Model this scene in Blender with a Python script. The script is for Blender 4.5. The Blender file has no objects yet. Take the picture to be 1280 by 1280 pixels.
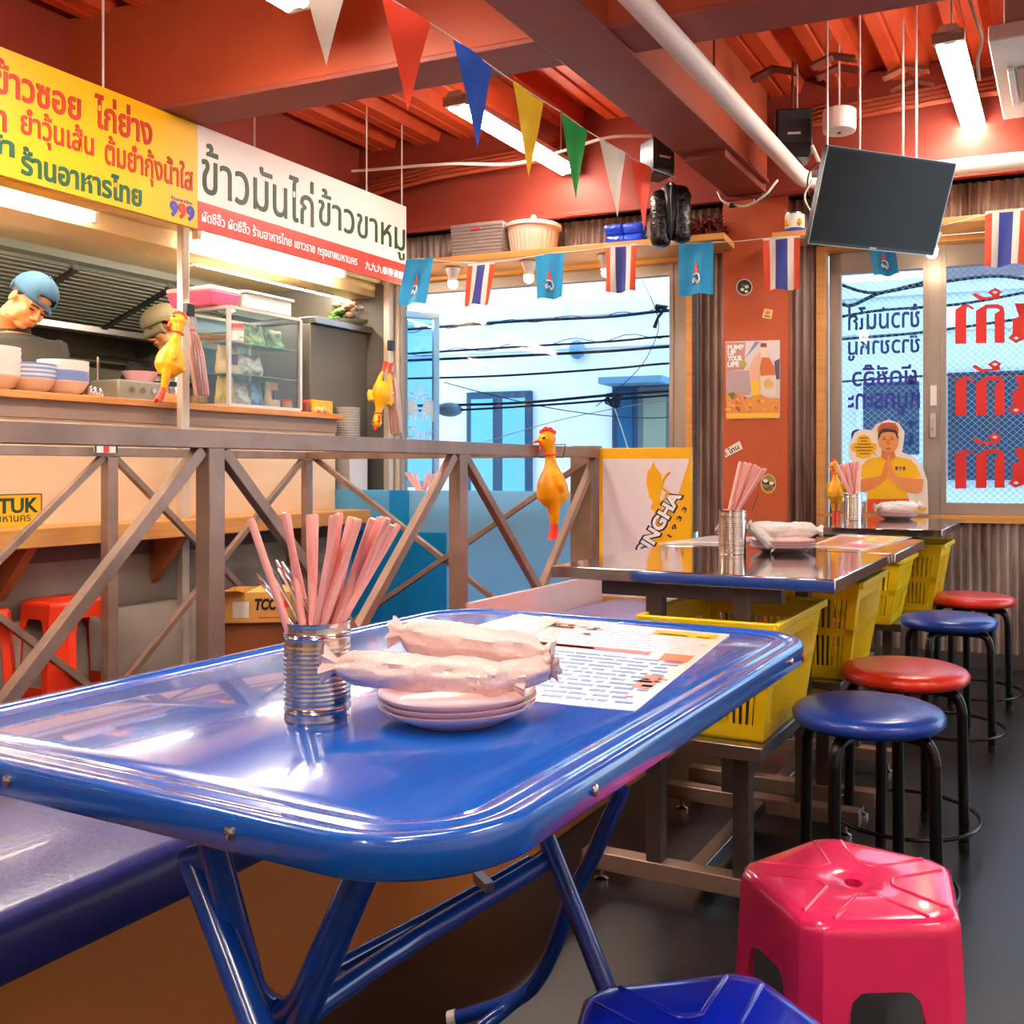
import bpy, bmesh, math, random
from mathutils import Vector, Matrix, noise
random.seed(7)
PI = math.pi
SC = bpy.context.scene
COL = SC.collection
# ------------------------------------------------------------------ camera, world, exposure
FPX, CX, CY, HC = 1200.0, 760.0, 587.0, 0.96
cam_d = bpy.data.cameras.new('camera'); cam = bpy.data.objects.new('camera', cam_d); COL.objects.link(cam)
cam.location = (0, 0, HC); cam.rotation_euler = (PI / 2, 0, 0)
cam_d.sensor_width = 36; cam_d.sensor_fit = 'HORIZONTAL'; cam_d.lens = FPX / 1280 * 36
cam_d.shift_x = (640 - CX) / 1280; cam_d.shift_y = (CY - 640) / 1280
cam_d.clip_start = 0.02
SC.camera = cam
world = bpy.data.worlds.new('world'); SC.world = world; world.use_nodes = True
wb = world.node_tree.nodes['Background']
wb.inputs[0].default_value = (0.72, 0.88, 1.0, 1); wb.inputs[1].default_value = 1.25
SC.view_settings.view_transform = 'Standard'; SC.view_settings.look = 'None'
SC.view_settings.gamma = 1; SC.view_settings.exposure = 1.45
SC.view_settings.use_curve_mapping = False
SC.cycles.max_bounces = 8; SC.cycles.diffuse_bounces = 4; SC.cycles.glossy_bounces = 4
SC.cycles.transparent_max_bounces = 12; SC.cycles.caustics_reflective = False; SC.cycles.caustics_refractive = False
TUBE = 24.0      # strength of the fluorescent tubes

# ------------------------------------------------------------------ frames
V3 = Vector
U = V3((0.4353, 0.9003, 0)); VD = V3((0.9003, -0.4353, 0)); Z3 = V3((0, 0, 1))
OW = V3((1.90, 4.66, 0)); WL = V3((-0.9367, 0.3502, 0)); NW = V3((-0.3502, -0.9367, 0))
def at(px, py, Z): return V3(((px - CX) / FPX * Z, Z, HC + (CY - py) / FPX * Z))
def flr(px, py, z): return at(px, py, (HC - z) * FPX / (py - CY))
def onv(px, py, v):                      # point on the vertical plane P.VD = v
    xr = (px - CX) / FPX; return at(px, py, v / (VD.x * xr + VD.y))
def ons(px, py, s):
    xr = (px - CX) / FPX; return at(px, py, s / (U.x * xr + U.y))
def onw(px, py, n=0.0):                  # point on a plane parallel to the window wall
    xr = (px - CX) / FPX; o = OW + NW * n
    return at(px, py, (o.x * NW.x + o.y * NW.y) / (NW.x * xr + NW.y))
def K(v, s, z): return VD * v + U * s + Z3 * z
def W(t, n, z): return OW + WL * t + NW * n + Z3 * z
def sv(p): return p.dot(U)
def vv(p): return p.dot(VD)
def tw(p): return (p - OW).dot(WL)

# ------------------------------------------------------------------ materials
def lin(h):
    h = h.lstrip('#'); r = []
    for i in (0, 2, 4):
        c = int(h[i:i + 2], 16) / 255
        r.append(c / 12.92 if c <= 0.04045 else ((c + 0.055) / 1.055) ** 2.4)
    return tuple(r) + (1,)
MATS = {}
def mat(name, col, rough=0.5, metal=0.0, noise_=None, bump=None, coat=0.0, emit=None, trans=0.0, alpha=None, sss=0.0, spec=None, aniso=None):
    if name in MATS: return MATS[name]
    m = bpy.data.materials.new(name); m.use_nodes = True; MATS[name] = m
    nt = m.node_tree; b = nt.nodes['Principled BSDF']
    b.inputs['Base Color'].default_value = lin(col); b.inputs['Roughness'].default_value = rough
    b.inputs['Metallic'].default_value = metal
    if coat: b.inputs['Coat Weight'].default_value = coat; b.inputs['Coat Roughness'].default_value = 0.05
    if spec is not None: b.inputs['Specular IOR Level'].default_value = spec
    if trans: b.inputs['Transmission Weight'].default_value = trans
    if sss: b.inputs['Subsurface Weight'].default_value = sss; b.inputs['Subsurface Radius'].default_value = (0.02, 0.01, 0.006)
    if alpha is not None: b.inputs['Alpha'].default_value = alpha
    if emit: b.inputs['Emission Color'].default_value = lin(emit[0]); b.inputs['Emission Strength'].default_value = emit[1]
    if noise_ or bump:
        tc = nt.nodes.new('ShaderNodeTexCoord'); mp = nt.nodes.new('ShaderNodeMapping')
        nt.links.new(tc.outputs['Object'], mp.inputs[0])
    if noise_:                            # (second colour, scale, stretch xyz, contrast)
        c2, sc, st, cn = noise_
        mp.inputs['Scale'].default_value = st
        n = nt.nodes.new('ShaderNodeTexNoise'); n.inputs['Scale'].default_value = sc; n.inputs['Detail'].default_value = 6
        r = nt.nodes.new('ShaderNodeValToRGB'); r.color_ramp.elements[0].position = 0.5 - cn; r.color_ramp.elements[1].position = 0.5 + cn
        r.color_ramp.elements[0].color = lin(col); r.color_ramp.elements[1].color = lin(c2)
        nt.links.new(mp.outputs[0], n.inputs[0]); nt.links.new(n.outputs[0], r.inputs[0]); nt.links.new(r.outputs[0], b.inputs['Base Color'])
    if bump:                              # (scale, strength, distance)
        n2 = nt.nodes.new('ShaderNodeTexNoise'); n2.inputs['Scale'].default_value = bump[0]; n2.inputs['Detail'].default_value = 4
        bp = nt.nodes.new('ShaderNodeBump'); bp.inputs['Strength'].default_value = bump[1]; bp.inputs['Distance'].default_value = bump[2]
        nt.links.new(tc.outputs['Object'], n2.inputs[0]); nt.links.new(n2.outputs[0], bp.inputs['Height']); nt.links.new(bp.outputs[0], b.inputs['Normal'])
    return m
def glass_mat(name, tint='#ffffff', gloss=0.08, wires=False, haze=0.0):
    m = bpy.data.materials.new(name); m.use_nodes = True; MATS[name] = m
    nt = m.node_tree; nt.nodes.clear(); L = nt.links.new
    out = nt.nodes.new('ShaderNodeOutputMaterial'); t = nt.nodes.new('ShaderNodeBsdfTransparent'); t.inputs[0].default_value = lin(tint)
    g = nt.nodes.new('ShaderNodeBsdfGlossy'); g.inputs['Roughness'].default_value = 0.02
    mx = nt.nodes.new('ShaderNodeMixShader')
    lw0 = nt.nodes.new('ShaderNodeLayerWeight'); lw0.inputs[0].default_value = 0.5
    lw = nt.nodes.new('ShaderNodeMath'); lw.operation = 'POWER'; lw.inputs[1].default_value = 4.0; L(lw0.outputs['Facing'], lw.inputs[0])
    ml = nt.nodes.new('ShaderNodeMath'); ml.operation = 'MULTIPLY_ADD'; ml.inputs[1].default_value = 0.8; ml.inputs[2].default_value = gloss * 0.5
    L(lw.outputs[0], ml.inputs[0]); L(ml.outputs[0], mx.inputs[0]); L(t.outputs[0], mx.inputs[1]); L(g.outputs[0], mx.inputs[2])
    last = mx
    if haze:
        d = nt.nodes.new('ShaderNodeBsdfDiffuse'); d.inputs[0].default_value = lin(tint)
        m2 = nt.nodes.new('ShaderNodeMixShader'); m2.inputs[0].default_value = haze
        L(last.outputs[0], m2.inputs[1]); L(d.outputs[0], m2.inputs[2]); last = m2
    if wires:                             # wire mesh cast inside the pane
        tc = nt.nodes.new('ShaderNodeTexCoord'); d = nt.nodes.new('ShaderNodeBsdfDiffuse'); d.inputs[0].default_value = lin('#a4bccd')
        mxs = []
        for a in (0.8, -0.8):
            mp = nt.nodes.new('ShaderNodeMapping'); mp.inputs['Rotation'].default_value = (0, a, 0)
            wv = nt.nodes.new('ShaderNodeTexWave'); wv.bands_direction = 'X'; wv.inputs['Scale'].default_value = 14
            cr = nt.nodes.new('ShaderNodeMath'); cr.operation = 'GREATER_THAN'; cr.inputs[1].default_value = 0.992
            L(tc.outputs['Object'], mp.inputs[0]); L(mp.outputs[0], wv.inputs[0]); L(wv.outputs['Fac'], cr.inputs[0]); mxs.append(cr)
        ad = nt.nodes.new('ShaderNodeMath'); ad.operation = 'MAXIMUM'; L(mxs[0].outputs[0], ad.inputs[0]); L(mxs[1].outputs[0], ad.inputs[1])
        m3 = nt.nodes.new('ShaderNodeMixShader'); L(ad.outputs[0], m3.inputs[0]); L(last.outputs[0], m3.inputs[1]); L(d.outputs[0], m3.inputs[2]); last = m3
    L(last.outputs[0], out.inputs[0])
    return m

M = {}
M['deck'] = mat('deck_paint', '#d6542a', 0.45, noise_=('#bc4422', 6, (1, 1, 1), 0.3))
M['beam'] = mat('beam_paint', '#9c5044', 0.6, noise_=('#8c4236', 3, (1, 1, 1), 0.3), bump=(60, 0.3, 0.004))
M['beam_side'] = mat('beam_side_paint', '#b04c2a', 0.6, noise_=('#9c4022', 3, (1, 1, 1), 0.3), bump=(80, 0.15, 0.003))
M['redwall'] = mat('red_oxide_paint', '#9c3826', 0.6, noise_=('#86301f', 4, (1, 1, 1), 0.3))
M['column'] = mat('column_paint', '#c65a2e', 0.55, noise_=('#b84e26', 3, (1, 1, 1), 0.35))
M['corr'] = mat('rusty_corrugated', '#b09c92', 0.5, 0.1, noise_=('#64463a', 9, (1, 1, 0.18), 0.18))
M['wood'] = mat('pine_wood', '#dc9a52', 0.45, noise_=('#c47c38', 7, (1, 1, 9), 0.3))
M['woodx'] = mat('pine_board', '#e0a458', 0.45, noise_=('#c98440', 5, (0.4, 0.4, 12), 0.3))
M['cream'] = mat('cream_plywood', '#e6c9a6', 0.5, noise_=('#dcb98f', 2.5, (1, 1, 3), 0.3))
M['fascia'] = mat('grey_timber', '#a58874', 0.55, noise_=('#8f7462', 6, (1, 1, 12), 0.3))
M['concrete'] = mat('concrete', '#a8998c', 0.8, noise_=('#8a7c70', 5, (1, 1, 1), 0.25), bump=(50, 0.3, 0.003))
M['floor'] = mat('dark_floor', '#1b1b1f', 0.33, noise_=('#28272a', 2.2, (1, 1, 1), 0.2), bump=(120, 0.12, 0.002))
M['steel'] = mat('stainless', '#dcd8d6', 0.08, 1.0, bump=(4, 0.03, 0.002))
M['steel_edge'] = mat('stainless_edge', '#9c9593', 0.3, 1.0)
M['steel_leg'] = mat('steel_leg', '#5c504c', 0.35, 0.5)
M['rail'] = mat('mill_steel', '#a88a7a', 0.35, 0.3, noise_=('#7c6658', 9, (1, 1, 1), 0.25))
M['darksteel'] = mat('dark_stainless', '#98957f', 0.4, 0.12, noise_=('#6e6c60', 3, (1, 1, 0.5), 0.3))
M['hood'] = mat('hood_filter', '#6c6e62', 0.45, 0.2)
M['greypanel'] = mat('grey_panel', '#66625a', 0.6)
M['alu'] = mat('bronze_aluminium', '#a8988c', 0.4, 0.3)
M['alulight'] = mat('light_aluminium', '#c8bfb4', 0.35, 0.5)
M['blue'] = mat('blue_enamel', '#0060cc', 0.2, noise_=('#0456be', 3, (1, 1, 1), 0.4), coat=1.0, bump=(7, 0.09, 0.004))
M['blueleg'] = mat('blue_tube', '#0c3f9c', 0.2, coat=0.4)
M['tube'] = mat('fluorescent_tube', '#ffffff', emit=('#fff4e6', TUBE))
M['white'] = mat('white_enamel', '#efe9e2', 0.45)
M['whitemetal'] = mat('white_metal', '#d8d0c8', 0.4, 0.1)
M['black'] = mat('black_plastic', '#17171a', 0.35)
M['blacktube'] = mat('black_tube', '#141416', 0.25, 0.2)
M['glass'] = glass_mat('window_glass', '#f2f9ff', 0.07)
M['wired'] = glass_mat('wired_glass', '#e6f4ff', 0.05, wires=True)
M['caseglass'] = glass_mat('case_glass', '#f4fafa', 0.04, haze=0.015)
M['pink'] = mat('pink_plastic', '#f5306e', 0.16, coat=0.5, sss=0.1)
M['deepblue'] = mat('royal_blue_plastic', '#0a22b8', 0.14, coat=0.5)
M['redplastic'] = mat('red_plastic', '#f03a14', 0.35)
M['bluevinyl'] = mat('blue_vinyl', '#123fa6', 0.28, coat=0.2, bump=(220, 0.15, 0.001))
M['redvinyl'] = mat('red_vinyl', '#e43420', 0.3, coat=0.2, bump=(220, 0.15, 0.001))
M['bench'] = mat('indigo_vinyl', '#32367e', 0.3, coat=0.1, bump=(90, 0.3, 0.002))
M['benchside'] = mat('tan_board', '#dc8c48', 0.35, noise_=('#c87c3c', 2, (1, 1, 1), 0.3))
M['pinkpanel'] = mat('pale_pink_board', '#f0d6d0', 0.25)
M['yellow'] = mat('yellow_plastic', '#f7d414', 0.35, sss=0.1)
M['yellowsign'] = mat('yellow_print', '#f2b810', 0.4)
M['signyellow'] = mat('sign_yellow', '#e8ac06', 0.4)
M['signwhite'] = mat('sign_white', '#ead9d0', 0.4)
M['signred'] = mat('sign_red', '#e8382c', 0.4)
M['txtred'] = mat('text_red', '#b42a12', 0.5)
M['txtgreen'] = mat('text_green', '#0a5536', 0.5)
M['txtdkgreen'] = mat('text_dark_green', '#24421f', 0.5)
M['txtwhite'] = mat('text_white', '#ffffff', 0.5)
M['txtblue'] = mat('text_blue', '#184a94', 0.5)
M['txtnavy'] = mat('text_navy', '#3337a8', 0.5)
M['txtblack'] = mat('text_black', '#1a1a1c', 0.5)
M['straw'] = mat('pink_straw', '#f4b0a8', 0.3, sss=0.1)
M['tin'] = mat('tin', '#d8d0cc', 0.14, 1.0)
M['plate'] = mat('plate_pink', '#f0c8c8', 0.2)
M['wrap'] = mat('plastic_wrap', '#f6dcd8', 0.25, sss=0.15, bump=(45, 0.7, 0.006))
M['wrapwhite'] = mat('white_plastic_wrap', '#f6f2ee', 0.25, sss=0.15, bump=(45, 0.7, 0.006))
M['chick'] = mat('chicken_yellow', '#fbb00a', 0.35, sss=0.1)
M['chickred'] = mat('chicken_red', '#f2432a', 0.4)
M['skin'] = mat('skin', '#d8935c', 0.5, sss=0.1)
M['hair'] = mat('black_hair', '#1c1512', 0.6)
M['capblue'] = mat('denim_cap', '#3a6380', 0.8, bump=(150, 0.3, 0.002))
M['capgrey'] = mat('olive_cap', '#8c8468', 0.85, bump=(150, 0.3, 0.002))
M['shirtdark'] = mat('charcoal_shirt', '#3d3b34', 0.85, bump=(90, 0.4, 0.003))
M['shirtblack'] = mat('black_shirt', '#221d1b', 0.85)
M['card'] = mat('cardboard', '#d8a050', 0.7)
M['carddark'] = mat('brown_cardboard', '#8a4a22', 0.7)
M['pipe'] = mat('lagged_pipe', '#f0ddd0', 0.55, bump=(30, 0.15, 0.004))
M['facade'] = mat('white_render', '#e6f2fb', 0.8, noise_=('#dcebf7', 2, (1, 1, 1), 0.3))
M['facadeblue'] = mat('blue_grey_trim', '#5f94b8', 0.6)
M['bluewin'] = mat('blue_window_glass', '#1f5f8c', 0.15)
M['curtain'] = mat('blue_curtain', '#6fbfe4', 0.8)
M['cable'] = mat('cable_blue_black', '#123a5c', 0.6)
M['cablewhite'] = mat('cable_white', '#e6d8c8', 0.5)
def backlit(name, c):                     # film-faced board that lets window daylight glow through
    m = mat(name, c, 0.12); nt = m.node_tree; b = nt.nodes['Principled BSDF']; out = [n for n in nt.nodes if n.type == 'OUTPUT_MATERIAL'][0]
    t = nt.nodes.new('ShaderNodeBsdfTranslucent'); t.inputs[0].default_value = lin(c); mx = nt.nodes.new('ShaderNodeMixShader'); mx.inputs[0].default_value = 0.6
    nt.links.new(b.outputs[0], mx.inputs[1]); nt.links.new(t.outputs[0], mx.inputs[2]); nt.links.new(mx.outputs[0], out.inputs[0]); return m
M['acrylic'] = backlit('cyan_board', '#7cd0f2')
M['acrylicd'] = backlit('deep_cyan_board', '#22b4e4')
M['acrylicg'] = backlit('grey_blue_board', '#a8dcf6')
M['pole'] = mat('galvanised_pole', '#cdbfae', 0.35, 0.25)
def ordinal(i): return ['first', 'second', 'third', 'fourth', 'fifth', 'sixth', 'seventh', 'eighth', 'ninth', 'tenth', 'eleventh', 'twelfth', 'thirteenth', 'fourteenth', 'fifteenth', 'sixteenth', 'seventeenth', 'eighteenth', 'nineteenth'][i]
M['flagred'] = mat('flag_red', '#ee5430', 0.7)
M['flagwhite'] = mat('flag_white', '#f6ece2', 0.7)
M['flagblue'] = mat('flag_blue', '#3c48a4', 0.7)
M['flagcyan'] = mat('flag_cyan', '#1f9ad2', 0.65)
M['pred'] = mat('pennant_red', '#f0421c', 0.65)
M['pblue'] = mat('pennant_blue', '#1d55c0', 0.65)
M['pyellow'] = mat('pennant_yellow', '#f6c414', 0.65)
M['pgreen'] = mat('pennant_green', '#1c9a40', 0.65)
M['pwhite'] = mat('pennant_white', '#eee0cc', 0.65)
M['string'] = mat('string', '#e8dcd0', 0.7)
M['ceramic'] = mat('ceramic_white', '#f4ece4', 0.3)
M['ceramicblue'] = mat('ceramic_blue', '#8ea4d8', 0.3)
M['ceramicbeige'] = mat('ceramic_beige', '#dcc4ae', 0.3)
M['beigesoffit'] = mat('beige_soffit', '#d8bc86', 0.4)

# ------------------------------------------------------------------ geometry helpers
class G:
    def __init__(s): s.v = []; s.f = []; s.mi = []
    def add(s, vs, fs, m=0):
        o = len(s.v); s.v += [tuple(p) for p in vs]
        for f in fs: s.f.append(tuple(i + o for i in f)); s.mi.append(m)
        return s
    def hexa(s, P, m=0):                  # 8 points: bottom loop then top loop
        return s.add(P, [(3, 2, 1, 0), (4, 5, 6, 7), (0, 1, 5, 4), (1, 2, 6, 5), (2, 3, 7, 6), (3, 0, 4, 7)], m)
    def box(s, x0, x1, y0, y1, z0, z1, fr=None, m=0):
        P = [(x0, y0, z0), (x1, y0, z0), (x1, y1, z0), (x0, y1, z0), (x0, y0, z1), (x1, y0, z1), (x1, y1, z1), (x0, y1, z1)]
        if fr: P = [fr(*p) for p in P]
        return s.hexa(P, m)
    def bar(s, a, b, w, h=None, up=Z3, m=0):   # square bar from a to b
        a = V3(a); b = V3(b); d = (b - a).normalized(); h = h or w
        x = d.cross(up)
        if x.length < 1e-4: x = d.cross(V3((U.x, U.y, 0)))
        x.normalize(); y = x.cross(d)
        P = []
        for c in (a, b):
            for i, j in ((-1, -1), (1, -1), (1, 1), (-1, 1)): P.append(c + x * (w / 2 * i) + y * (h / 2 * j))
        return s.hexa(P, m)
    def tube(s, pts, r, n=10, cap=True, m=0, closed=False):
        pts = [V3(p) for p in pts]; N = len(pts)
        rr = r if isinstance(r, (list, tuple)) else [r] * N
        rings = []; prev = None
        for i, p in enumerate(pts):
            if closed: d = pts[(i + 1) % N] - pts[i - 1]
            elif i == 0: d = pts[1] - p
            elif i == N - 1: d = p - pts[i - 1]
            else: d = (pts[i + 1] - p).normalized() + (p - pts[i - 1]).normalized()
            d.normalize()
            if prev is None:
                x = d.cross(Z3) if abs(d.z) < 0.95 else d.cross(V3((1, 0, 0)))
            else: x = prev - d * prev.dot(d)
            x.normalize(); prev = x; y = d.cross(x)
            ra, rb = rr[i] if isinstance(rr[i], (list, tuple)) else (rr[i], rr[i])
            rings.append([p + x * (ra * math.cos(2 * PI * k / n)) + y * (rb * math.sin(2 * PI * k / n)) for k in range(n)])
        vs = [q for R in rings for q in R]; fs = []
        for i in range(N if closed else N - 1):
            j = (i + 1) % N
            for k in range(n): fs.append((i * n + k, i * n + (k + 1) % n, j * n + (k + 1) % n, j * n + k))
        if cap and not closed: fs += [tuple(range(n))[::-1], tuple((N - 1) * n + k for k in range(n))]
        return s.add(vs, fs, m)
    def lathe(s, prof, c, n=24, m=0, fr=None, closed=False):
        c = V3(c); vs = []; fs = []
        for r, z in prof:
            for k in range(n):
                a = 2 * PI * k / n; p = V3((r * math.cos(a), r * math.sin(a), z))
                vs.append((fr @ p if fr else p) + c)
        for i in range(len(prof) - 1):
            for k in range(n): fs.append((i * n + k, i * n + (k + 1) % n, (i + 1) * n + (k + 1) % n, (i + 1) * n + k))
        if closed:
            i = len(prof) - 1
            for k in range(n): fs.append((i * n + k, i * n + (k + 1) % n, (k + 1) % n, k))
        else:
            if prof[0][0] > 1e-6: fs.append(tuple(range(n))[::-1])
            if prof[-1][0] > 1e-6: fs.append(tuple((len(prof) - 1) * n + k for k in range(n)))
        return s.add(vs, fs, m)
    def prism(s, poly, fn, d0, d1, m=0):  # 2D polygon -> fn(a,b,depth)
        n = len(poly); vs = [fn(a, b, d0) for a, b in poly] + [fn(a, b, d1) for a, b in poly]
        fs = [tuple(range(n))[::-1], tuple(range(n, 2 * n))] + [(i, (i + 1) % n, n + (i + 1) % n, n + i) for i in range(n)]
        return s.add(vs, fs, m)
    def sphere(s, c, r, n=12, m=0, fr=None):
        if not isinstance(r, (list, tuple)): r = (r, r, r)
        vs = []; fs = []; c = V3(c); h = n // 2 + 1
        for i in range(h + 1):
            th = PI * i / h
            for k in range(n):
                a = 2 * PI * k / n; p = V3((r[0] * math.sin(th) * math.cos(a), r[1] * math.sin(th) * math.sin(a), r[2] * math.cos(th)))
                vs.append((fr @ p if fr else p) + c)
        for i in range(h):
            for k in range(n): fs.append((i * n + k, (i + 1) * n + k, (i + 1) * n + (k + 1) % n, i * n + (k + 1) % n))
        return s.add(vs, fs, m)
    def obj(s, name, mats, parent=None, smooth=False, bevel=0, kind=None, base=None, weld=False, keepn=False):
        me = bpy.data.meshes.new(name)
        root = parent
        while root is not None and root.parent is not None: root = root.parent
        off = root.location if root is not None else (V3(base) if base is not None else V3((0, 0, 0)))
        me.from_pydata([tuple(V3(p) - off) for p in s.v], [], s.f)
        if not isinstance(mats, (list, tuple)): mats = [mats]
        for q in mats: me.materials.append(q)
        if len(mats) > 1: me.polygons.foreach_set('material_index', s.mi)
        if weld or bevel or smooth:
            b = bmesh.new(); b.from_mesh(me)
            if weld: bmesh.ops.remove_doubles(b, verts=b.verts, dist=1e-5)
            if not keepn: bmesh.ops.recalc_face_normals(b, faces=b.faces)
            b.to_mesh(me); b.free()
        me.validate()
        if smooth:
            me.shade_smooth()
            me.set_sharp_from_angle(angle=math.radians(smooth if smooth is not True else 40))
        o = bpy.data.objects.new(name, me); COL.objects.link(o)
        if parent is not None: o.parent = parent
        elif base is not None: o.location = base
        if bevel:
            md = o.modifiers.new('bevel', 'BEVEL'); md.width = bevel; md.segments = 2; md.limit_method = 'ANGLE'; md.angle_limit = math.radians(40)
            if not smooth: me.shade_smooth(); me.set_sharp_from_angle(angle=math.radians(35))
        if kind: o['kind'] = kind
        return o
def tag(o, label, cat, group=None):
    o['label'] = label; o['category'] = cat
    if group: o['group'] = group
    return o
def thing(name, label, cat, loc=(0, 0, 0), group=None):
    o = bpy.data.objects.new(name, None); o.empty_display_size = 0.05; COL.objects.link(o); o.location = loc
    return tag(o, label, cat, group)
def struct(o): o['kind'] = 'structure'; return o
def dup(root, loc, rz=None, label=None, group=None, scale=None, matmap=None):
    def cp(o, par):
        c = o.copy(); COL.objects.link(c)
        if par is not None: c.parent = par
        if matmap and o.type == 'MESH' and any(mm in matmap for mm in o.data.materials):
            c.data = o.data.copy()
            for i, mm in enumerate(c.data.materials):
                if mm in matmap: c.data.materials[i] = matmap[mm]
        for ch in [x for x in ALLCH.get(o.name, [])]: cp(ch, c)
        return c
    ALLCH = {}
    for o in list(COL.objects):
        if o.parent is not None: ALLCH.setdefault(o.parent.name, []).append(o)
    c = cp(root, None); c.location = loc
    if rz is not None: c.rotation_euler = (0, 0, rz)
    if scale: c.scale = (scale,) * 3 if not isinstance(scale, tuple) else scale
    if label: c['label'] = label
    if group: c['group'] = group
    return c
def smooth_pts(pts, k=6, closed=False):   # Catmull-Rom
    pts = [V3(p) for p in pts]; n = len(pts); out = []
    rng = range(n) if closed else range(n - 1)
    for i in rng:
        p0 = pts[i - 1] if (closed or i > 0) else pts[0] * 2 - pts[1]
        p1 = pts[i]; p2 = pts[(i + 1) % n]; p3 = pts[(i + 2) % n] if (closed or i + 2 < n) else pts[-1] * 2 - pts[-2]
        for j in range(k):
            t = j / k
            out.append(0.5 * ((2 * p1) + (p2 - p0) * t + (2 * p0 - 5 * p1 + 4 * p2 - p3) * t * t + (3 * p1 - p0 - 3 * p2 + p3) * t ** 3))
    if not closed: out.append(pts[-1])
    return out
def remesh(o, vox, sm=2):
    md = o.modifiers.new('merge', 'REMESH'); md.mode = 'VOXEL'; md.voxel_size = vox; md.use_smooth_shade = True
    if sm: m2 = o.modifiers.new('soften', 'SMOOTH'); m2.iterations = sm; m2.factor = 0.5
    return o
def text_g(body, fn, x0, x1, y0, y1, d0=0.0, d1=0.001, bold=0.0, mirror=False, shear=0.0):
    """lettering fitted into [x0,x1]x[y0,y1] of a plane; fn(a,b,depth) gives the point"""
    cu = bpy.data.curves.new('lettering', 'FONT'); cu.body = body; cu.size = 1; cu.offset = bold; cu.shear = shear; cu.resolution_u = 3
    cu.extrude = 0.5
    ob = bpy.data.objects.new('lettering_source', cu); COL.objects.link(ob)
    dg = bpy.context.evaluated_depsgraph_get()
    me = bpy.data.meshes.new_from_object(ob.evaluated_get(dg)); COL.objects.unlink(ob); bpy.data.objects.remove(ob)
    g = G()
    if len(me.vertices):
        xs = [v.co.x for v in me.vertices]; ys = [v.co.y for v in me.vertices]
        a0, a1, b0, b1 = min(xs), max(xs), min(ys), max(ys)
        for v in me.vertices:
            tx = (v.co.x - a0) / (a1 - a0); ty = (v.co.y - b0) / max(b1 - b0, 1e-6)
            if mirror: tx = 1 - tx
            g.v.append(tuple(fn(x0 + (x1 - x0) * tx, y0 + (y1 - y0) * ty, d1 if v.co.z > 0 else d0)))
        g.f = [tuple(p.vertices) for p in me.polygons]; g.mi = [0] * len(g.f)
    bpy.data.meshes.remove(me)
    return g
# ================================================================== SETTING
CEIL = 2.88; BEAM = 2.42
VK = -3.80                                # kitchen front plane
# floor
g = G(); g.box(-7.5, 2.0, -3.2, 7.5, -0.1, 0, K); struct(g.obj('floor', M['floor']))
# ceiling deck: trapezoidal steel ribs running along U
g = G()
per = 0.30
vs = []; fs = []
prof = []
v = -7.4
while v < 2.2:
    prof += [(v, 0.0), (v + 0.060, 0.0), (v + 0.066, 0.012), (v + 0.078, 0.012), (v + 0.084, 0.0), (v + 0.150, 0.0), (v + 0.178, 0.075), (v + 0.272, 0.075)]
    v += per
def wall_s(v):                            # s at which the window wall is met
    # point K(v,s): (P-OW).NW = 0
    p0 = VD * v - OW; return -p0.dot(NW) / U.dot(NW)
for (a, h) in prof:
    for s_ in (-3.2, wall_s(a) + 0.06): vs.append(K(a, s_, CEIL + h))
for i in range(len(prof) - 1): fs.append((2 * i, 2 * i + 1, 2 * i + 3, 2 * i + 2))
g.add(vs, fs); struct(g.obj('ceiling', M['deck']))
g = G(); g.box(-7.5, 2.3, -3.3, 7.6, CEIL + 0.09, CEIL + 0.14, K); struct(g.obj('ceiling_slab', M['redwall']))
# unseen closing walls of the room
g = G(); g.box(1.9, 2.0, -3.2, 3.9, 0, CEIL + 0.1, K); struct(g.obj('wall_right', M['white']))
g = G(); g.box(-7.4, 2.0, -3.2, -3.1, 0, CEIL + 0.1, K); struct(g.obj('wall_back', mat('cream_back_wall', '#d8c8b4', 0.6)))
g = G(); g.box(-7.5, -7.4, -3.2, 7.6, 0, CEIL + 0.1, K); struct(g.obj('wall_left', M['white']))

# --- beams
def wbox(name, t0, t1, n0, n1, z0, z1, m, **k):
    g = G(); g.box(t0, t1, n0, n1, z0, z1, W); return g.obj(name, m, **k)
# longitudinal beam (bottom flange, sides)
sB = wall_s(-1.5)
g = G()
g.box(-1.65, -1.39, -3.0, sB - 0.15, BEAM, BEAM + 0.02, K, 0)
g.box(-1.64, -1.40, -3.0, sB - 0.15, BEAM + 0.02, CEIL + 0.02, K, 1)
g.box(-1.62, -1.42, sB - 0.75, sB - 0.1, BEAM - 0.035, BEAM + 0.01, K, 0)
struct(g.obj('beam_along', [M['beam'], M['beam_side']], bevel=0.004))
# transverse beam
pA = ons(678, 53, 0.0) if False else None
def beam_line(px): return None
b0 = V3((-0.225, 3.30, 0)); bd = V3((-0.9305, 0.3663, 0)); bn = V3((0.3663, 0.9305, 0))
def BT(a, b, z): return b0 + bd * a + bn * b + Z3 * z
g = G(); g.box(-3.2, 6.2, 0, 0.21, BEAM + 0.013, BEAM + 0.033, BT, 0); g.box(-3.2, 6.2, 0.005, 0.205, BEAM + 0.033, CEIL + 0.02, BT, 1)
struct(g.obj('beam_across', [M['beam'], M['beam_side']], bevel=0.004))
# beam above the kitchen front
g = G(); g.box(-4.1, -3.9, -3, wall_s(-4.0), 2.36, CEIL + 0.03, K); struct(g.obj('beam_kitchen', M['redwall'], bevel=0.004))
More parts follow.
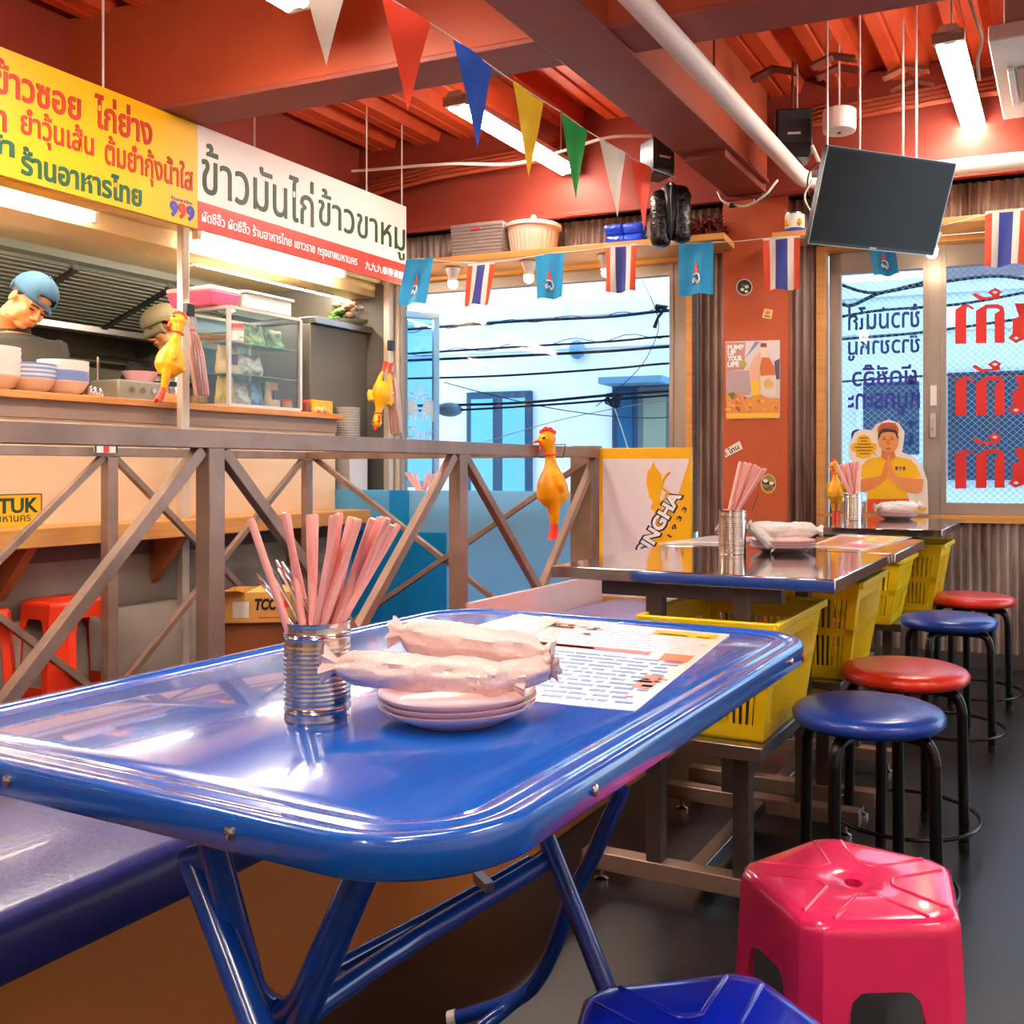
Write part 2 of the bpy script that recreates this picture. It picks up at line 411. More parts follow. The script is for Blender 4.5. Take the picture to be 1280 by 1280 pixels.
# beam along window wall
g = G(); g.box(-2.5, 6.5, -0.15, 0.10, 2.36, CEIL + 0.06, W); g.box(-2.5, 6.5, -0.15, 0.13, 2.36, 2.385, W)
struct(g.obj('beam_window', M['redwall'], bevel=0.004))

# --- window wall: t positions
tl0 = tw(onw(497, 400)); tl1 = tw(onw(868, 400)); tc0 = tw(onw(905, 400, 0.1)); tc1 = tw(onw(985, 400, 0.1)); tr0 = tw(onw(1033, 400))
TOPW = 2.02; BOTW = 0.765
def corr(name, t0, t1, z0, z1, n=0.02, amp=0.009, wl=0.042):
    k = max(4, int(abs(t1 - t0) / wl * 8)); vs = []; fs = []
    for i in range(k + 1):
        t = t0 + (t1 - t0) * i / k; d = n + amp * math.sin(2 * PI * t / wl)
        vs += [W(t, d, z0), W(t, d, z1)]
    for i in range(k): fs.append((2 * i, 2 * i + 1, 2 * i + 3, 2 * i + 2))
    g = G(); g.add(vs, fs); g.box(t0, t1, -0.02, 0.0, z0, z1, W)
    return struct(g.obj(name, M['corr'], smooth=60))
corr('wall_window_upper_sheet', -2.4, tl0 + 0.05, 2.125, 2.40)
corr('wall_window_sill_sheet', -2.4, tc1 - 0.02, 0.06, 0.70)
corr('wall_window_pier_sheet', tl1 - 0.03, tc0 + 0.02, 0.0, 2.12, 0.03)
corr('wall_window_pier_sheet', tc1, tr0 + 0.025, 0.0, 2.12, 0.03)
# rust-red pilaster
g = G(); g.box(tc1, tc0, -0.1, 0.12, 0, 2.38, W); struct(g.obj('column_red', M['column'], bevel=0.003))
g = G(); g.box(-2.4, tc1, 0, 0.035, 0, 0.07, W); struct(g.obj('baseboard_window', mat('dark_base', '#4a4340', 0.6)))
# wall end left of the windows
g = G(); g.box(tl0 + 0.07, 7.0, -0.12, 0.0, 0, CEIL, W); struct(g.obj('wall_window_end', M['greypanel']))
g = G(); g.box(-2.6, 7.0, -0.3, -0.15, 2.36, CEIL + 0.3, W); struct(g.obj('wall_window_top', M['redwall']))
g = G(); g.box(-2.6, tc1, -0.16, -0.02, 0, 0.72, W); g.box(tl1, tl0 + 0.08, -0.16, -0.12, 0, 0.10, W); struct(g.obj('wall_window_low', M['concrete']))
# wooden lining of window heads / sills / jambs
def wood(name, t0, t1, n0, n1, z0, z1): return struct(wbox(name, t0, t1, n0, n1, z0, z1, M['woodx'], bevel=0.002))
wood('trim_1', tl1 - 0.0, tl1 + 0.035, -0.10, 0.05, 0.62, 2.08)
wood('trim_2', tr0, tr0 + 0.045, -0.10, 0.05, 0.72, 2.10)
wood('trim_3', -2.4, tr0 + 0.045, -0.10, 0.05, 0.70, 0.735)
wood('trim_4', -2.4, tr0 + 0.045, -0.10, 0.04, 2.08, 2.11)
wood('trim_5', tl1, tl0 + 0.1, -0.10, 0.02, 2.09, 2.12)
# windows
def window(name, t0, t1, z0, z1, mull, gm, frm, fw=0.045, n0=-0.085, n1=-0.035, head=0.0):
    g = G()
    g.box(t0, t1, n0, n1, z0, z0 + fw, W); g.box(t0, t1, n0, n1, z1 - fw - head, z1, W)
    g.box(t0, t0 + fw, n0, n1, z0, z1, W); g.box(t1 - fw, t1, n0, n1, z0, z1, W)
    o = struct(g.obj(name, frm, bevel=0.002))
    edges = [t0 + fw] + [x for m_ in mull for x in (m_[0], m_[1])] + [t1 - fw]
    for (a, b) in mull:
        g = G(); g.box(a, b, n0 - 0.005, n1 + 0.008, z0, z1, W); g.box(a + 0.018, a + 0.026, n0, n1 + 0.014, z0, z1, W)
        g.box(b - 0.026, b - 0.018, n0, n1 + 0.014, z0, z1, W)
        g.obj('mullion', frm, parent=o, bevel=0.001)
    for i in range(0, len(edges), 2):
        g = G(); g.box(edges[i], edges[i + 1], -0.064, -0.058, z0 + fw, z1 - fw - head, W); g.obj('pane', gm, parent=o)
    return o
def TX(px): return tw(onw(px, 400, -0.05))
# right sliding window: glass 1053-1154, stile 1155-1182, glass 1183-...
w1 = window('window_1', -1.4, TX(1037), 0.735, 2.08, [(TX(1183), TX(1154))], M['wired'], M['alu'], fw=0.06, head=0.05)
g = G(); g.box(TX(1170), TX(1163), -0.03, 0.0, 1.12, 1.24, W); g.box(TX(1168), TX(1165), 0.0, 0.012, 1.16, 1.21, W)
g.obj('latch', M['alulight'], parent=w1, bevel=0.002)
g = G(); g.box(TX(1171), TX(1163), -0.03, -0.022, 1.28, 1.38, W); g.obj('instruction_sticker', M['white'], parent=w1)
# left window: pier stile at 836-868, casement at 500-548
w2 = window('window_2', TX(880), TX(497), 0.10, 2.09, [(TX(868), TX(838)), (TX(500) - 0.03, TX(500) + 0.03)], M['glass'], M['alu'], fw=0.03, head=0.03)
# opened casement leaf (glass with printed elephants), angled outward
ca = onw(548, 400, -0.25); cb = onw(500, 400, -0.06)
ca.z = cb.z = 0
cd = (ca - cb); cl = cd.length; cd.normalize(); cn = V3((cd.y, -cd.x, 0))
def CF(a, b, z): return cb + cd * a + cn * b + Z3 * z
g = G(); g.box(0, cl, -0.02, 0.02, 0.85, 0.89, CF); g.box(0, cl, -0.02, 0.02, 1.90, 1.94, CF); g.box(cl - 0.035, cl, -0.02, 0.02, 0.85, 1.94, CF); g.box(0, 0.03, -0.02, 0.02, 0.85, 1.94, CF)
cw = struct(g.obj('window_3', mat('pale_blue_frame', '#a8cce8', 0.3, 0.3), bevel=0.002))
g = G(); g.box(0.03, cl - 0.035, -0.004, 0.0, 0.89, 1.90, CF); g.obj('pane', glass_mat('blue_glass', '#b8def4', 0.06), parent=cw)
cam_side = 1 if cn.dot(V3((0, -1, 0))) > 0 else -1
def CT(a, b, d): return CF(a, cam_side * (0.005 + d), b)
g = text_g('Chang', CT, 0.04, cl - 0.04, 1.13, 1.23, bold=0.02, mirror=False); g.obj('lettering', M['txtwhite'], parent=cw)
g = G()
import math as _m
for sgn, cx_ in ((1, cl * 0.28), (-1, cl * 0.74)):
    el = [(-.07, 0), (-.07, .05), (-.045, .085), (0, .095), (.035, .085), (.055, .06), (.07, .02), (.068, -.02), (.06, -.025), (.055, .01), (.04, .03), (.04, -.04), (.02, -.04), (.018, 0), (-.02, 0), (-.022, -.04), (-.045, -.04), (-.05, .0)]
    g.prism([(cx_ + sgn * x * 0.85 * cl / 0.3, 1.30 + y) for x, y in el], CT, 0, 0.001)
for k in range(9):
    a = PI * (0.08 + 0.84 * k / 8); pts = []
    for j in range(6): rr = 0.03 + 0.02 * j; pts.append(CT(cl / 2 + rr * math.cos(a) * 0.8, 1.38 + rr * math.sin(a) - 0.0016 * j * j * abs(math.cos(a)) * 2, 0.001))
    g.tube(pts, 0.004, 5)
g.obj('elephant_print', M['txtwhite'], parent=cw)

# ------------------------------------------------------------------ shelf above the windows
def shelf(name, label, t0, t1, n0, n1, z0, z1):
    o = wbox(name, t0, t1, n0, n1, z0, z1, M['woodx'], bevel=0.003); return tag(o, label, 'shelf')
SHN = 0.34; SHZ = 2.145
ts0 = tw(onw(905, 300, SHN)); ts1 = tw(onw(500, 320, SHN))
shelf('wall_shelf', 'long pine shelf above the left window holding baskets', ts0, ts1 + 0.2, 0.03, SHN, SHZ - 0.035, SHZ)
shelf('wall_shelf', 'short pine shelf above the right window with a tin', tw(onw(965, 300, 0.25)), tw(onw(1030, 300, 0.25)) - 1.9, 0.03, 0.25, SHZ - 0.03, SHZ)
g = G(); g.box(tw(onw(1180, 300, .2)) - 1.6, tw(onw(1010, 300, .2)), 0.05, 0.2, 2.085, 2.11, W); 
# ------------------------------------------------------------------ outside
FN = -6.0
def F(t, z, d): return W(t, FN + d, z)
def ft(px): return tw(onw(px, 400, FN))
def fz(px, py): return onw(px, py, FN).z
bld = thing('apartment_building', 'white rendered building across the street behind overhead cables', 'building', W(3, FN, 0))
g = G(); g.box(-6, 16, FN - 3, FN, -4, fz(1100, 352), W)
g.box(-6, 16, FN, FN + 0.06, fz(1100, 372), fz(1100, 352), W); g.box(-6, 16, FN, FN + 0.04, fz(700, 437), fz(700, 433), W)
g.obj('wall', M['facade'], parent=bld)
def fwin(x0, y0, x1, y1, m1, m2, bars=1, nm='window'):
    xm = (x0 + x1) / 2; z0 = fz(xm, y1); z1 = fz(xm, y0); a, b = ft(x1), ft(x0)
    g = G(); g.box(a, b, FN, FN + 0.08, z0, z1, W); w = g.obj(nm, m1, parent=bld)
    for i in range(bars + 1):
        c0 = a + (b - a) * i / (bars + 1) + 0.07; c1 = a + (b - a) * (i + 1) / (bars + 1) - 0.07
        g = G(); g.box(c0, c1, FN + 0.08, FN + 0.09, z0 + 0.06, z1 - 0.09, W); g.obj('glass_pane', m2, parent=w)
    return w
fwin(587, 490, 666, 640, M['facadeblue'] if False else mat('dark_blue_frame', '#124468', 0.5), M['curtain'], 1)
fwin(768, 480, 800, 640, mat('navy_shutter', '#173f66', 0.5), M['bluewin'], 0)
fwin(800, 484, 842, 640, mat('grey_door_frame', '#5c6a72', 0.5), mat('grey_green_pane', '#8c9a8c', 0.4), 0)
fwin(1072, 468, 1158, 575, M['facade'], mat('dark_pane', '#24506f', 0.2), 0)
fwin(1185, 465, 1300, 600, mat('dark_frame2', '#18364f', 0.5), mat('dark_pane2', '#1f4460', 0.2), 1)
g = G(); g.box(ft(842), ft(766), FN, FN + 0.5, fz(800, 483), fz(800, 475), W); g.obj('canopy', M['facadeblue'], parent=bld)
g = G(); g.box(ft(1290), ft(1180), FN, FN + 0.1, fz(1200, 350), fz(1200, 335), W); g.obj('upper_window', mat('brown_window', '#7d7480', 0.5), parent=bld)
for px in (500, 900, 1010): 
    g = G(); g.box(ft(px), ft(px) + 0.03, FN, FN + 0.02, -2, 3.2, W); g.obj('downpipe', M['facadeblue'] if px != 500 else M['facade'], parent=bld)
# wall lamp and vents
g = G(); g.sphere(F(ft(725), fz(725, 438), 0.1), (0.1, 0.1, 0.12)); tag(g.obj('vent_cap', M['facadeblue'], smooth=True), 'round grey vent cap on the white building outside', 'vent')
# far skyline roof to right of building keeps as sky
# overhead cables
CN = -3.0
def cable(px, r=0.012, nm='overhead_cable', lab=None, wig=0, n=CN, c='cable'):
    pts = [onw(x, y, n) for x, y in px]; P = smooth_pts(pts, 8)
    P2 = [p + Z3 * (wig * math.sin(i * 1.3)) for i, p in enumerate(P)]
    g = G(); g.tube(P2, r, 6); o = g.obj(nm, M[c], smooth=60)
    tag(o, lab or 'dark overhead cable strung across the street outside the windows', 'cable', 'overhead cables outside'); return o
L1 = [[(480, 414), (640, 402), (760, 396), (840, 388), (960, 384)], [(480, 444), (640, 434), (760, 427), (840, 420), (960, 415)],
      [(480, 452), (640, 445), (760, 439), (840, 433), (960, 428)], [(480, 474), (620, 470), (760, 461), (840, 454), (960, 450)],
      [(480, 508), (640, 504), (760, 494), (840, 488), (960, 480)], [(480, 512), (560, 513), (700, 505), (840, 494), (960, 490)]]
for i, L in enumerate(L1): cable(L, 0.011 if i % 2 else 0.014, lab='dark overhead cable outside the left window, %s of six' % ['topmost', 'second', 'third', 'fourth', 'fifth', 'lowest'][i])
cable([(480, 418), (560, 408), (640, 402), (760, 394), (840, 386)], 0.004, wig=0.022, lab='thin wavy tie wire coiled along the topmost overhead cable')
cable([(480, 446), (600, 436), (720, 426), (840, 418)], 0.004, wig=0.028, lab='thin wavy tie wire coiled along the second overhead cable')
cable([(555, 478), (620, 495), (700, 512), (790, 522), (880, 520)], 0.005, lab='thin slack wire sagging below the lowest cables')
cable([(800, 343), (823, 400), (812, 440), (790, 470), (745, 508)], 0.004, lab='thin wire dropping diagonally to the cable junction')
cable([(590, 557), (700, 525), (800, 505), (835, 500)], 0.004, lab='pale straight wire rising across the building window', c='cablewhite')
cable([(766, 505), (775, 530), (785, 562)], 0.006, lab='short white wire hanging from the cable junction box', c='cablewhite')
g = G()
for k in range(9): g.tube(smooth_pts([onw(770 + random.uniform(-14, 10), 500 + random.uniform(-10, 10), CN + 0.05 * (k % 3)) for _ in range(5)], 5), 0.006, 5)
tag(g.obj('cable_junction', M['cable']), 'tangled cable junction knot hanging in front of the building', 'cable')
g = G(); g.tube([onw(820, 384, CN), onw(832, 384, CN), onw(822, 398, CN), onw(818, 410, CN)], [0.03, 0.03, 0.012, 0.02], 8); tag(g.obj('cable_clamp', M['cable']), 'dark cable clamp near the right frame of left window', 'cable')
g = G(); g.sphere(onw(562, 512, CN), (0.13, 0.13, 0.07)); tag(g.obj('street_lamp_head', M['facadeblue'], smooth=True), 'grey street lamp head under the lowest overhead cable', 'lamp')
R1 = [[(1040, 352), (1090, 366), (1156, 356), (1240, 345), (1300, 352)], [(1040, 398), (1100, 388), (1200, 380), (1300, 362)], [(1040, 425), (1156, 415), (1300, 395)], [(1040, 478), (1156, 470), (1300, 466)],
      [(1040, 372), (1062, 382), (1095, 368), (1120, 362), (1160, 352)]]
for i, L in enumerate(R1): cable(L, [0.014, 0.012, 0.012, 0.01, 0.016][i], lab='dark overhead cable outside the right window, %s' % ['uppermost long one', 'second from top', 'third from top', 'lowest', 'thick looping one'][i])
g = G(); g.box(-10, 20, -14, -0.4, -4.2, -4.0, W); struct(g.obj('ground_street', M['concrete']))
# ================================================================== FLUORESCENT LIGHTS
def fixture(a, b, label, rods=True):
    a = V3(a); b = V3(b); d = (b - a).normalized(); x = d.cross(Z3).normalized(); mid = (a + b) / 2
    t = thing('fluorescent_light', label, 'light', mid, 'twin-tube fluorescent lights hung from the red ceiling')
    def FR(p, q, z): return a + d * p + x * q + Z3 * z
    L = (b - a).length
    g = G(); g.prism([(-0.055, 0.012), (0.055, 0.012), (0.03, 0.055), (-0.03, 0.055)], lambda q, z, p: FR(p, q, z), 0, L)
    g.obj('housing', mat('fixture_white', '#f4ece4', 0.4), parent=t, bevel=0.002)
    for e in (0, L):
        g = G(); s_ = 1 if e == 0 else -1
        g.box(e, e + 0.03 * s_, -0.06, 0.06, -0.012, 0.03, FR); g.obj('end_cap', mat('end_cap', '#b09a90', 0.5), parent=t, bevel=0.003)
    for q in (-0.035, 0.035):
        g = G(); g.tube([FR(0.03, q, -0.005), FR(L - 0.03, q, -0.005)], 0.0155, 8); g.obj('tube', M['tube'], parent=t, smooth=True)
    if rods:
        for p in (0.12, L - 0.12):
            g = G(); g.tube([FR(p, 0, 0.05), FR(p, 0, CEIL - a.z + 0.02)], 0.004, 6); g.obj('hanging_rod', M['whitemetal'], parent=t)
    return t
LZ = 2.60
def P2(px, py, z): return at(px, py, (z - HC) * FPX / (CY - py))
fa = P2(1185, 48, LZ); fixture(fa, fa + U * 1.16, 'long fluorescent light hanging left of the air conditioner at top right')
fb = P2(567, 128, LZ); fixture(fb, fb + U * 1.12, 'fluorescent light hanging behind the blue and yellow pennants')
fc = P2(378, 10, LZ - 0.02); fixture(fc - U * 1.16, fc, 'fluorescent light partly cut off at the top edge beside the white pennant')
fixture(K(-0.75, 0.35, LZ), K(-0.75, 1.51, LZ), 'added fluorescent fill light above the blue table, out of view')  # added lamp above the frame, brightens the foreground table
fixture(K(-2.3, 1.1, LZ), K(-2.3, 2.26, LZ), 'added fluorescent fill light above the railing, out of view')  # invented fixture out of frame, lifts the light around the railing
fixture(K(-0.1, -1.2, LZ), K(-0.1, -0.04, LZ), 'unseen fluorescent fill light added behind the viewer over the blue table')  # extra lamp put behind the camera so the foreground is lit
fixture(K(-2.6, -0.9, LZ), K(-2.6, 0.26, LZ), 'unseen fluorescent fill light added behind the viewer beside the kitchen')  # unseen fill lamp added behind the camera on the kitchen side
fixture(K(1.2, 0.6, LZ), K(1.2, 1.76, LZ), 'added fluorescent fill light right of the viewer over the stools')  # off-frame lamp added as fill for the stool side
fixture(K(-1.0, -2.6, LZ), K(-1.0, -1.44, LZ), 'added fluorescent fill light at the far back of the room')  # added at the back of the room only as fill light

# ================================================================== RAILINGS
def bar_obj(a, b, w, name, m, par, h=None, bev=0.002):
    g = G(); g.bar(a, b, w, h); return g.obj(name, m, parent=par, bevel=bev)
VR = -1.80; RT = 1.05
s749 = sv(onv(747, 560, VR)); s575 = sv(onv(573, 560, VR)); s251 = sv(onv(263, 560, VR)); per_r = s575 - s251
rail = thing('steel_railing', 'bare steel railing with slanting braces between the blue table and the stairwell', 'railing', K(VR, s575, 0))
bar_obj(K(VR, -2.2, RT - 0.02), K(VR, s749, RT - 0.02), 0.04, 'top_rail', M['rail'], rail, 0.042)
posts = [s575, s251, s251 - per_r, s251 - 2 * per_r]
for s_ in posts: bar_obj(K(VR, s_, 0.0), K(VR, s_, RT - 0.04), 0.045, 'post', M['rail'], rail)
tops = [s749 - 0.02] + posts
for i in range(len(tops) - 1):
    a, b = tops[i], tops[i + 1]; m_ = (sv(onv(675, 735, VR)) if i == 0 else (a + b) / 2)
    bar_obj(K(VR, a - (0.03 if i else 0.01), RT - 0.045), K(VR, m_, 0.50), 0.028, 'brace', M['rail'], rail)
    bar_obj(K(VR, b + 0.03, RT - 0.045), K(VR, m_, 0.50), 0.028, 'brace', M['rail'], rail)
bar_obj(K(VR, -2.2, 0.49), K(VR, s749, 0.49), 0.03, 'lower_rail', M['rail'], rail)
# end post (wide) behind the sign board
def steel_post(px0, px1, py0, Z, z0, m, nm, label, cat):
    a = at(px0, py0, Z); b = at(px1, py0, Z); w = (b - a).length
    g = G(); g.bar(V3(((a.x + b.x) / 2, Z + w / 2, z0)), V3(((a.x + b.x) / 2, Z + w / 2, a.z)), w * 0.92); return tag(g.obj(nm, m, bevel=0.003), label, cat)
steel_post(716, 749, 557, 4.25, 0, M['rail'], 'steel_post', 'wide steel post at the railing end beside the yellow and white board', 'post')
# stairwell rail: transverse part then along U
VF = -3.45
e0 = K(VR, s749 + 0.05, 0); ed = (-VD)
def E(t, z): return e0 + ed * t + Z3 * z
TL = 1.65
r2 = thing('stairwell_railing', 'steel railing with crossed braces turning a corner behind the near railing', 'railing', E(TL, 0))
bar_obj(E(0, RT - 0.02), E(TL + 0.02, RT - 0.02), 0.036, 'top_rail', M['rail'], r2)
bar_obj(E(TL, 0), E(TL, RT - 0.04), 0.04, 'post', M['rail'], r2)
bar_obj(E(0.04, 1.02), E(TL - 0.03, 0.06), 0.024, 'brace', M['rail'], r2)
bar_obj(E(0.04, 0.06) + U * 0.02, E(TL - 0.03, 1.02) + U * 0.02, 0.024, 'brace', M['rail'], r2)
sc_ = sv(e0); s137 = sv(onv(137, 570, VF)); dl = sc_ - s137
bar_obj(K(VF, sc_ + 0.02, RT - 0.02), K(VF, -2.0, RT - 0.02), 0.036, 'top_rail', M['rail'], r2)
for k in range(3):
    s_ = s137 - k * dl
    bar_obj(K(VF, s_, 0), K(VF, s_, RT - 0.04), 0.045, 'post', M['rail'], r2)
    hi = s_ + dl
    if k == 0 or True:
        bar_obj(K(VF, hi - 0.03, 1.01), K(VF, s_ + 0.02, 0.06), 0.026, 'brace', M['rail'], r2)
        bar_obj(K(VF - 0.015, s_ + 0.03, 1.01), K(VF - 0.015, hi - 0.02, 0.06), 0.026, 'brace', M['rail'], r2)
# small flag-striped sticker on the far rail post
g = G(); p = onv(132, 558, VF + 0.03)
def FS(a, b, d): return p + U * a + Z3 * b + VD * d
g.box(-0.05, 0.05, -0.025, 0.025, 0, 0.004, lambda a, b, c: FS(a, b, c), 0)
g.box(-0.012, 0.012, -0.024, 0.024, 0.004, 0.005, lambda a, b, c: FS(a, b, c), 1)
g.box(-0.05, -0.042, -0.025, 0.025, 0.004, 0.005, lambda a, b, c: FS(a, b, c), 2); g.box(0.042, 0.05, -0.025, 0.025, 0.004, 0.005, lambda a, b, c: FS(a, b, c), 2)
tag(g.obj('rail_tag', [M['white'], M['signred'], M['txtgreen']]), 'small white tag with a red stripe on the far railing', 'sticker')

# ------------------------------------------------------------------ cyan boards in front of the window
AN = 0.42
def awx(px, py): q = onw(px, py, AN); return tw(q), q.z
top = awx(560, 613)[1]
for (x0, x1, mm, lab, dn) in ((373, 489, 'acrylic', 'light cyan glossy board behind the stairwell, leftmost of three', 0), (489, 512, 'acrylicd', 'narrow deep cyan strip board between two lighter boards', 0.012),
                          (512, 748, 'acrylicg', 'wide grey-blue glossy board behind the railing under the window', 0)):
    g = G(); g.box(awx(x1, 613)[0], awx(x0, 613)[0], AN - 0.01 + dn, AN + 0.01 + dn, 0, top, W)
    tag(g.obj('partition_board', M[mm], bevel=0.003), lab, 'partition')
g = G(); g.box(awx(560, 620)[0], awx(442, 620)[0], AN + 0.012, AN + 0.02, 0.0, onw(500, 664, AN).z, W)
tag(g.obj('partition_board', M['acrylicd'], bevel=0.004), 'deep cyan lower board fixed on the light cyan board', 'partition')
# window counter behind the boards
g = G(); g.box(awx(700, 613)[0], awx(480, 613)[0], 0.05, AN - 0.06, 0.70, 0.74, W); tag(g.obj('window_counter', M['woodx'], bevel=0.003), 'narrow wooden counter under the left window behind the cyan boards', 'counter')

# ================================================================== KITCHEN
SK0 = -2.6; SK1 = sv(onv(419, 560, VK)); SW = sv(onv(487, 560, VK))
# front wall
g = G(); g.box(VK - 0.08, VK, SK0, SK1, 0.70, 1.26, K); kw = struct(g.obj('wall_kitchen', M['cream']))
g = G(); g.box(VK - 0.02, VK + 0.012, SK0, SK1, 1.17, 1.245, K); struct(g.obj('trim_6', M['fascia'], bevel=0.002))
g = G(); g.box(VK - 0.08, VK - 0.005, SK0, SK1, 0, 0.70, K); struct(g.obj('wall_kitchen_low', M['concrete']))
g = G(); g.box(VK - 0.08, VK + 0.02, SK0, SK1, 0.58, 0.66, K); struct(g.obj('trim_7', mat('dark_timber', '#6a5244', 0.6, noise_=('#5a4438', 6, (1, 1, 8), 0.3)), bevel=0.002))
g = G(); g.prism([(VK, 0), (VK + 0.10, 0), (VK + 0.10, 0.30), (VK + 0.06, 0.36), (VK, 0.36)], lambda a, b, d: K(a, d, b), SK0, SK1); struct(g.obj('step_kitchen', M['concrete'], bevel=0.004))
# counter
g = G(); g.box(VK - 0.45, VK + 0.045, SK0, SK1 + 0.02, 1.245, 1.275, K); ct = tag(g.obj('serving_counter', M['wood'], bevel=0.003), 'pine serving counter top of the kitchen with bowls and a glass case', 'counter')
CT_Z = 1.275
# lower customer shelf
g = G(); g.box(VK, VK + 0.24, SK0, SK1 + 0.02, 0.66, 0.735, K); sh = thing('customer_shelf', 'thick pine shelf along the kitchen front wall above the red stools', 'shelf', K(VK + 0.12, 3.5, 0.66))
g.obj('board', M['woodx'], parent=sh, bevel=0.004)
for px in (212, 20, -150, 380):
    s_ = sv(onv(px, 700, VK + 0.1))
    g = G(); g.prism([(VK, 0.655), (VK + 0.2, 0.655), (VK, 0.44)], lambda a, b, d: K(a, d, b), s_ - 0.02, s_ + 0.02); g.obj('bracket', mat('orange_wood', '#b06a3c', 0.6), parent=sh)
# number plate style sign
ps0, ps1 = sv(onv(-75, 640, VK)), sv(onv(51, 640, VK)); pz0, pz1 = onv(40, 658, VK).z, onv(40, 617, VK).z
def PK(a, b, d): return K(VK + 0.003 + d, a, b)
pl = thing('plate_sign', 'yellow plate reading TUK TUK on the kitchen front wall', 'sign', K(VK, (ps0 + ps1) / 2, pz0))
g = G(); g.box(ps0, ps1, pz0, pz1, 0, 0.004, PK); g.obj('plate', M['yellowsign'], parent=pl, bevel=0.001)
g = G()
for (a, b, c, d) in ((ps0, ps1, pz0, pz0 + .004), (ps0, ps1, pz1 - .004, pz1), (ps1 - .004, ps1, pz0, pz1), (ps0, ps0 + .004, pz0, pz1)): g.box(a, b, c, d, 0.004, 0.005, PK)
g.obj('border', M['txtdkgreen'], parent=pl)
h_ = pz1 - pz0
g = text_g('TUK TUK', PK, ps0 + 0.03, ps1 - 0.015, pz0 + h_ * 0.42, pz1 - h_ * 0.12, 0.004, 0.0055, bold=0.03); g.obj('lettering', M['txtdkgreen'], parent=pl)
g = text_g('กรุงเทพมหานคร', PK, ps0 + 0.06, sv(onv(37, 640, VK)), pz0 + h_ * 0.08, pz0 + h_ * 0.36, 0.004, 0.0055); g.obj('small_lettering', M['txtdkgreen'], parent=pl)
# poles
def kpole(px, w, v, z0, z1, label):
    p = onv(px, 500, v); s_ = sv(p)
    g = G(); g.bar(K(v, s_, z0), K(v, s_, z1), w); return tag(g.obj('steel_pole', M['pole'], bevel=0.004), label, 'pole')
kpole(229, 0.040, VK + 0.09, 0, 2.1, 'square steel pole in front of the kitchen where a chicken hangs')
kpole(486, 0.045, VK + 0.05, 0, 2.1, 'square steel pole at the right end of the kitchen beside the window')
kpole(497, 0.035, VK + 0.08, 0, 2.1, 'bronze post against the window edge behind the far toy chicken')
# kitchen shell
g = G(); g.box(-5.9, -5.8, SK0, 7.4, 0, 2.5, K); struct(g.obj('wall_kitchen_back', M['darksteel']))
g = G(); g.box(-5.8, VK - 0.02, SK0, SW + 0.3, 2.10, 2.13, K); struct(g.obj('ceiling_kitchen', M['beigesoffit']))
g = G(); g.box(-5.8, VK - 0.3, SW - 0.06, SW + 0.02, 0, 2.1, K); struct(g.obj('wall_kitchen_side', M['greypanel']))
g = G(); g.box(-5.8, VK - 0.08, SK0, SW, -0.01, 0.30, K); struct(g.obj('floor_kitchen', M['concrete']))
# grey cabinet right behind doorway
fr = thing('grey_cabinet', 'tall dark grey cabinet at the right end of the kitchen', 'cabinet', K(VK - 0.3, SW - 0.3, 0))
sg0 = sv(onv(380, 500, VK - 0.12)); sg1 = sv(onv(477, 500, VK - 0.12))
g = G(); g.box(VK - 0.75, VK - 0.12, sg0 + 0.05, sg1, 0, onv(430, 412, VK - 0.12).z, K); g.obj('body', M['greypanel'], parent=fr, bevel=0.005)
g = G(); g.box(VK - 0.75, VK - 0.08, sg0 + 0.05, sg1 + 0.01, onv(430, 412, VK - 0.12).z, onv(430, 404, VK - 0.12).z, K); g.obj('top', M['steel_edge'], parent=fr, bevel=0.003)
# back hood with filters
hz0 = 1.62; hz1 = 2.08
hood = thing('extractor_hood', 'dark extractor hood with sloping mesh filters at the back of the kitchen', 'hood', K(-5.2, 3.5, hz0))
def HQ(a, s_, d):                                  # sloping face from (v=-4.75,z=2.08) down to (v=-5.35,z=1.66)
    return K(-4.725 - 0.64 * a, s_, 2.058 - 0.215 * a) + (VD * 0.32 + Z3 * -0.947) * d
g = G(); g.prism([(-5.8, 2.10), (-4.72, 2.10), (-4.72, 2.06), (-5.38, 1.84), (-5.8, 1.84)], lambda a, b, d: K(a, d, b), 1.5, 5.2); g.obj('canopy', M['hood'], parent=hood)
nf = 6; L0, L1_ = 1.55, 5.15
for i in range(nf):
    a = L0 + (L1_ - L0) * i / nf; b = L0 + (L1_ - L0) * (i + 1) / nf
    g = G(); g.box(0.06, 0.97, a + 0.015, b - 0.015, 0.0, 0.02, HQ, 0)
    for k in range(14):
        c = 0.08 + 0.87 * k / 14; g.box(c, c + 0.02, a + 0.03, b - 0.03, 0.02, 0.028, HQ, 1)
    g.obj('filter', [M['hood'], mat('hood_slat', '#7c7e70', 0.5)], parent=hood)
    g = G(); g.box(0.05, 0.99, b - 0.018, b + 0.018, 0.0, 0.032, HQ); g.obj('filter_divider', M['steel_edge'], parent=hood)
g = G(); g.box(-5.42, -5.34, 1.5, 5.2, 1.79, 1.86, K); g.obj('front_lip', M['steel_edge'], parent=hood, bevel=0.004)
g = G(); g.tube([K(-5.65, 1.6, 1.68), K(-5.65, 5.3, 1.68)], 0.018, 8); tag(g.obj('wall_rail', M['steel_edge'], smooth=True), 'steel rail across the kitchen back wall below the hood', 'rail')
g = G(); g.tube([K(-5.6, 4.1, 1.68), K(-5.6, 4.1, 1.12)], 0.012, 8); tag(g.obj('drop_pipe', M['steel'], smooth=True), 'thin upright steel pipe behind the bowl stacks', 'pipe')
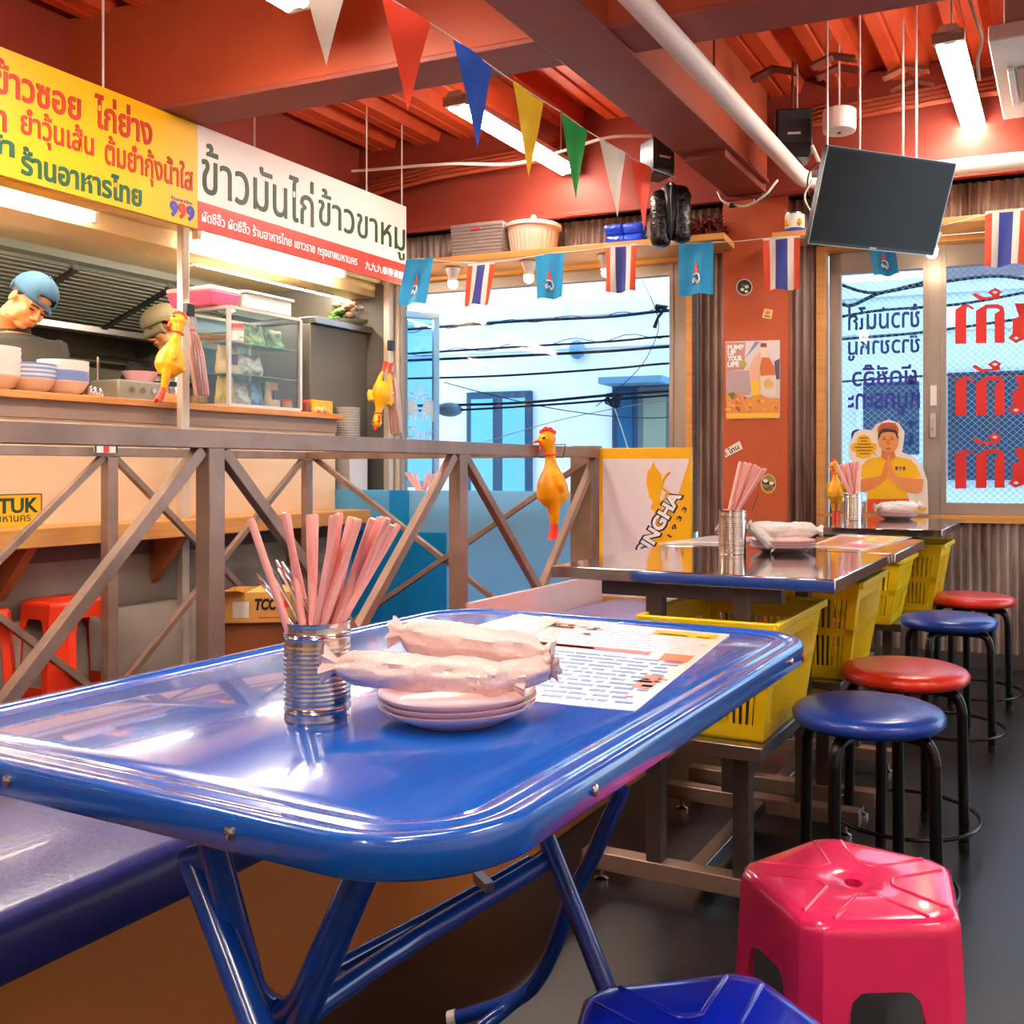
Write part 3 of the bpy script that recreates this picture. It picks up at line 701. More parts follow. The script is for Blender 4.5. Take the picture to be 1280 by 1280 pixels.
for s_ in (2.4, 3.3, 4.2, 5.1):
    g = G(); g.box(-5.795, -5.785, s_ - 0.43, s_ + 0.43, 0.3, 1.84, K); o = g.obj('wall_sheet', M['darksteel'], bevel=0.003); o['kind'] = 'structure'
# back worktop and stove
g = G(); g.box(-5.75, -5.15, 1.6, 6.2, 0.30, 1.12, K); tag(g.obj('back_worktop', M['darksteel'], bevel=0.005), 'dark steel worktop along the back of the kitchen', 'worktop')
# kitchen lamps : two lines of tubes
def ktube(px0, py0, px1, py1, v, label, w=0.05):
    a = onv(px0, py0, v); b = onv(px1, py1, v); z = (a.z + b.z) / 2
    a = K(v, sv(a), z); b = K(v, sv(b), z)
    t = thing('strip_light', label, 'light', (a + b) / 2, 'strip lights under the kitchen signs')
    g = G(); g.box(sv(a), sv(b), v - 0.035, v + 0.035, z + 0.018, z + 0.05, lambda s_, v_, z_: K(v_, s_, z_)); g.obj('housing', M['beigesoffit'], parent=t, bevel=0.003)
    g = G(); g.tube([a + U * 0.03, b - U * 0.03], 0.018, 8); g.obj('tube', M['tube'], parent=t, smooth=True)
    for q in (a, b): 
        g = G(); g.box(sv(q) - 0.012, sv(q) + 0.012, v - 0.02, v + 0.02, z - 0.02, z + 0.02, lambda s_, v_, z_: K(v_, s_, z_)); g.obj('end_cap', M['white'], parent=t)
ktube(-300, 178, 118, 262, VK + 0.02, 'bright strip light under the yellow sign, front row')
ktube(-300, 190, 132, 299, VK - 0.30, 'bright strip light under the yellow sign, rear row with end cap')
ktube(246, 294, 428, 343, VK + 0.02, 'bright strip light just under the red band of the white sign')
ktube(240, 326, 430, 372, VK - 0.30, 'bright strip light behind and below the white sign, above the glass case')
fixture(K(-4.62, 1.35, 2.0), K(-4.62, 2.51, 2.0), 'added fluorescent fill light inside the kitchen beyond the left edge', False)  # extra out-of-frame lamp added to brighten the kitchen interior
fixture(K(-4.62, 5.0, 2.04), K(-4.62, 5.9, 2.04), 'added fluorescent fill light inside the kitchen hidden above the glass case', False)  # hidden lamp added to lift the dark kitchen interior
g = G(); g.box(VK - 0.25, VK - 0.06, SK0, SW, 2.015, 2.1, K); struct(g.obj('trim_8', M['beigesoffit'], bevel=0.004))
g = G(); g.box(VK - 0.36, VK - 0.25, SK0, SW, 2.092, 2.1, K); struct(g.obj('trim_9', M['steel_edge'], bevel=0.004))

# ================================================================== SIGNS
VS = -3.35
sR = sv(onv(508, 300, VS)); sM = sv(onv(247, 220, VS)); sL = -0.6
SZ0 = 1.984; SZ1 = 2.429; SH = SZ1 - SZ0
def SG(a, b, d): return K(VS + d, a, b)
def px_s(px): return sv(onv(px, 300, VS))
def px_z(px, py): return onv(px, py, VS).z
ys = thing('yellow_shop_sign', 'long yellow hanging sign with red and green Thai lettering over the kitchen', 'sign', K(VS, sL, SZ0))
g = G(); g.box(sL, sM, SZ0, SZ1, -0.02, 0, SG); g.obj('panel', M['signyellow'], parent=ys, bevel=0.001)
ws = thing('white_shop_sign', 'white hanging sign with large dark green Thai lettering and a red band', 'sign', K(VS, sM, SZ0))
g = G(); g.box(sM, sR, SZ0, SZ1, -0.02, 0, SG); g.obj('panel', M['signwhite'], parent=ws, bevel=0.001)
g = G(); g.box(sM, sR, SZ0, SZ0 + SH * 0.27, 0, 0.001, SG); g.obj('red_band', M['signred'], parent=ws)
def st(body, x0, x1, yc0, yc1, m, par, bold=0.02, nm='lettering'):
    """x0..x1 in px; yc fractions of sign height"""
    g = text_g(body, SG, px_s(x0), px_s(x1), SZ0 + SH * yc0, SZ0 + SH * yc1, 0.0, 0.003, bold=bold); return g.obj(nm, M[m], parent=par)
st('ข้าวมันไก่', 252, 392, 0.36, 0.86, 'txtdkgreen', ws, 0.006)
st('ข้าวขาหมู', 398, 506, 0.30, 0.84, 'txtdkgreen', ws, 0.006)
g = text_g('ผัดซีอิ๊ว ผัดซีอิ๊ว ร้านอาหารไทย เยาวราช กรุงเทพมหานคร', SG, px_s(252), px_s(446), SZ0 + SH * 0.05, SZ0 + SH * 0.20, 0.001, 0.003, bold=0.01); g.obj('band_lettering', M['txtwhite'], parent=ws)
g = text_g('九九九泰國餐廳', SG, px_s(456), px_s(504), SZ0 + SH * 0.07, SZ0 + SH * 0.17, 0.001, 0.003, bold=0.01); g.obj('band_lettering', M['txtwhite'], parent=ws)
st('ข้าวซอย', -8, 101, 0.63, 0.91, 'txtred', ys, 0.025)
st('ไก่ย่าง', 118, 190, 0.63, 0.93, 'txtred', ys, 0.025)
st('ส้มตำ', -70, 8, 0.34, 0.58, 'txtred', ys, 0.03)
st('ยำวุ้นเส้น', 26, 117, 0.31, 0.60, 'txtred', ys, 0.018)
st('ต้มยำกุ้งน้ำใส', 131, 241, 0.27, 0.60, 'txtred', ys, 0.018)
st('ลูกค้า', -70, 18, 0.11, 0.34, 'txtgreen', ys, 0.04)
st('ร้านอาหารไทย', 26, 177, 0.05, 0.28, 'txtgreen', ys, 0.03)
g = G(); g.box(px_s(211) , px_s(243), SZ0 + SH * 0.06, SZ0 + SH * 0.17, 0, 0.0012, SG)
for i, (mm) in enumerate(('txtnavy', 'txtred', 'txtnavy')):
    x0 = 212 + i * 10.4; gg = text_g('9', SG, px_s(x0), px_s(x0 + 10), SZ0 + SH * 0.05, SZ0 + SH * 0.20, 0.001, 0.003, bold=0.05); gg.obj('number', M[mm], parent=ys)
gg = text_g('ร้านอาหารไทย', SG, px_s(214), px_s(240), SZ0 + SH * 0.21, SZ0 + SH * 0.245, 0, 0.002); gg.obj('tiny_lettering', M['txtnavy'], parent=ys)
for px in (131, 320, 460, 504, 730): 
    s_ = px_s(px) if px < 600 else None
    if s_ is None: continue
    g = G(); g.tube([K(VS - 0.01, s_, SZ1 - 0.01), K(VS - 0.01, s_, CEIL + 0.05)], 0.0045, 6); g.obj('hanging_rod', M['whitemetal'], parent=ys if px < 247 else ws)
# ================================================================== BLUE FOLDING TABLE
TZ = 0.69
tc = V3((-0.208, 1.288, 0)); tu = V3((0.4454, 0.8953, 0)).normalized(); tvd = V3((tu.y, -tu.x, 0))
def T(a, b, z): return tc + tvd * a + tu * b + Z3 * z
def rrect(hx, hy, r, n=10):
    P = []
    for cx_, cy_, a0 in ((hx - r, hy - r, 0), (-hx + r, hy - r, 90), (-hx + r, -hy + r, 180), (hx - r, -hy + r, 270)):
        for k in range(n + 1): a = math.radians(a0 + 90 * k / n); P.append((cx_ + r * math.cos(a), cy_ + r * math.sin(a)))
    return P
def rings(g, secs, fn, hx, hy, r, n=10, m=0, cap0=True, cap1=True):
    N = 4 * (n + 1); vs = []; fs = []
    for ins, z in secs: vs += [fn(a, b, z) for a, b in rrect(hx - ins, hy - ins, max(r - ins, 0.004), n)]
    for i in range(len(secs) - 1):
        for k in range(N): fs.append((i * N + k, i * N + (k + 1) % N, (i + 1) * N + (k + 1) % N, (i + 1) * N + k))
    if cap0: fs.append(tuple(range(N))[::-1])
    if cap1: fs.append(tuple((len(secs) - 1) * N + k for k in range(N)))
    return g.add(vs, fs, m)
bt = thing('folding_table', 'glossy blue enamel folding table with rounded corners in the foreground', 'table', T(0, 0, 0))
g = G()
rings(g, [(0.05, -0.004), (0.004, -0.004 - 0.03), (0, -0.030), (0, -0.007), (0.002, -0.002), (0.006, 0), (0.015, 0), (0.018, -0.002), (0.022, -0.0045), (0.027, -0.0045), (0.031, -0.0025), (0.036, -0.002), (0.042, -0.004), (0.05, -0.005)],
      lambda a, b, z: T(a, b, TZ + z), 0.3665, 0.515, 0.115, 14)
g.obj('tabletop', M['blue'], parent=bt, smooth=50)
for (px, py) in ((11, 971), (289, 1034), (742, 993), (988, 840)):
    xr = (px - CX) / FPX
    # rivet sits on the apron face (either near short side or right long side)
    best = None
    for (o, nrm) in ((T(0, -0.515, 0), -tu), (T(0.3665, 0, 0), tvd)):
        d = V3((xr, 1, 0)); k = o.dot(nrm) / d.dot(nrm); p = at(px, py, k)
        if TZ - 0.035 < p.z < TZ + 0.01 or best is None: best = (p, nrm); 
        if TZ - 0.035 < p.z < TZ + 0.01: break
    p, nrm = best; p.z = TZ - 0.016
    g = G(); g.tube([p - nrm * 0.001, p + nrm * 0.003, p + nrm * 0.0045], [0.0055, 0.0055, 0.003], 10); g.obj('rivet', M['steel'], parent=bt, smooth=True)
def leg(pts, r=0.0125, k=5, nm='leg', m='blueleg'):
    g = G(); g.tube(smooth_pts(pts, k) if k else pts, r, 10); return g.obj(nm, M[m], parent=bt, smooth=50)
# crossing U-frames at each short end; two long stretchers between
Zt = TZ - 0.03
a1 = flr(268, 1046, Zt); a1.z = Zt
pa = lambda px, py, Z: at(px, py, Z)
leg([pa(262, 1040, 0.84), pa(281, 1110, 0.85), pa(305, 1200, 0.86), pa(318, 1240, 0.87), pa(345, 1263, 0.88), pa(372, 1255, 0.86), pa(400, 1200, 0.83), pa(455, 1080, 0.80)], 0.0125, 5, 'brace')
p0 = pa(243, 1078, 0.88); p1 = pa(322, 1285, 0.80); d = (p1 - p0); leg([p0, p0 + d * (p0.z / -d.z)], 0.0135, 0)
p0 = pa(457, 1085, 0.80); p1 = pa(374, 1285, 0.86); d = (p1 - p0); leg([p0, p0 + d * (p0.z / -d.z)], 0.0135, 0)
g = G(); g.tube([pa(237, 1077, 0.885), pa(262, 1071, 0.875)], 0.014, 10); g.obj('hinge', M['blueleg'], parent=bt, smooth=True)
leg([pa(690, 1062, 1.30), pa(672, 1083, 1.28), pa(520, 1174, 1.10), pa(390, 1262, 0.92), pa(340, 1300, 0.86)], 0.0125, 4, 'stretcher')
leg([pa(662, 1078, 1.36), pa(560, 1135, 1.22), pa(420, 1210, 1.02), pa(395, 1224, 0.98)], 0.010, 4, 'stretcher')
for (x, y, x2, y2, Z) in ((612, 1110, 597, 1095, 1.2), (428, 1233, 420, 1213, 1.0)):
    g = G(); g.bar(pa(x, y, Z - 0.01), pa(x2, y2, Z + 0.03), 0.012); g.obj('catch', M['steel_edge'], parent=bt)
p0 = pa(684, 1048, 1.30); p1 = pa(754, 1226, 1.22); d = (p1 - p0); leg([p0, p0 + d * (p0.z / -d.z)], 0.0125, 0)
p0 = pa(778, 985, 1.42); leg([p0, pa(742, 1068, 1.45), pa(716, 1120, 1.47), pa(690, 1190, 1.50), pa(672, 1225, 1.52), pa(655, 1243, 1.54), pa(625, 1257, 1.56), pa(571, 1273, 1.60)], 0.0125, 4)
leg([pa(596, 1290, 1.50), pa(628, 1264, 1.53), pa(662, 1236, 1.53)], 0.0115, 4, 'brace')
q = pa(571, 1273, 1.60); g = G(); g.tube([q, q + (pa(561, 1276, 1.6) - q)], 0.015, 10); g.obj('foot_cap', M['whitemetal'], parent=bt, smooth=True)

# ------------------------------------------------------------------ steel tables
def steel_table(v0, v1, s0, s1, ftop, lab, cols, shelf=True, ht=0.735, name='steel_table'):
    t = thing(name, lab, 'table', K((v0 + v1) / 2, (s0 + s1) / 2, 0))
    if callable(s1): pass
    g = G(); g.box(v0, v1, s0, s1, ht - 0.028, ht, K, 0); g.obj('tabletop', [M['steel']], parent=t, bevel=0.0025)
    vm = (v0 + v1) / 2; fs, bs = ftop
    for s_ in (fs, bs):
        g = G(); g.box(v0 + 0.07, v1 - 0.06, s_ - 0.022, s_ + 0.022, 0.035, 0.075, K); g.obj('base_rail', M['rail'], parent=t, bevel=0.002)
        g = G(); g.box(v0 + 0.12, v1 - 0.12, s_ - 0.018, s_ + 0.018, ht - 0.062, ht - 0.028, K); g.obj('top_rail', M['steel_leg'], parent=t, bevel=0.002)
        for v_ in cols:
            g = G(); g.box(v_ - 0.0185, v_ + 0.0185, s_ - 0.0185, s_ + 0.0185, 0.075, ht - 0.028, K); g.obj('leg', M['steel_leg'], parent=t, bevel=0.002)
        for v_ in (v0 + 0.11, v1 - 0.10):
            g = G(); g.lathe([(0.018, 0), (0.018, 0.008), (0.006, 0.012), (0.006, 0.035)], K(v_, s_, 0), 12); g.obj('adjustable_foot', M['steel'], parent=t, smooth=True)
    g = G(); g.box(vm - 0.015, vm + 0.025, fs + 0.02, bs - 0.02, 0.036, 0.070, K); g.obj('stringer', M['steel_edge'], parent=t, bevel=0.002)
    if shelf:
        g = G(); g.box(min(cols) - 0.09, max(cols) + 0.06, fs - 0.06, bs + 0.02, 0.345, 0.375, K); g.obj('lower_shelf', M['steel_edge'], parent=t, bevel=0.002)
    return t
steel_table(-1.10, -0.435, 1.965, 2.63, (2.01, 2.53), 'stainless steel table nearest behind the blue table with a can of pink straws', (-0.85, -0.645))
steel_table(-1.10, -0.425, 2.64, 3.20, (2.70, 3.12), 'second stainless steel table joined behind the nearest one holding a menu', (-0.85, -0.63))
t3 = steel_table(-1.13, -0.435, 3.75, 4.62, (3.81, 4.5), 'stainless steel table against the right window below the cutout board', (-0.85, -0.64))

# ------------------------------------------------------------------ yellow baskets
def basket(v0, v1, s0, s1, z0, z1, lab, ins=0.035):
    t = thing('shopping_basket', lab, 'basket', K((v0 + v1) / 2, (s0 + s1) / 2, z0), 'yellow plastic baskets under the steel tables')
    cv, cs = (v0 + v1) / 2, (s0 + s1) / 2
    def q(a, b, h, off=0):                 # a,b in -1..1
        k = 1 - h; hv = (v1 - v0) / 2 - ins * k - off; hs = (s1 - s0) / 2 - ins * k - off
        return K(cv + a * hv, cs + b * hs, z0 + (z1 - z0) * h)
    sides = [lambda u, h, o: q(u, -1, h, o), lambda u, h, o: q(1, u, h, o), lambda u, h, o: q(-u, 1, h, o), lambda u, h, o: q(-1, -u, h, o)]
    g = G()
    for si, sd in enumerate(sides):
        nn = 13 if si % 2 == 0 else 19
        def cell(u0, u1, h0, h1):
            g.hexa([sd(u0, h0, 0), sd(u1, h0, 0), sd(u1, h0, 0.003), sd(u0, h0, 0.003), sd(u0, h1, 0), sd(u1, h1, 0), sd(u1, h1, 0.003), sd(u0, h1, 0.003)])
        cell(-1, 1, 0, 0.14); cell(-1, 1, 0.46, 0.54); cell(-1, 1, 0.84, 1.0)
        cell(-1, -0.8, 0.14, 0.84); cell(0.8, 1, 0.14, 0.84)
        for k in range(nn):
            u = -0.8 + 1.6 * (k + 0.5) / nn; w = 0.8 / nn * 0.5
            cell(u - w, u + w, 0.14, 0.84)
    g.hexa([q(-1, -1, 0), q(1, -1, 0), q(1, 1, 0), q(-1, 1, 0), q(-1, -1, 0.02), q(1, -1, 0.02), q(1, 1, 0.02), q(-1, 1, 0.02)])
    g.obj('basket_body', M['yellow'], parent=t)
    g = G(); P = [q(-1.04, -1.04, 1), q(1.04, -1.04, 1), q(1.04, 1.04, 1), q(-1.04, 1.04, 1)]
    for i in range(4): g.bar(P[i], P[(i + 1) % 4], 0.014, 0.018)
    g.obj('rim', M['yellow'], parent=t, bevel=0.003)
    g = G(); g.tube(smooth_pts([q(-1.02, -0.6, 1.0), q(-1.05, -0.55, 1.03), q(-1.05, 0.55, 1.03), q(-1.02, 0.6, 1.0)], 4), 0.006, 8); g.obj('handle', M['yellow'], parent=t, smooth=True)
    return t
basket(-0.86, -0.56, 1.955, 2.38, 0.376, 0.63, 'yellow slotted basket on the shelf of the nearest steel table')
basket(-0.80, -0.52, 2.64, 3.02, 0.376, 0.645, 'yellow slotted basket on the second steel table shelf behind the nearest basket', 0.04)
basket(-0.90, -0.57, 3.66, 4.02, 0.376, 0.62, 'yellow slotted basket under the window table, left of the last one', 0.045)
basket(-0.78, -0.47, 4.04, 4.40, 0.376, 0.65, 'yellow slotted basket farthest back, beside the corrugated wall', 0.045)
g = G(); g.box(-0.80, -0.70, 3.10, 3.2, 0.376, 0.47, K); tag(g.obj('small_box', M['redplastic'], bevel=0.006), 'small red box on the shelf behind the far baskets', 'box')

# ------------------------------------------------------------------ round stools
def round_stool(seatmat, lab):
    t = thing('round_stool', lab, 'stool', (0, 0, 0), 'round vinyl stools with black tube legs')
    R = 0.162
    g = G(); g.lathe([(R - 0.03, 0.408), (R - 0.008, 0.411), (R, 0.420), (R + 0.001, 0.431), (R - 0.006, 0.441), (R - 0.022, 0.447), (R - 0.05, 0.450), (0.06, 0.452), (0.0005, 0.452)], (0, 0, 0), 48)
    g.obj('seat', M[seatmat], parent=t, smooth=60)
    g = G(); g.lathe([(0.10, 0.398), (0.115, 0.400), (0.12, 0.409)], (0, 0, 0), 24); g.obj('seat_plate', M['black'], parent=t, smooth=30)
    for k in range(4):
        a = math.radians(-50 + 90 * k); d = V3((math.cos(a), math.sin(a), 0))
        g = G(); g.tube(smooth_pts([d * 0.02 + Z3 * 0.392, d * 0.105 + Z3 * 0.395, d * 0.135 + Z3 * 0.385, d * 0.148 + Z3 * 0.355, d * 0.150 + Z3 * 0.30, d * 0.155 + Z3 * 0.015], 5), 0.0135, 12)
        l = g.obj('leg', M['blacktube'], parent=t, smooth=60)
        g = G(); g.lathe([(0.014, 0), (0.015, 0.02), (0.014, 0.024)], d * 0.155, 12); g.obj('foot_cap', M['black'], parent=l, smooth=30)
    g = G(); g.tube([V3((0.187 * math.cos(2 * PI * k / 40), 0.187 * math.sin(2 * PI * k / 40), 0.062)) for k in range(40)], 0.0055, 8, closed=True)
    g.obj('foot_ring', M['blacktube'], parent=t, smooth=60)
    return t
rs = round_stool('bluevinyl', 'round blue vinyl stool nearest the camera, in front of the red stool'); 
dup(rs, (0.775, 2.51, 0), 0.2, 'round red vinyl stool second in the row, just behind the nearest blue one', matmap={M['bluevinyl']: M['redvinyl']})
dup(rs, (1.195, 3.37, 0), 0.1, 'round blue vinyl stool farther back, partly hiding the far red one')
dup(rs, (1.49, 3.93, 0), 0.0, 'round red vinyl stool farthest back beside the corrugated wall', matmap={M['bluevinyl']: M['redvinyl']}, scale=(1.03, 1.03, 1))
rs.location = (0.566, 2.09, 0); rs.rotation_euler = (0, 0, 0.15)

# ------------------------------------------------------------------ moulded plastic stools
def plastic_stool(n, R0, R1, H, m, lab, bar=False, group=None, ch=0.2, open_h=0.80, name='plastic_stool', grooves=True):
    """n-sided stool, R0 radius at the top and R1 at the floor, corners cut by fraction ch"""
    t = thing(name, lab, 'stool', (0, 0, 0), group)
    C0 = [V3((math.cos(2 * PI * k / n), math.sin(2 * PI * k / n), 0)) for k in range(n)]
    def corner(k, side, h):                # side -1 / +1 : the two points beside corner k
        R = R1 + (R0 - R1) * h; c = C0[k % n]; o = C0[(k + side) % n]
        p = c.lerp(o, ch * 0.5) * R; p.z = H * h; return p
    def side(k, u, h): return corner(k, 1, h).lerp(corner(k + 1, -1, h), u)
    hs = [0, 0.25, 0.5, 0.7, open_h, 0.945]
    aL = 0.17
    # legs: corner face plus the strips beside it
    for k in range(n):
        g = G()
        for i in range(len(hs) - 2):
            h0, h1 = hs[i], hs[i + 1]
            cols = [side(k - 1, 1 - aL - 0.04 * 0, h) for h in (h0, h1)], [corner(k, -1, h) for h in (h0, h1)], [corner(k, 1, h) for h in (h0, h1)], [side(k, aL, h) for h in (h0, h1)]
            def w(c, h): return c
            for a, b in ((0, 1), (1, 2), (2, 3)): g.add([cols[a][0], cols[b][0], cols[b][1], cols[a][1]], [(0, 1, 2, 3)])
        XO = o = g.obj('leg', m, parent=t, smooth=25, weld=True, keepn=True); md = o.modifiers.new('thick', 'SOLIDIFY'); md.thickness = 0.0035; md.offset = -1; XO.modifiers.new('split', 'EDGE_SPLIT').split_angle = math.radians(38)
    # one shell: apron above rounded openings, rolled shoulder, top with a round hole
    g = G(); m_ = 10; inner = [aL + (1 - 2 * aL) * j / m_ for j in range(m_ + 1)]
    def ho(u):
        e = min(u - aL, 1 - aL - u) / (1 - 2 * aL) * 4
        return open_h - (0.13 * (1 - math.sqrt(max(0, 1 - (1 - min(e, 1)) ** 2))))
    TOPH = 0.945
    for k in range(n):
        for j in range(m_):
            u0, u1 = inner[j], inner[j + 1]
            g.add([side(k, u0, ho(u0)), side(k, u1, ho(u1)), side(k, u1, TOPH), side(k, u0, TOPH)], [(0, 1, 2, 3)])
        for (u0, u1) in ((0, aL), (1 - aL, 1)):
            g.add([side(k, u0, open_h), side(k, u1, open_h), side(k, u1, TOPH), side(k, u0, TOPH)], [(0, 1, 2, 3)])
        g.add([corner(k, -1, open_h), corner(k, 1, open_h), corner(k, 1, TOPH), corner(k, -1, TOPH)], [(0, 1, 2, 3)])
    hole = 0.0125; Rin = R0 * math.cos(PI / n)
    def loop(kind, val, z):
        out = []
        for k in range(n):
            out.append(corner(k, -1, TOPH))
            out += [side(k, u, TOPH) for u in [0, aL] + inner[1:-1] + [1 - aL]]
        res = []
        for p_ in out:
            q = V3((p_.x, p_.y, 0)); L_ = q.length
            if kind == 'in': q = q * (1 - val / Rin)
            elif kind == 'mix': q = q.normalized() * (hole * 0 + val[0] * (1 - val[1]) + L_ * 0.9 * val[1])
            else: q = q.normalized() * val
            res.append(V3((q.x, q.y, z)))
        return res
    loops = [loop('in', 0, H * TOPH), loop('in', 0.0005, H * TOPH + 0.010), loop('in', 0.003, H * TOPH + 0.0165), loop('in', 0.0075, H * TOPH + 0.0205), loop('in', 0.014, H * TOPH + 0.022),
             loop('mix', (0.03, 0.85), H * TOPH + 0.0225), loop('mix', (0.03, 0.4), H * TOPH + 0.0225), loop('r', 0.034, H * TOPH + 0.0222), loop('r', 0.022, H * TOPH + 0.019), loop('r', hole, H * TOPH + 0.016), loop('r', hole, H * TOPH + 0.002)]
    HT = H * TOPH + 0.0225
    NL = len(loops[0]); vs = [p_ for l_ in loops for p_ in l_]; fs = []
    for j in range(len(loops) - 1):
        for i in range(NL): fs.append((j * NL + i, j * NL + (i + 1) % NL, (j + 1) * NL + (i + 1) % NL, (j + 1) * NL + i))
    g.add(vs, fs); XO = s_ = g.obj('seat', m, parent=t, smooth=32, weld=True, keepn=True); md = s_.modifiers.new('thick', 'SOLIDIFY'); md.thickness = 0.0035; md.offset = -1; XO.modifiers.new('split', 'EDGE_SPLIT').split_angle = math.radians(38)
    if grooves:
        for k in range(n):                 # raised V rib on each fifth of the seat
            c0, c1 = C0[k], C0[(k + 1) % n]; mid = (c0 + c1).normalized(); z_ = Z3 * (HT - 0.0009)
            t0_ = V3((-c0.y, c0.x, 0)); t1_ = V3((-c1.y, c1.x, 0))
            P = [c0 * (R0 * 0.80) + t0_ * 0.020, mid * (R0 * 0.34) + (c0 - mid) * 0.02, mid * (R0 * 0.31), mid * (R0 * 0.34) + (c1 - mid) * 0.02, c1 * (R0 * 0.80) - t1_ * 0.020]
            g = G(); g.tube([q + z_ for q in [P[0]] + smooth_pts(P[1:4], 4) + [P[4]]], 0.0032, 10); g.obj('ridge', m, parent=s_, smooth=True)
    if bar:
        for k in range(n):
            g = G(); a = side(k, aL * 0.5, 0.20); b = side(k, 1 - aL * 0.5, 0.20); g.bar(a * 1.0, b * 1.0, 0.006, 0.06)
            g.obj('lower_band', m, parent=t, bevel=0.002)
    return t
ps = plastic_stool(5, 0.160, 0.185, 0.41, M['pink'], 'hot pink moulded plastic stool with a round hole in its seat, lower right')
ctr = V3((0.331, 1.2936, 0)); angA = math.atan2(1.438 - 1.2936, 0.325 - 0.331)
ps.location = ctr; ps.rotation_euler = (0, 0, angA)
bs = dup(ps, (0.093, 0.918, 0), math.atan2(1.023 - 0.918, -0.021 - 0.093), 'royal blue moulded plastic stool at the bottom edge of the view', matmap={M['pink']: M['deepblue']})
st4 = plastic_stool(4, 0.185, 0.225, 0.45, M['redplastic'], 'red plastic stool standing under the kitchen shelf, fully in view', bar=True, group='red plastic stools under the kitchen shelf', ch=0.35, name='kitchen_stool', grooves=False, open_h=0.84)
p = onv(84, 745, -3.63); st4.location = K(-3.63, sv(p), 0); st4.rotation_euler = (0, 0, math.atan2(U.y, U.x) + PI / 4)
dup(st4, K(-3.62, sv(p) - 0.42, 0), math.atan2(U.y, U.x) + PI / 4 + 0.06, 'red plastic stool cut by the left edge of the picture')

# ================================================================== BENCH
g = G(); g.box(VR + 0.02, -1.17, -1.8, 3.3, 0.34, 0.42, K); 
bn_ = thing('bench', 'indigo vinyl bench along the railing with a tan board front', 'bench', K(-1.5, 1.0, 0))
g = G(); rr_ = 0.03
prof = [(VR + 0.02, 0.33), (-1.175, 0.33), (-1.165, 0.345), (-1.16, 0.385), (-1.168, 0.408), (-1.19, 0.42), (-1.4, 0.428), (-1.7, 0.422), (VR + 0.02, 0.41)]
g.prism(prof, lambda a, b, d: K(a, d, b), -1.8, 2.02); g.obj('seat_cushion', M['bench'], parent=bn_, smooth=50)
g = G(); g.box(VR + 0.03, -1.205, -1.8, 3.95, 0.0, 0.33, K); g.obj('front_board', M['benchside'], parent=bn_, bevel=0.003)
g = G(); g.prism(prof, lambda a, b, d: K(a, d, b), 2.03, 3.02); tag(g.obj('bench_cushion', M['redvinyl'], smooth=50), 'red bench cushion behind the blue table, mostly hidden', 'cushion')
g = G(); g.prism(prof, lambda a, b, d: K(a, d, b), 3.03, 3.95); tag(g.obj('bench_cushion', mat('lilac_vinyl', '#8f88c4', 0.3), smooth=50), 'lilac bench cushion beside the yellow and white board', 'cushion')
g = G(); g.box(VR + 0.016, VR + 0.034, sv(onv(575, 750, VR)), s749, 0.0, 0.525, K)
tag(g.obj('low_partition', M['pinkpanel'], bevel=0.002), 'pale pink low board fixed behind the railing along the bench', 'partition')
# yellow / white board
bx0 = at(749, 560, 4.02); bx1 = at(864, 566, 3.90)
bx1 = V3((bx1.x, bx1.y, 0)); bx0 = V3((bx0.x, bx0.y, 0)); bdn = (bx1 - bx0).normalized(); bnn = V3((bdn.y, -bdn.x, 0)); bw = (bx1 - bx0).length
def BB(a, b, d): return bx0 + bdn * a + Z3 * b + bnn * d
BZ0 = 0.36; BZ1 = 1.05
bd_ = thing('beer_board', 'yellow bordered white board with a yellow lion and SINGHA lettering', 'sign', BB(bw / 2, BZ0, 0))
g = G(); g.box(0, bw, BZ0, BZ1, -0.03, 0, BB); g.obj('panel', M['yellowsign'], parent=bd_, bevel=0.003)
g = G(); g.box(0.016, bw - 0.01, BZ0 + 0.07, BZ1 - 0.045, 0, 0.001, BB); g.obj('white_field', mat('board_white', '#f2eaee', 0.35), parent=bd_)
def bp(px, py): return ((px - 749) / 115 * bw, BZ1 - (py - 560) / 1200 * 3.97)
g = G(); g.prism([bp(x, y) for x, y in [(863, 572), (863, 742), (800, 742), (806, 686), (818, 668), (845, 628)]], BB, 0.001, 0.002); 
g.prism([bp(x, y) for x, y in [(805, 683), (817, 665), (819, 640), (814, 634), (817, 628), (813, 622), (809, 606), (810, 590), (815, 584), (818, 577), (821, 585), (827, 592), (829, 606), (826, 622), (828, 634), (836, 642), (842, 660), (848, 690)]], BB, 0.001, 0.0025)
g.tube(smooth_pts([BB(*bp(x, y), 0.002) for x, y in [(830, 625), (836, 616), (828, 608), (832, 596), (838, 590)]], 5), 0.006, 5)
g.obj('lion_print', M['yellowsign'], parent=bd_)
ang = math.radians(60)
bo = bp(811, 700)
def BR(a, b, d): return BB(bo[0] + a * math.cos(ang) - b * math.sin(ang), bo[1] + a * math.sin(ang) + b * math.cos(ang), d)
g = text_g('SINGHA', BR, 0.0, 0.31, 0.0, 0.072, 0.0025, 0.003, bold=0.09); g.obj('lettering_outline', M['txtblack'], parent=bd_)
g = text_g('SINGHA', BR, 0.007, 0.303, 0.008, 0.064, 0.003, 0.004, bold=0.04); g.obj('lettering', M['txtwhite'], parent=bd_)
g = text_g('1 9 3 3', BR, 0.13, 0.27, -0.038, -0.018, 0.0025, 0.003, bold=0.02); g.obj('year', M['txtblack'], parent=bd_)

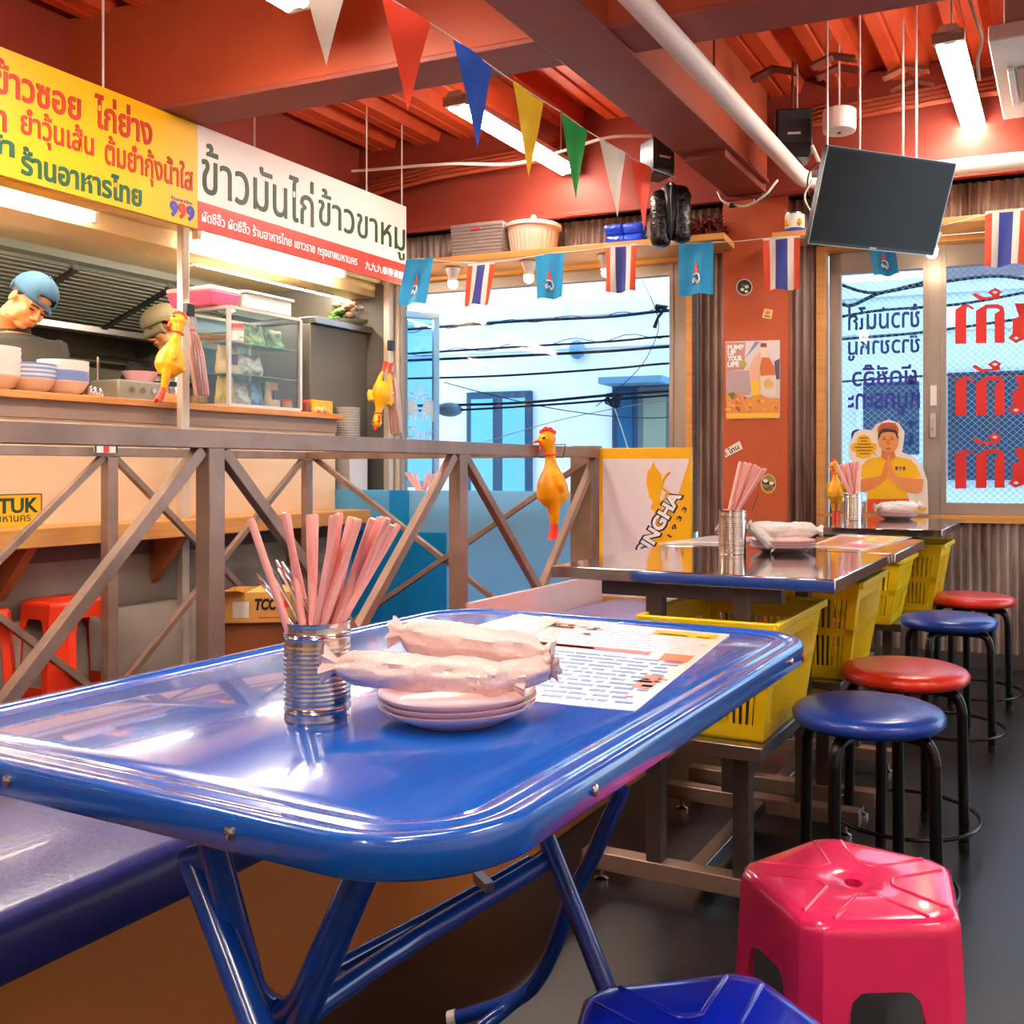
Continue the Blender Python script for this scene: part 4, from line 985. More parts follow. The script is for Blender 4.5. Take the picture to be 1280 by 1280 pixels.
# ================================================================== TABLEWARE
def can(c, r, h, lab):
    t = thing('straw_can', lab, 'can', c)
    n = 22; prof = [(r * 0.97, 0), (r, 0.002)]
    z = 0.004; 
    K_ = 60
    for i in range(K_ + 1):
        f = i / K_; z = 0.004 + (h - 0.008) * f
        am = 0.0006 if (0.18 < f < 0.78) else (0.0007 if abs(f - 0.10) < 0.03 or abs(f - 0.9) < 0.03 else 0)
        prof.append((r * 0.985 + am * (1 - math.cos(2 * PI * f * 20)), z))
    prof += [(r * 1.01, h - 0.002), (r * 1.01, h), (r * 0.96, h), (r * 0.955, 0.006), (0.0005, 0.005)]
    g = G(); g.lathe(prof, (c[0], c[1], c[2]), 32); g.obj('can_body', M['tin'], parent=t, smooth=60)
    return t
def straw(a, b, lab, grp, w=0.0042, nm='drinking_straw', m='straw'):
    g = G(); a = V3(a); b = V3(b); g.tube([a, b - (b - a).normalized() * 0.003, b], [w, w, w * 0.75], 8); return tag(g.obj(nm, M[m], smooth=60, base=a), lab, 'straw', grp)
canc = flr(397, 893, TZ); canc.z = TZ - 0.004; can(canc, 0.0355, 0.108, 'ribbed tin can of pink straws and spoons on the blue table')
tops = [(313, 648), (355, 641), (387, 643), (394, 643), (416, 645), (425, 641), (439, 646), (449, 649), (466, 648), (470, 650), (479, 646), (485, 648), (490, 656), (498, 655), (421, 643), (444, 648), (475, 647), (359, 643)]
for i, (x, y) in enumerate(tops):
    Zt_ = canc.y + ((i * 37) % 7 - 3) * 0.008
    b = at(x, y, Zt_); rim = V3((canc.x + (x - 405) / 95 * 0.028, canc.y + ((i * 5) % 7 - 3) * 0.007, canc.z + 0.106))
    a = rim + (rim - b).normalized() * 0.075
    off = V3((a.x - canc.x, a.y - canc.y, 0))
    if off.length > 0.027: a -= off * (1 - 0.027 / off.length)
    a.z = max(a.z, canc.z + 0.010)
    straw(a, b, 'pale pink straw in the can on the blue table, tip %s from the left' % ordinal(sorted(tops).index((x, y))), 'pink straws in the can on the blue table', 0.0043)
for i, (x, y) in enumerate([(320, 717), (336, 706), (345, 700), (352, 702), (350, 708)]):
    b = at(x, y, canc.y - 0.01 + 0.006 * i); rim = V3((canc.x - 0.024 + 0.007 * i, canc.y - 0.012 + 0.004 * i, canc.z + 0.106)); a = rim + (rim - b).normalized() * 0.05
    d = (b - a); g = G()
    g.tube([a, rim, rim.lerp(b, 0.55), rim.lerp(b, 0.8), b], [(0.002, 0.0012), (0.002, 0.0012), (0.003, 0.0012), (0.0065, 0.002), (0.002, 0.001)], 8)
    tag(g.obj('spoon', M['steel'], smooth=True, base=a), 'stainless cutlery handle leaning left in the can on the blue table, %s from the left' % ordinal([0, 1, 2, 4, 3][i]), 'cutlery', 'cutlery in the can on the blue table')
def plate_stack(c, R, n, pitch, lab, grp):
    for i in range(n):
        z = c[2] + i * pitch
        g = G(); g.lathe([(0.001, 0.002), (R * 0.55, 0.002), (R * 0.56, 0), (R * 0.62, 0), (R * 0.66, 0.003), (R * 0.9, 0.012), (R, 0.019), (R * 1.0, 0.021), (R * 0.9, 0.0145), (R * 0.64, 0.006), (0.001, 0.005)], (c[0] + 0.001 * (i % 2), c[1], z), 48)
        tag(g.obj('plate', M['plate'], smooth=60, base=(c[0], c[1], z)), ('lowest' if i == 0 else 'topmost' if i == n - 1 else 'middle') + ' ' + lab, 'plate', grp)
pc = flr(572, 893, TZ); pc.z = TZ - 0.0045
plate_stack(pc, 0.086, 3, 0.0062, 'pale pink plate in the stack on the blue table', 'plates on the blue table')
def wrap_roll(c, d, L, r, lab, m='wrap', seed=0, tails=(1, 1), flat=0.75):
    """cloth rolled in a twisted plastic film"""
    c = V3(c); d = V3(d).normalized(); x = d.cross(Z3).normalized(); y = x.cross(d); n = 28; K_ = 34; vs = []; fs = []
    for i in range(K_ + 1):
        f = i / K_; s_ = (f - 0.5) * L
        e = abs(f - 0.5) * 2; tail = tails[0] if f < 0.5 else tails[1]
        rad = r * (1 - 0.35 * e ** 4) if e < 0.72 else r * (0.93 * (1 - (e - 0.72) / 0.16 * 0.62) if e < 0.88 else 0.36 + (e - 0.88) * 4.2 * tail)
        for k in range(n):
            a = 2 * PI * k / n; q = V3((s_ * 18 + seed, math.cos(a) * 2.2, math.sin(a) * 2.2))
            cr = noise.noise(q * 1.3) * 0.22 + abs(noise.noise(q * 2.6)) * -0.22 + (0.35 * math.sin(a * 7 + seed) * max(0, e - 0.7) * 2)
            rr2 = max(rad * (1 + cr), 0.002)
            vs.append(c + d * (s_ + 0.003 * noise.noise(q * 3)) + x * (rr2 * math.cos(a)) + y * (rr2 * math.sin(a) * flat + 0.004 * noise.noise(V3((s_ * 9 + seed, 0, 0)))))
    for i in range(K_):
        for k in range(n): fs.append((i * n + k, i * n + (k + 1) % n, (i + 1) * n + (k + 1) % n, (i + 1) * n + k))
    fs += [tuple(range(n))[::-1], tuple(K_ * n + k for k in range(n))]
    g = G(); g.add(vs, fs); return tag(g.obj('wrapped_towel', M[m], smooth=80, base=c), lab, 'towel')
wrap_roll(pc + V3((-0.030, -0.03, 0.056)), (1, 0.05, -0.10), 0.215, 0.026, 'hand towel in crumpled clear film lying in front on the plates of the blue table', seed=3.1, tails=(1.2, 0.6))
wrap_roll(pc + V3((0.012, 0.025, 0.078)), (1, -0.10, -0.13), 0.185, 0.029, 'thick rolled hand towel in clear film behind the front one on the plates', seed=8.7, tails=(0.8, 1.3))
wrap_roll(pc + V3((0.062, -0.015, 0.053)), (0.7, 0.5, 0.05), 0.10, 0.022, 'small crumpled end of clear film at the right side of the plates', seed=15.2, tails=(0.5, 1.2))
# second set on steel table 1
ST = 0.735
c2 = V3((0.333, 2.57, ST)); can(c2, 0.037, 0.118, 'tin can of pink straws on the nearest steel table')
for i, (x, y) in enumerate([(926, 577), (932, 578), (938, 579), (944, 581), (949, 584), (953, 586), (957, 586), (935, 580), (946, 583)]):
    b = at(x, y, 2.56 + ((i * 5) % 5 - 2) * 0.012); rim = c2 + V3((-0.010 + 0.0042 * (i % 7), ((i * 3) % 5 - 2) * 0.009, 0.116)); a = rim + (rim - b).normalized() * 0.07
    a.z = max(a.z, ST + 0.012); straw(a, b, 'pale pink straw in the can on the nearest steel table, tip %s from the left' % ordinal([0, 1, 3, 4, 6, 7, 8, 2, 5][i]), 'pink straws in the can on the nearest steel table', 0.0055)
g = G(); g.bar(at(948, 617, 2.55), at(939, 640, 2.55), 0.006, 0.002); tag(g.obj('cutlery', M['black']), 'dark utensil handle among straws on the nearest steel table', 'cutlery')
p2 = V3((0.478, 2.63, ST)); plate_stack(p2, 0.090, 3, 0.007, 'pale pink plate in the stack on the nearest steel table', 'plates on the nearest steel table')
wrap_roll(p2 + V3((0.0, 0, 0.060)), (1, -0.05, -0.03), 0.215, 0.030, 'white film wrapped towel on the plates of the nearest steel table', 'wrapwhite', 21.0, (1.2, 0.8))
wrap_roll(p2 + V3((-0.065, -0.05, 0.046)), (0.5, -0.2, -0.5), 0.10, 0.02, 'drooping tail of white film at the left of the plates on the steel table', 'wrapwhite', 25.0, (1, 1.2))
# third set
c3 = V3((1.088, 4.26, ST)); can(c3, 0.040, 0.118, 'small tin can of pink straws on the window table')
for i, (x, y) in enumerate([(1046, 581), (1052, 580), (1058, 579), (1063, 578), (1068, 577), (1073, 577), (1055, 582)]):
    b = at(x, y, 4.25); rim = c3 + V3((-0.018 + 0.006 * i, ((i * 3) % 5 - 2) * 0.010, 0.116)); a = rim + (rim - b).normalized() * 0.06
    a.z = max(a.z, ST + 0.02); straw(a, b, 'pale pink straw in the small can on the window table, tip %s from the left' % ordinal([0, 1, 3, 4, 5, 6, 2][i]), 'pink straws in the can on the window table', 0.0085)
p3 = V3((1.315, 4.36, ST)); plate_stack(p3, 0.088, 3, 0.007, 'pale plate in the stack on the window table', 'plates on the window table')
wrap_roll(p3 + V3((0, 0, 0.058)), (1, 0, 0.05), 0.21, 0.032, 'white film wrapped towel on the plates of the window table', 'wrapwhite', 33.0, (0.8, 1.1))
# window-counter straws far left
cc = onw(527, 640, 0.2); cc.z = 0.74; can(cc, 0.04, 0.10, 'tin can of straws on the window counter behind the cyan boards')
for i, (x, y) in enumerate([(507, 591), (512, 590), (519, 592), (538, 590), (543, 593), (533, 593)]):
    b = onw(x, y, 0.2); rim = cc + V3((-0.02 + 0.008 * i, 0, 0.098)); a = rim + (rim - b).normalized() * 0.05; a.z = max(a.z, 0.755)
    straw(a, b, 'pale pink straw in the can on the window counter, tip %s from the left' % ordinal([0, 1, 2, 4, 5, 3][i]), 'pink straws in the can on the window counter', 0.009)

# ------------------------------------------------------------------ menus
def menu(quad, z, lab, rows, header=None):
    A, B, C_, D = [flr(x, y, z) for x, y in quad]     # near-left, near-right, far-right, far-left as seen
    for p_ in (A, B, C_, D): p_.z = 0
    def MP(a, b, d): return A.lerp(B, a).lerp(D.lerp(C_, a), b) + Z3 * (z + d)
    t = thing('menu_sheet', lab, 'menu', MP(0.5, 0.5, 0))
    g = G(); g.box(0, 1, 0, 1, 0, 0.0015, MP); g.obj('sheet', mat('menu_paper', '#f6f0ea', 0.12), parent=t)
    R = random.Random(5)
    for (m_, rects) in rows:
        g = G()
        for (a0, a1, b0_, b1_) in rects: g.box(a0, a1, b0_, b1_, 0.0015, 0.0019, MP)
        o = g.obj('print', m_, parent=t); o['kind'] = 'stuff'
    if header:
        g = text_g(header[0], lambda a, b, d: MP(1 - a, 1 - b, d), *header[1], 0.0019, 0.0022, bold=0.04); g.obj('lettering', M['txtblack'], parent=t)
    return t
R = random.Random(4)
mt = [mat('menu_ink', '#6f86b0', 0.3), mat('menu_red', '#d8482c', 0.3), mat('menu_food', '#c8783c', 0.3), M['yellowsign'], mat('menu_green', '#8fae54', 0.3), mat('menu_fade', '#c9cede', 0.3)]
def lines(b0_, b1_, n, a0=0.08, a1=0.95):
    out = []
    for i in range(n):
        b = b0_ + (b1_ - b0_) * i / n; a = a0
        while a < a1 - 0.05:
            w = R.uniform(0.03, 0.13)
            out.append((a, min(a + w, a1), b, b + (b1_ - b0_) / n * 0.45)); a += w + R.uniform(0.01, 0.04)
    return out
rows = [(mt[0], lines(0.05, 0.55, 12, 0.12)), (mt[5], lines(0.62, 0.93, 8)), (mt[1], [(0.14, 0.78, 0.575, 0.615), (0.88, 0.96, 0.5, 0.51)] + [(R.uniform(0.1, 0.8),) * 2 for _ in range(0)]),
        (mt[2], [(0.16, 0.34, 0.84, 0.93), (0.84, 0.97, 0.52, 0.62), (0.2, 0.52, 0.58, 0.605), (0.86, 0.95, 0.2, 0.34)]), (mt[3], [(0.70, 0.97, 0.88, 0.965), (0.03, 0.14, 0.90, 0.96)])]
food = []
for _ in range(26):
    a = R.choice([R.uniform(0.85, 0.95), R.uniform(0.05, 0.12), R.uniform(0.2, 0.45)]); b = R.uniform(0.1, 0.9) if a > 0.8 or a < 0.15 else R.uniform(0.75, 0.9)
    food.append((a, a + R.uniform(0.02, 0.05), b, b + R.uniform(0.008, 0.02)))
rows += [(mt[2], food[:14]), (mt[4], food[14:20]), (mt[1], food[20:])]
menu([(560, 868), (794, 890), (912, 794), (641, 769)], TZ - 0.0045, 'white glossy menu sheet with red and yellow print on the blue table', rows, None)
menu([(540, 797), (640, 806), (700, 776), (650, 768)], TZ - 0.0030, 'second menu sheet with orange print showing left of the large menu', [(mt[2], food[:6] + [(0.05, 0.35, 0.1, 0.3)]), (mt[3], [(0.2, 0.45, 0.1, 0.3)])])
menu([(1010, 683), (1080, 688), (1140, 672), (1050, 668)], ST + 0.0005, 'menu sheet lying on the second steel table with orange print', [(mt[2], [(0.1, 0.5, 0.1, 0.8)]), (mt[3], [(0.5, 0.9, 0.6, 0.9)]), (mt[1], [(0.55, 0.9, 0.1, 0.3)])])
menu([(822, 680), (900, 682), (960, 672), (890, 670)], ST + 0.0005, 'clear plastic menu sheet on the left of the second steel table', [(mt[5], [(0.1, 0.9, 0.2, 0.3)])])
# ================================================================== CEILING THINGS
def tagm(g, name, m, label, cat, group=None, **k): return tag(g.obj(name, m, **k), label, cat, group)
# lagged pipe along the big beam with an elbow, then along the wall
pz = 2.38
pA_ = P2(790, 0, pz) ; vpipe = vv(P2(905, 118, pz))
Pend = K(vpipe, sv(P2(1000, 228, pz)), pz)
wr = -WL
pts = [K(vpipe, -2.8, pz), K(vpipe, sv(Pend) - 0.12, pz)] + [Pend + U * -0.05 + wr * 0.01, Pend + U * 0.0 + wr * 0.05 , Pend + wr * 0.16 + U * 0.02] + [Pend + U * 0.02 + wr * 2.6 + Z3 * 0.0]
pip = thing('lagged_pipe', 'thick white lagged pipe running under the beam and turning along the window wall', 'pipe', pts[1])
g = G(); g.tube(pts, 0.040, 20); g.obj('pipe_body', M['pipe'], parent=pip, smooth=60)
for f in (0.17,):
    g = G(); q = Pend + wr * 0.2 + U * 0.02; g.tube([q, q + wr * 0.008], 0.0415, 20); g.obj('tie', M['black'], parent=pip, smooth=30)
g = G(); q = K(vpipe, sv(P2(890, 105, pz)), pz); g.tube([q + Z3 * 0.04, q + Z3 * (CEIL - pz + 0.02)], 0.004, 6); g.obj('hanging_rod', M['steel_leg'], parent=pip)
g = G(); q = K(vpipe, sv(Pend) - 0.15, pz); g.tube([q + Z3 * 0.04, q + Z3 * (CEIL - pz + 0.02)], 0.004, 6); g.obj('hanging_rod', M['whitemetal'], parent=pip)
# brackets fixed under the ribs
def bracket(px, py, Z, lab):
    c = at(px, py, Z); c.z = min(c.z, CEIL + 0.0)
    g = G(); w = 0.10
    g.prism([(-w, -0.03), (-w * .9, -0.03 + 0.0), (0, 0.0), (w * .9, -0.03), (w, -0.03), (w, -0.018), (0, 0.014), (-w, -0.018)], lambda a, b, d: c + VD * a + Z3 * b + U * d, -0.03, 0.03)
    return tagm(g, 'deck_hanger', mat('brown_steel', '#7a4234', 0.5, 0.4), lab, 'bracket')
# TV
tvA = at(1035, 181, 3.92); twd = V3((0.933, 0.36, 0)); tnn = V3((0.36, -0.933, 0)); tau = math.radians(22)
tdn = (Z3 * -math.cos(tau) - tnn * math.sin(tau)); tnf = tdn.cross(twd); tnf = tnf if tnf.dot(tnn) > 0 else -tnf
def TVF(a, b, d): return tvA + twd * a + tdn * b + tnf * d
TW_, TH_ = 0.655, 0.40
tv = thing('television', 'flat black television hanging tilted from the ceiling on four rods', 'television', TVF(TW_ / 2, TH_ / 2, 0))
g = G(); g.box(0, TW_, 0, TH_, -0.035, 0, TVF); g.obj('casing', M['black'], parent=tv, bevel=0.004)
g = G(); g.box(0.010, TW_ - 0.010, 0.010, TH_ - 0.016, 0, 0.001, TVF); g.obj('screen', mat('tv_screen', '#161618', 0.3, spec=0.25), parent=tv)
g = G()
for (a, b, c, d) in ((0, TW_, 0, 0.003), (0, TW_, TH_ - 0.003, TH_), (0, 0.003, 0, TH_), (TW_ - 0.003, TW_, 0, TH_)): g.box(a, b, c, d, 0, 0.002, TVF)
g.obj('silver_edge', M['steel_edge'], parent=tv)
g = text_g('HITACHI', lambda a, b, d: TVF(a, TH_ - 0.013 + 0.006 - b, d), TW_ / 2 - 0.02, TW_ / 2 + 0.02, 0, 0.005, 0, 0.0015); 
g = G(); g.box(TW_ / 2 - 0.018, TW_ / 2 + 0.018, TH_ - 0.011, TH_ - 0.006, 0, 0.0015, TVF); g.obj('badge', M['steel_edge'], parent=tv)
g = G(); g.box(0.15, TW_ - 0.15, 0.08, TH_ - 0.08, -0.08, -0.035, TVF); g.obj('mount', M['black'], parent=tv)
for (px, py, a, dz) in ((1042, 72, 0.02, 0), (1059, 100, 0.18, -0.06), (1132, 88, 0.40, 0), (1140, 104, 0.47, -0.06)):
    b0_ = TVF(a, 0.02, -0.03); g = G(); top_ = V3((b0_.x, b0_.y, CEIL + 0.075)); g.tube([b0_, top_], 0.005, 6); g.obj('hanging_rod', M['whitemetal'], parent=tv)
for i, (px, py) in enumerate(((1042, 72), (1048, 86), (1132, 86), (1140, 102), (967, 88))):
    bracket(px, py, [4.2, 4.4, 4.35, 4.55, 4.3][i], 'brown steel deck hanger at the ceiling, ' + ['left of the two above the television left side', 'just behind the hanger at the television left side', 'above the television right side, front', 'above the television right side, rear', 'above the black speaker'][i])
# white smoke detector drum
c = at(1049, 152, 4.35); sm = thing('ceiling_drum', 'white round drum hanging on a rod above the television', 'light', c)
g = G(); g.lathe([(0.0005, -0.05), (0.06, -0.05), (0.072, -0.045), (0.075, -0.03), (0.075, 0.045), (0.07, 0.05), (0.0005, 0.05)], c, 28); g.obj('drum', mat('drum_white', '#f0dcd4', 0.5), parent=sm, smooth=40)
g = G(); g.tube([c + Z3 * 0.05, V3((c.x, c.y, CEIL + 0.075))], 0.005, 6); g.obj('hanging_rod', M['whitemetal'], parent=sm)
g = G(); g.sphere(c - Z3 * 0.052, (0.008, 0.008, 0.004)); g.obj('sensor', M['black'], parent=sm, smooth=True)
# speakers
def speaker(px0, py0, px1, py1, Z, depth, lab, rot=0.25):
    a = at(px0, py0, Z); b = at(px1, py1, Z); c = (a + b) / 2; w = abs(b.x - a.x); h = abs(b.z - a.z)
    rx = V3((math.cos(rot), math.sin(rot), 0)); ry = V3((-math.sin(rot), math.cos(rot), 0))
    def S(p, q, r): return c + rx * p + ry * q + Z3 * r
    t = thing('loudspeaker', lab, 'speaker', c)
    g = G(); g.prism([(-w / 2, h / 2), (w / 2, h / 2), (w / 2, -h / 2 + 0.02), (w * .42, -h / 2), (-w * .42, -h / 2), (-w / 2, -h / 2 + 0.02)], lambda p, r, q: S(p, q, r), 0, depth); g.obj('cabinet', M['black'], parent=t, bevel=0.006)
    g = G(); g.box(-w / 2 + 0.008, w / 2 - 0.008, -0.006, 0, -h * 0.22, h / 2 - 0.008, S); g.obj('grille', mat('grille', '#232326', 0.7, bump=(400, 0.5, 0.001)), parent=t, bevel=0.003)
    g = G(); g.box(-0.03, 0.03, -0.008, -0.006, -0.01, 0.0, S); g.obj('badge', M['whitemetal'], parent=t)
    g = G(); g.tube([S(0, depth / 2, h / 2), V3((S(0, depth / 2, 0).x, S(0, depth / 2, 0).y, CEIL))], 0.006, 6); g.obj('hanging_rod', M['steel_leg'], parent=t)
    return t
speaker(970, 135, 1015, 196, 4.45, 0.14, 'black loudspeaker hanging left of the television', -0.1)
speaker(815, 172, 846, 218, 4.5, 0.13, 'small black loudspeaker partly hidden behind the large beam above the puffer bags', 0.5)
# white remote on speaker side, small box and leads
g = G(); g.bar(at(1015, 182, 4.3), at(1024, 203, 4.3), 0.022, 0.012); tagm(g, 'plug_adapter', M['pipe'], 'slim pale box hanging at the right side of the black speaker', 'box', bevel=0.003)
g = G(); g.bar(at(1015, 217, 4.25), at(1027, 217, 4.25), 0.025, 0.03); tagm(g, 'junction_box', M['steel_edge'], 'small silver box on the pipe beside the television corner', 'box', bevel=0.003)
def wire(pp, r, m, lab, Z=None, cat='cable'):
    pts = [at(x, y, z) for x, y, z in pp]
    for p_ in pts: p_.z = min(p_.z, CEIL + 0.03)
    g = G(); g.tube(smooth_pts(pts, 6), r, 6); return tagm(g, 'cable', M[m], lab, cat, smooth=60)
wire([(1027, 200, 4.3), (1012, 215, 4.3), (1010, 240, 4.3), (1022, 250, 4.25)], 0.004, 'black', 'black lead looping beside the television corner')
wire([(1015, 225, 4.25), (1006, 245, 4.25), (1012, 262, 4.25), (1020, 266, 4.25)], 0.004, 'cablewhite', 'white lead looping under the pipe elbow')
wire([(897, 240, 4.7), (905, 252, 4.6), (930, 258, 4.55), (955, 245, 4.5), (972, 225, 4.5)], 0.006, 'cablewhite', 'sagging cream cable with dark knots below the beam end')
for (x, y) in ((915, 257), (947, 250), (958, 243)):
    g = G(); q = at(x, y, 4.55); g.sphere(q, (0.02, 0.014, 0.012), 8); tagm(g, 'cable_knot', M['black'], 'dark knot on the sagging cream cable, ' + {915: 'leftmost', 947: 'middle', 958: 'rightmost'}[x], 'knot', smooth=True)
wire([(440, 214, 5.3), (560, 205, 5.0), (640, 205, 5.0), (700, 190, 4.9), (760, 172, 4.8), (815, 170, 4.8)], 0.008, 'cablewhite', 'cream cable strung across behind the pennants')
wire([(365, 190, 5.6), (430, 200, 5.5), (500, 205, 5.4), (580, 200, 5.3), (700, 192, 5.2)], 0.02, 'redvinyl' if False else 'cablewhite', 'bundle cable along the top of the wall behind the pennants') if False else None
for k in range(4):
    g = G(); g.tube([W(tc1 - 0.2 + 0, 0.16 + 0.02 * k, 2.78 - 0.03 * k), W(1.0, 0.17 + 0.02 * k, 2.74 - 0.03 * k), W(0.2, 0.16 + 0.02 * k, 2.80 - 0.03 * k), W(-1.5, 0.16 + 0.02 * k, 2.82 - 0.03 * k)], 0.014, 6)
    tagm(g, 'duct_cable', M['beam_side'], 'painted red cable high on the window wall behind the television, %s of four' % ['topmost', 'second', 'third', 'lowest'][k], 'cable', 'painted cables over the right window', smooth=60)
    g = G(); g.tube([W(3.55, 0.16 + 0.02 * k, 2.66 - 0.03 * k), W(3.0, 0.17 + 0.02 * k, 2.72 - 0.03 * k), W(2.2, 0.16 + 0.02 * k, 2.76 - 0.03 * k)], 0.016, 6)
    tagm(g, 'duct_cable', M['beam_side'], 'painted red cable above the left window behind the pennants, %s of four' % ['topmost', 'second', 'third', 'lowest'][k], 'cable', 'painted cables over the left window', smooth=60)
wire([(1212, 0, 3.3), (1222, 30, 3.3), (1227, 50, 3.35), (1222, 75, 3.4), (1224, 100, 3.5)], 0.006, 'cablewhite', 'cream cable dropping beside the air conditioner')
# air conditioner, right edge
ac0 = at(1235, 52, 3.55); 
acw = V3((0.96, 0.28, 0)); acn = V3((0.10, 0.14, -0.985)).normalized()
aco = P2(1235, 52, 2.55)
def AC(a, b, d): return aco + VD * a + U * b * 0.9 + Z3 * d
ac = thing('air_conditioner', 'white ceiling air conditioner cut by the right edge beside the long light', 'air conditioner', AC(0, 0, 0))
g = G(); g.box(0, 0.9, 0, 0.62 * 1.6, 0, 0.06, AC); g.obj('panel', M['white'], parent=ac, bevel=0.006)
g = G(); g.box(0.05, 0.85, 0.06, 0.93, 0.06, 0.25, AC); g.obj('body', mat('ac_body', '#c8bcb0', 0.5), parent=ac, bevel=0.006)
g = G(); g.box(0.085, 0.8, 0.32, 0.74, -0.012, 0.0, AC); g.obj('intake_grille', mat('ac_grey', '#b8a89c', 0.5), parent=ac, bevel=0.003)
g = G(); g.box(0.05, 0.075, 0.30, 0.76, -0.02, 0.0, AC); g.obj('louvre', M['white'], parent=ac, bevel=0.004)
g = G(); g.box(0.115, 0.8, 0.35, 0.70, -0.016, -0.011, AC); g.obj('opening', mat('ac_dark', '#4a4440', 0.6), parent=ac)

# black quilted vest-like bags hanging in front of the shelf
hb = at(838, 268, 4.55); 
hv = thing('puffer_vest', 'shiny black quilted bundle hanging over the shelf below the speaker', 'clothing', hb)
for i, (dx, ml) in enumerate(((-0.045, 0), (0.05, 1))):
    g = G(); pr_ = []
    zz = [0.135, 0.12, 0.08, 0.05, 0.02, -0.01, -0.04, -0.07, -0.10, -0.125, -0.135]; rr0 = [0.02, 0.045, 0.052, 0.046, 0.054, 0.046, 0.054, 0.046, 0.052, 0.042, 0.02]
    g.tube([hb + V3((dx + 0.012 * (z_ > 0.1) * (-1 if dx > 0 else 1), 0, z_ - (0.02 if i == 0 else 0))) for z_ in zz], rr0, 14)
    g.obj('quilted_side', mat('glossy_black_nylon', '#0e0e12', 0.18, bump=(60, 0.8, 0.006)), parent=hv, smooth=70)
g = G(); g.tube([hb + V3((0, 0.0, 0.145)), hb + V3((0, 0, 0.12)), hb + V3((0, 0.01, 0.02)), hb + V3((0, 0.01, -0.1))], [(0.03, 0.02), (0.075, 0.045), (0.07, 0.04), (0.05, 0.03)], 14); g.obj('back_body', M['black'], parent=hv, smooth=60)
g = G(); g.tube([hb + V3((0, -0.045, 0.13)), hb + V3((0, -0.05, 0.0)), hb + V3((0, -0.03, -0.12))], [(0.03, 0.01), (0.022, 0.01), (0.016, 0.008)], 10); g.obj('front_band', M['black'], parent=hv, smooth=60)
g = G(); g.tube([hb + Z3 * 0.12, V3((hb.x, hb.y, CEIL))], 0.003, 5); g.obj('cord', M['cablewhite'], parent=hv)

# ------------------------------------------------------------------ on the shelf
def onshelf(px, n): q = onw(px, 300, n); return tw(q)
def shelf_box(px0, px1, n0, n1, h, m, name, lab, cat, taper=0.0, z=SHZ, **k):
    t1_, t0_ = onshelf(px0, n1), onshelf(px1, n1)
    P = [W(t0_ + taper, n0 + taper, z), W(t1_ - taper, n0 + taper, z), W(t1_ - taper, n1 - taper, z), W(t0_ + taper, n1 - taper, z), W(t0_, n0, z + h), W(t1_, n0, z + h), W(t1_, n1, z + h), W(t0_, n1, z + h)]
    g = G(); g.hexa(P); return P, g
t = thing('storage_basket', 'grey woven storage basket with a handle slot on the pine shelf', 'basket', W(onshelf(600, .2), .2, SHZ))
P, g = shelf_box(563, 628, 0.06, 0.30, 0.185, None, '', '', '', 0.008)
o = g.obj('woven_body', mat('grey_weave', '#8a7a74', 0.7, bump=(90, 0.9, 0.004)), parent=t, bevel=0.006)
a = P[6]; b = P[7]; c_ = (a + b) / 2 - Z3 * 0.035; g = G(); dd = (b - a).normalized(); g.bar(c_ - dd * 0.03 + NW * 0.001, c_ + dd * 0.03 + NW * 0.001, 0.016, 0.006); g.obj('handle_slot', M['signred'], parent=t)
t1_, t0_ = onshelf(563, .3), onshelf(628, .3)
for k in range(9):                         # woven bands
    g = G(); z_ = SHZ + 0.01 + k * 0.019; e = 0.008 * (1 - k / 9)
    g.box(t0_ + e - 0.002, t1_ - e + 0.002, 0.058 + e, 0.303 - e, z_, z_ + 0.012, W); g.obj('woven_band', MATS['grey_weave'], parent=t, bevel=0.003)
cs_ = W(onshelf(665, .2), 0.18, SHZ)
t = thing('salad_spinner', 'cream ribbed salad spinner with a knobbed lid on the pine shelf', 'container', cs_)
g = G(); g.lathe([(0.115, 0), (0.12, 0.005), (0.145, 0.15)], cs_, 40); g.obj('bowl', mat('cream_plastic', '#e8ccb8', 0.4), parent=t, smooth=50)
for k in range(32):
    a = 2 * PI * k / 32; d = V3((math.cos(a), math.sin(a), 0)); g = G(); g.bar(cs_ + d * 0.121 + Z3 * 0.012, cs_ + d * 0.141 + Z3 * 0.125, 0.006, 0.006); g.obj('rib', MATS['cream_plastic'], parent=t)
g = G(); g.lathe([(0.15, 0.145), (0.158, 0.148), (0.158, 0.165), (0.15, 0.17), (0.10, 0.185), (0.02, 0.19), (0.018, 0.2), (0.0005, 0.2)], cs_, 40); g.obj('lid', MATS['cream_plastic'], parent=t, smooth=40)
g = G(); g.sphere(cs_ + Z3 * 0.215, 0.017); g.obj('knob', MATS['cream_plastic'], parent=t, smooth=True)
mb = mat('blue_film', '#1546d8', 0.15, bump=(50, 0.9, 0.006))
for i, (px, k) in enumerate(((772, 0), (794, 0), (770, 1), (793, 1))):
    c_ = W(onshelf(px, .2), 0.2, SHZ + 0.032 + 0.058 * k); g = G(); rings(g, [(0.012, -0.028), (0.003, -0.02), (0, 0), (0.003, 0.02), (0.012, 0.028)], lambda a, b, z, c_=c_: c_ + WL * a + NW * b + Z3 * z, 0.056, 0.05, 0.02, 5)
    g.v = [tuple(V3(v_) + V3((1, 1, 1)) * (0.010 * noise.noise(V3(v_) * 30))) for v_ in g.v]
    tagm(g, 'film_parcel', mb, 'blue film wrapped parcel on the shelf, ' + ['lower left', 'lower right', 'upper left', 'upper right'][i] + ' of four', 'parcel', 'blue parcels on the shelf', smooth=80)
g = G(); R = random.Random(3)
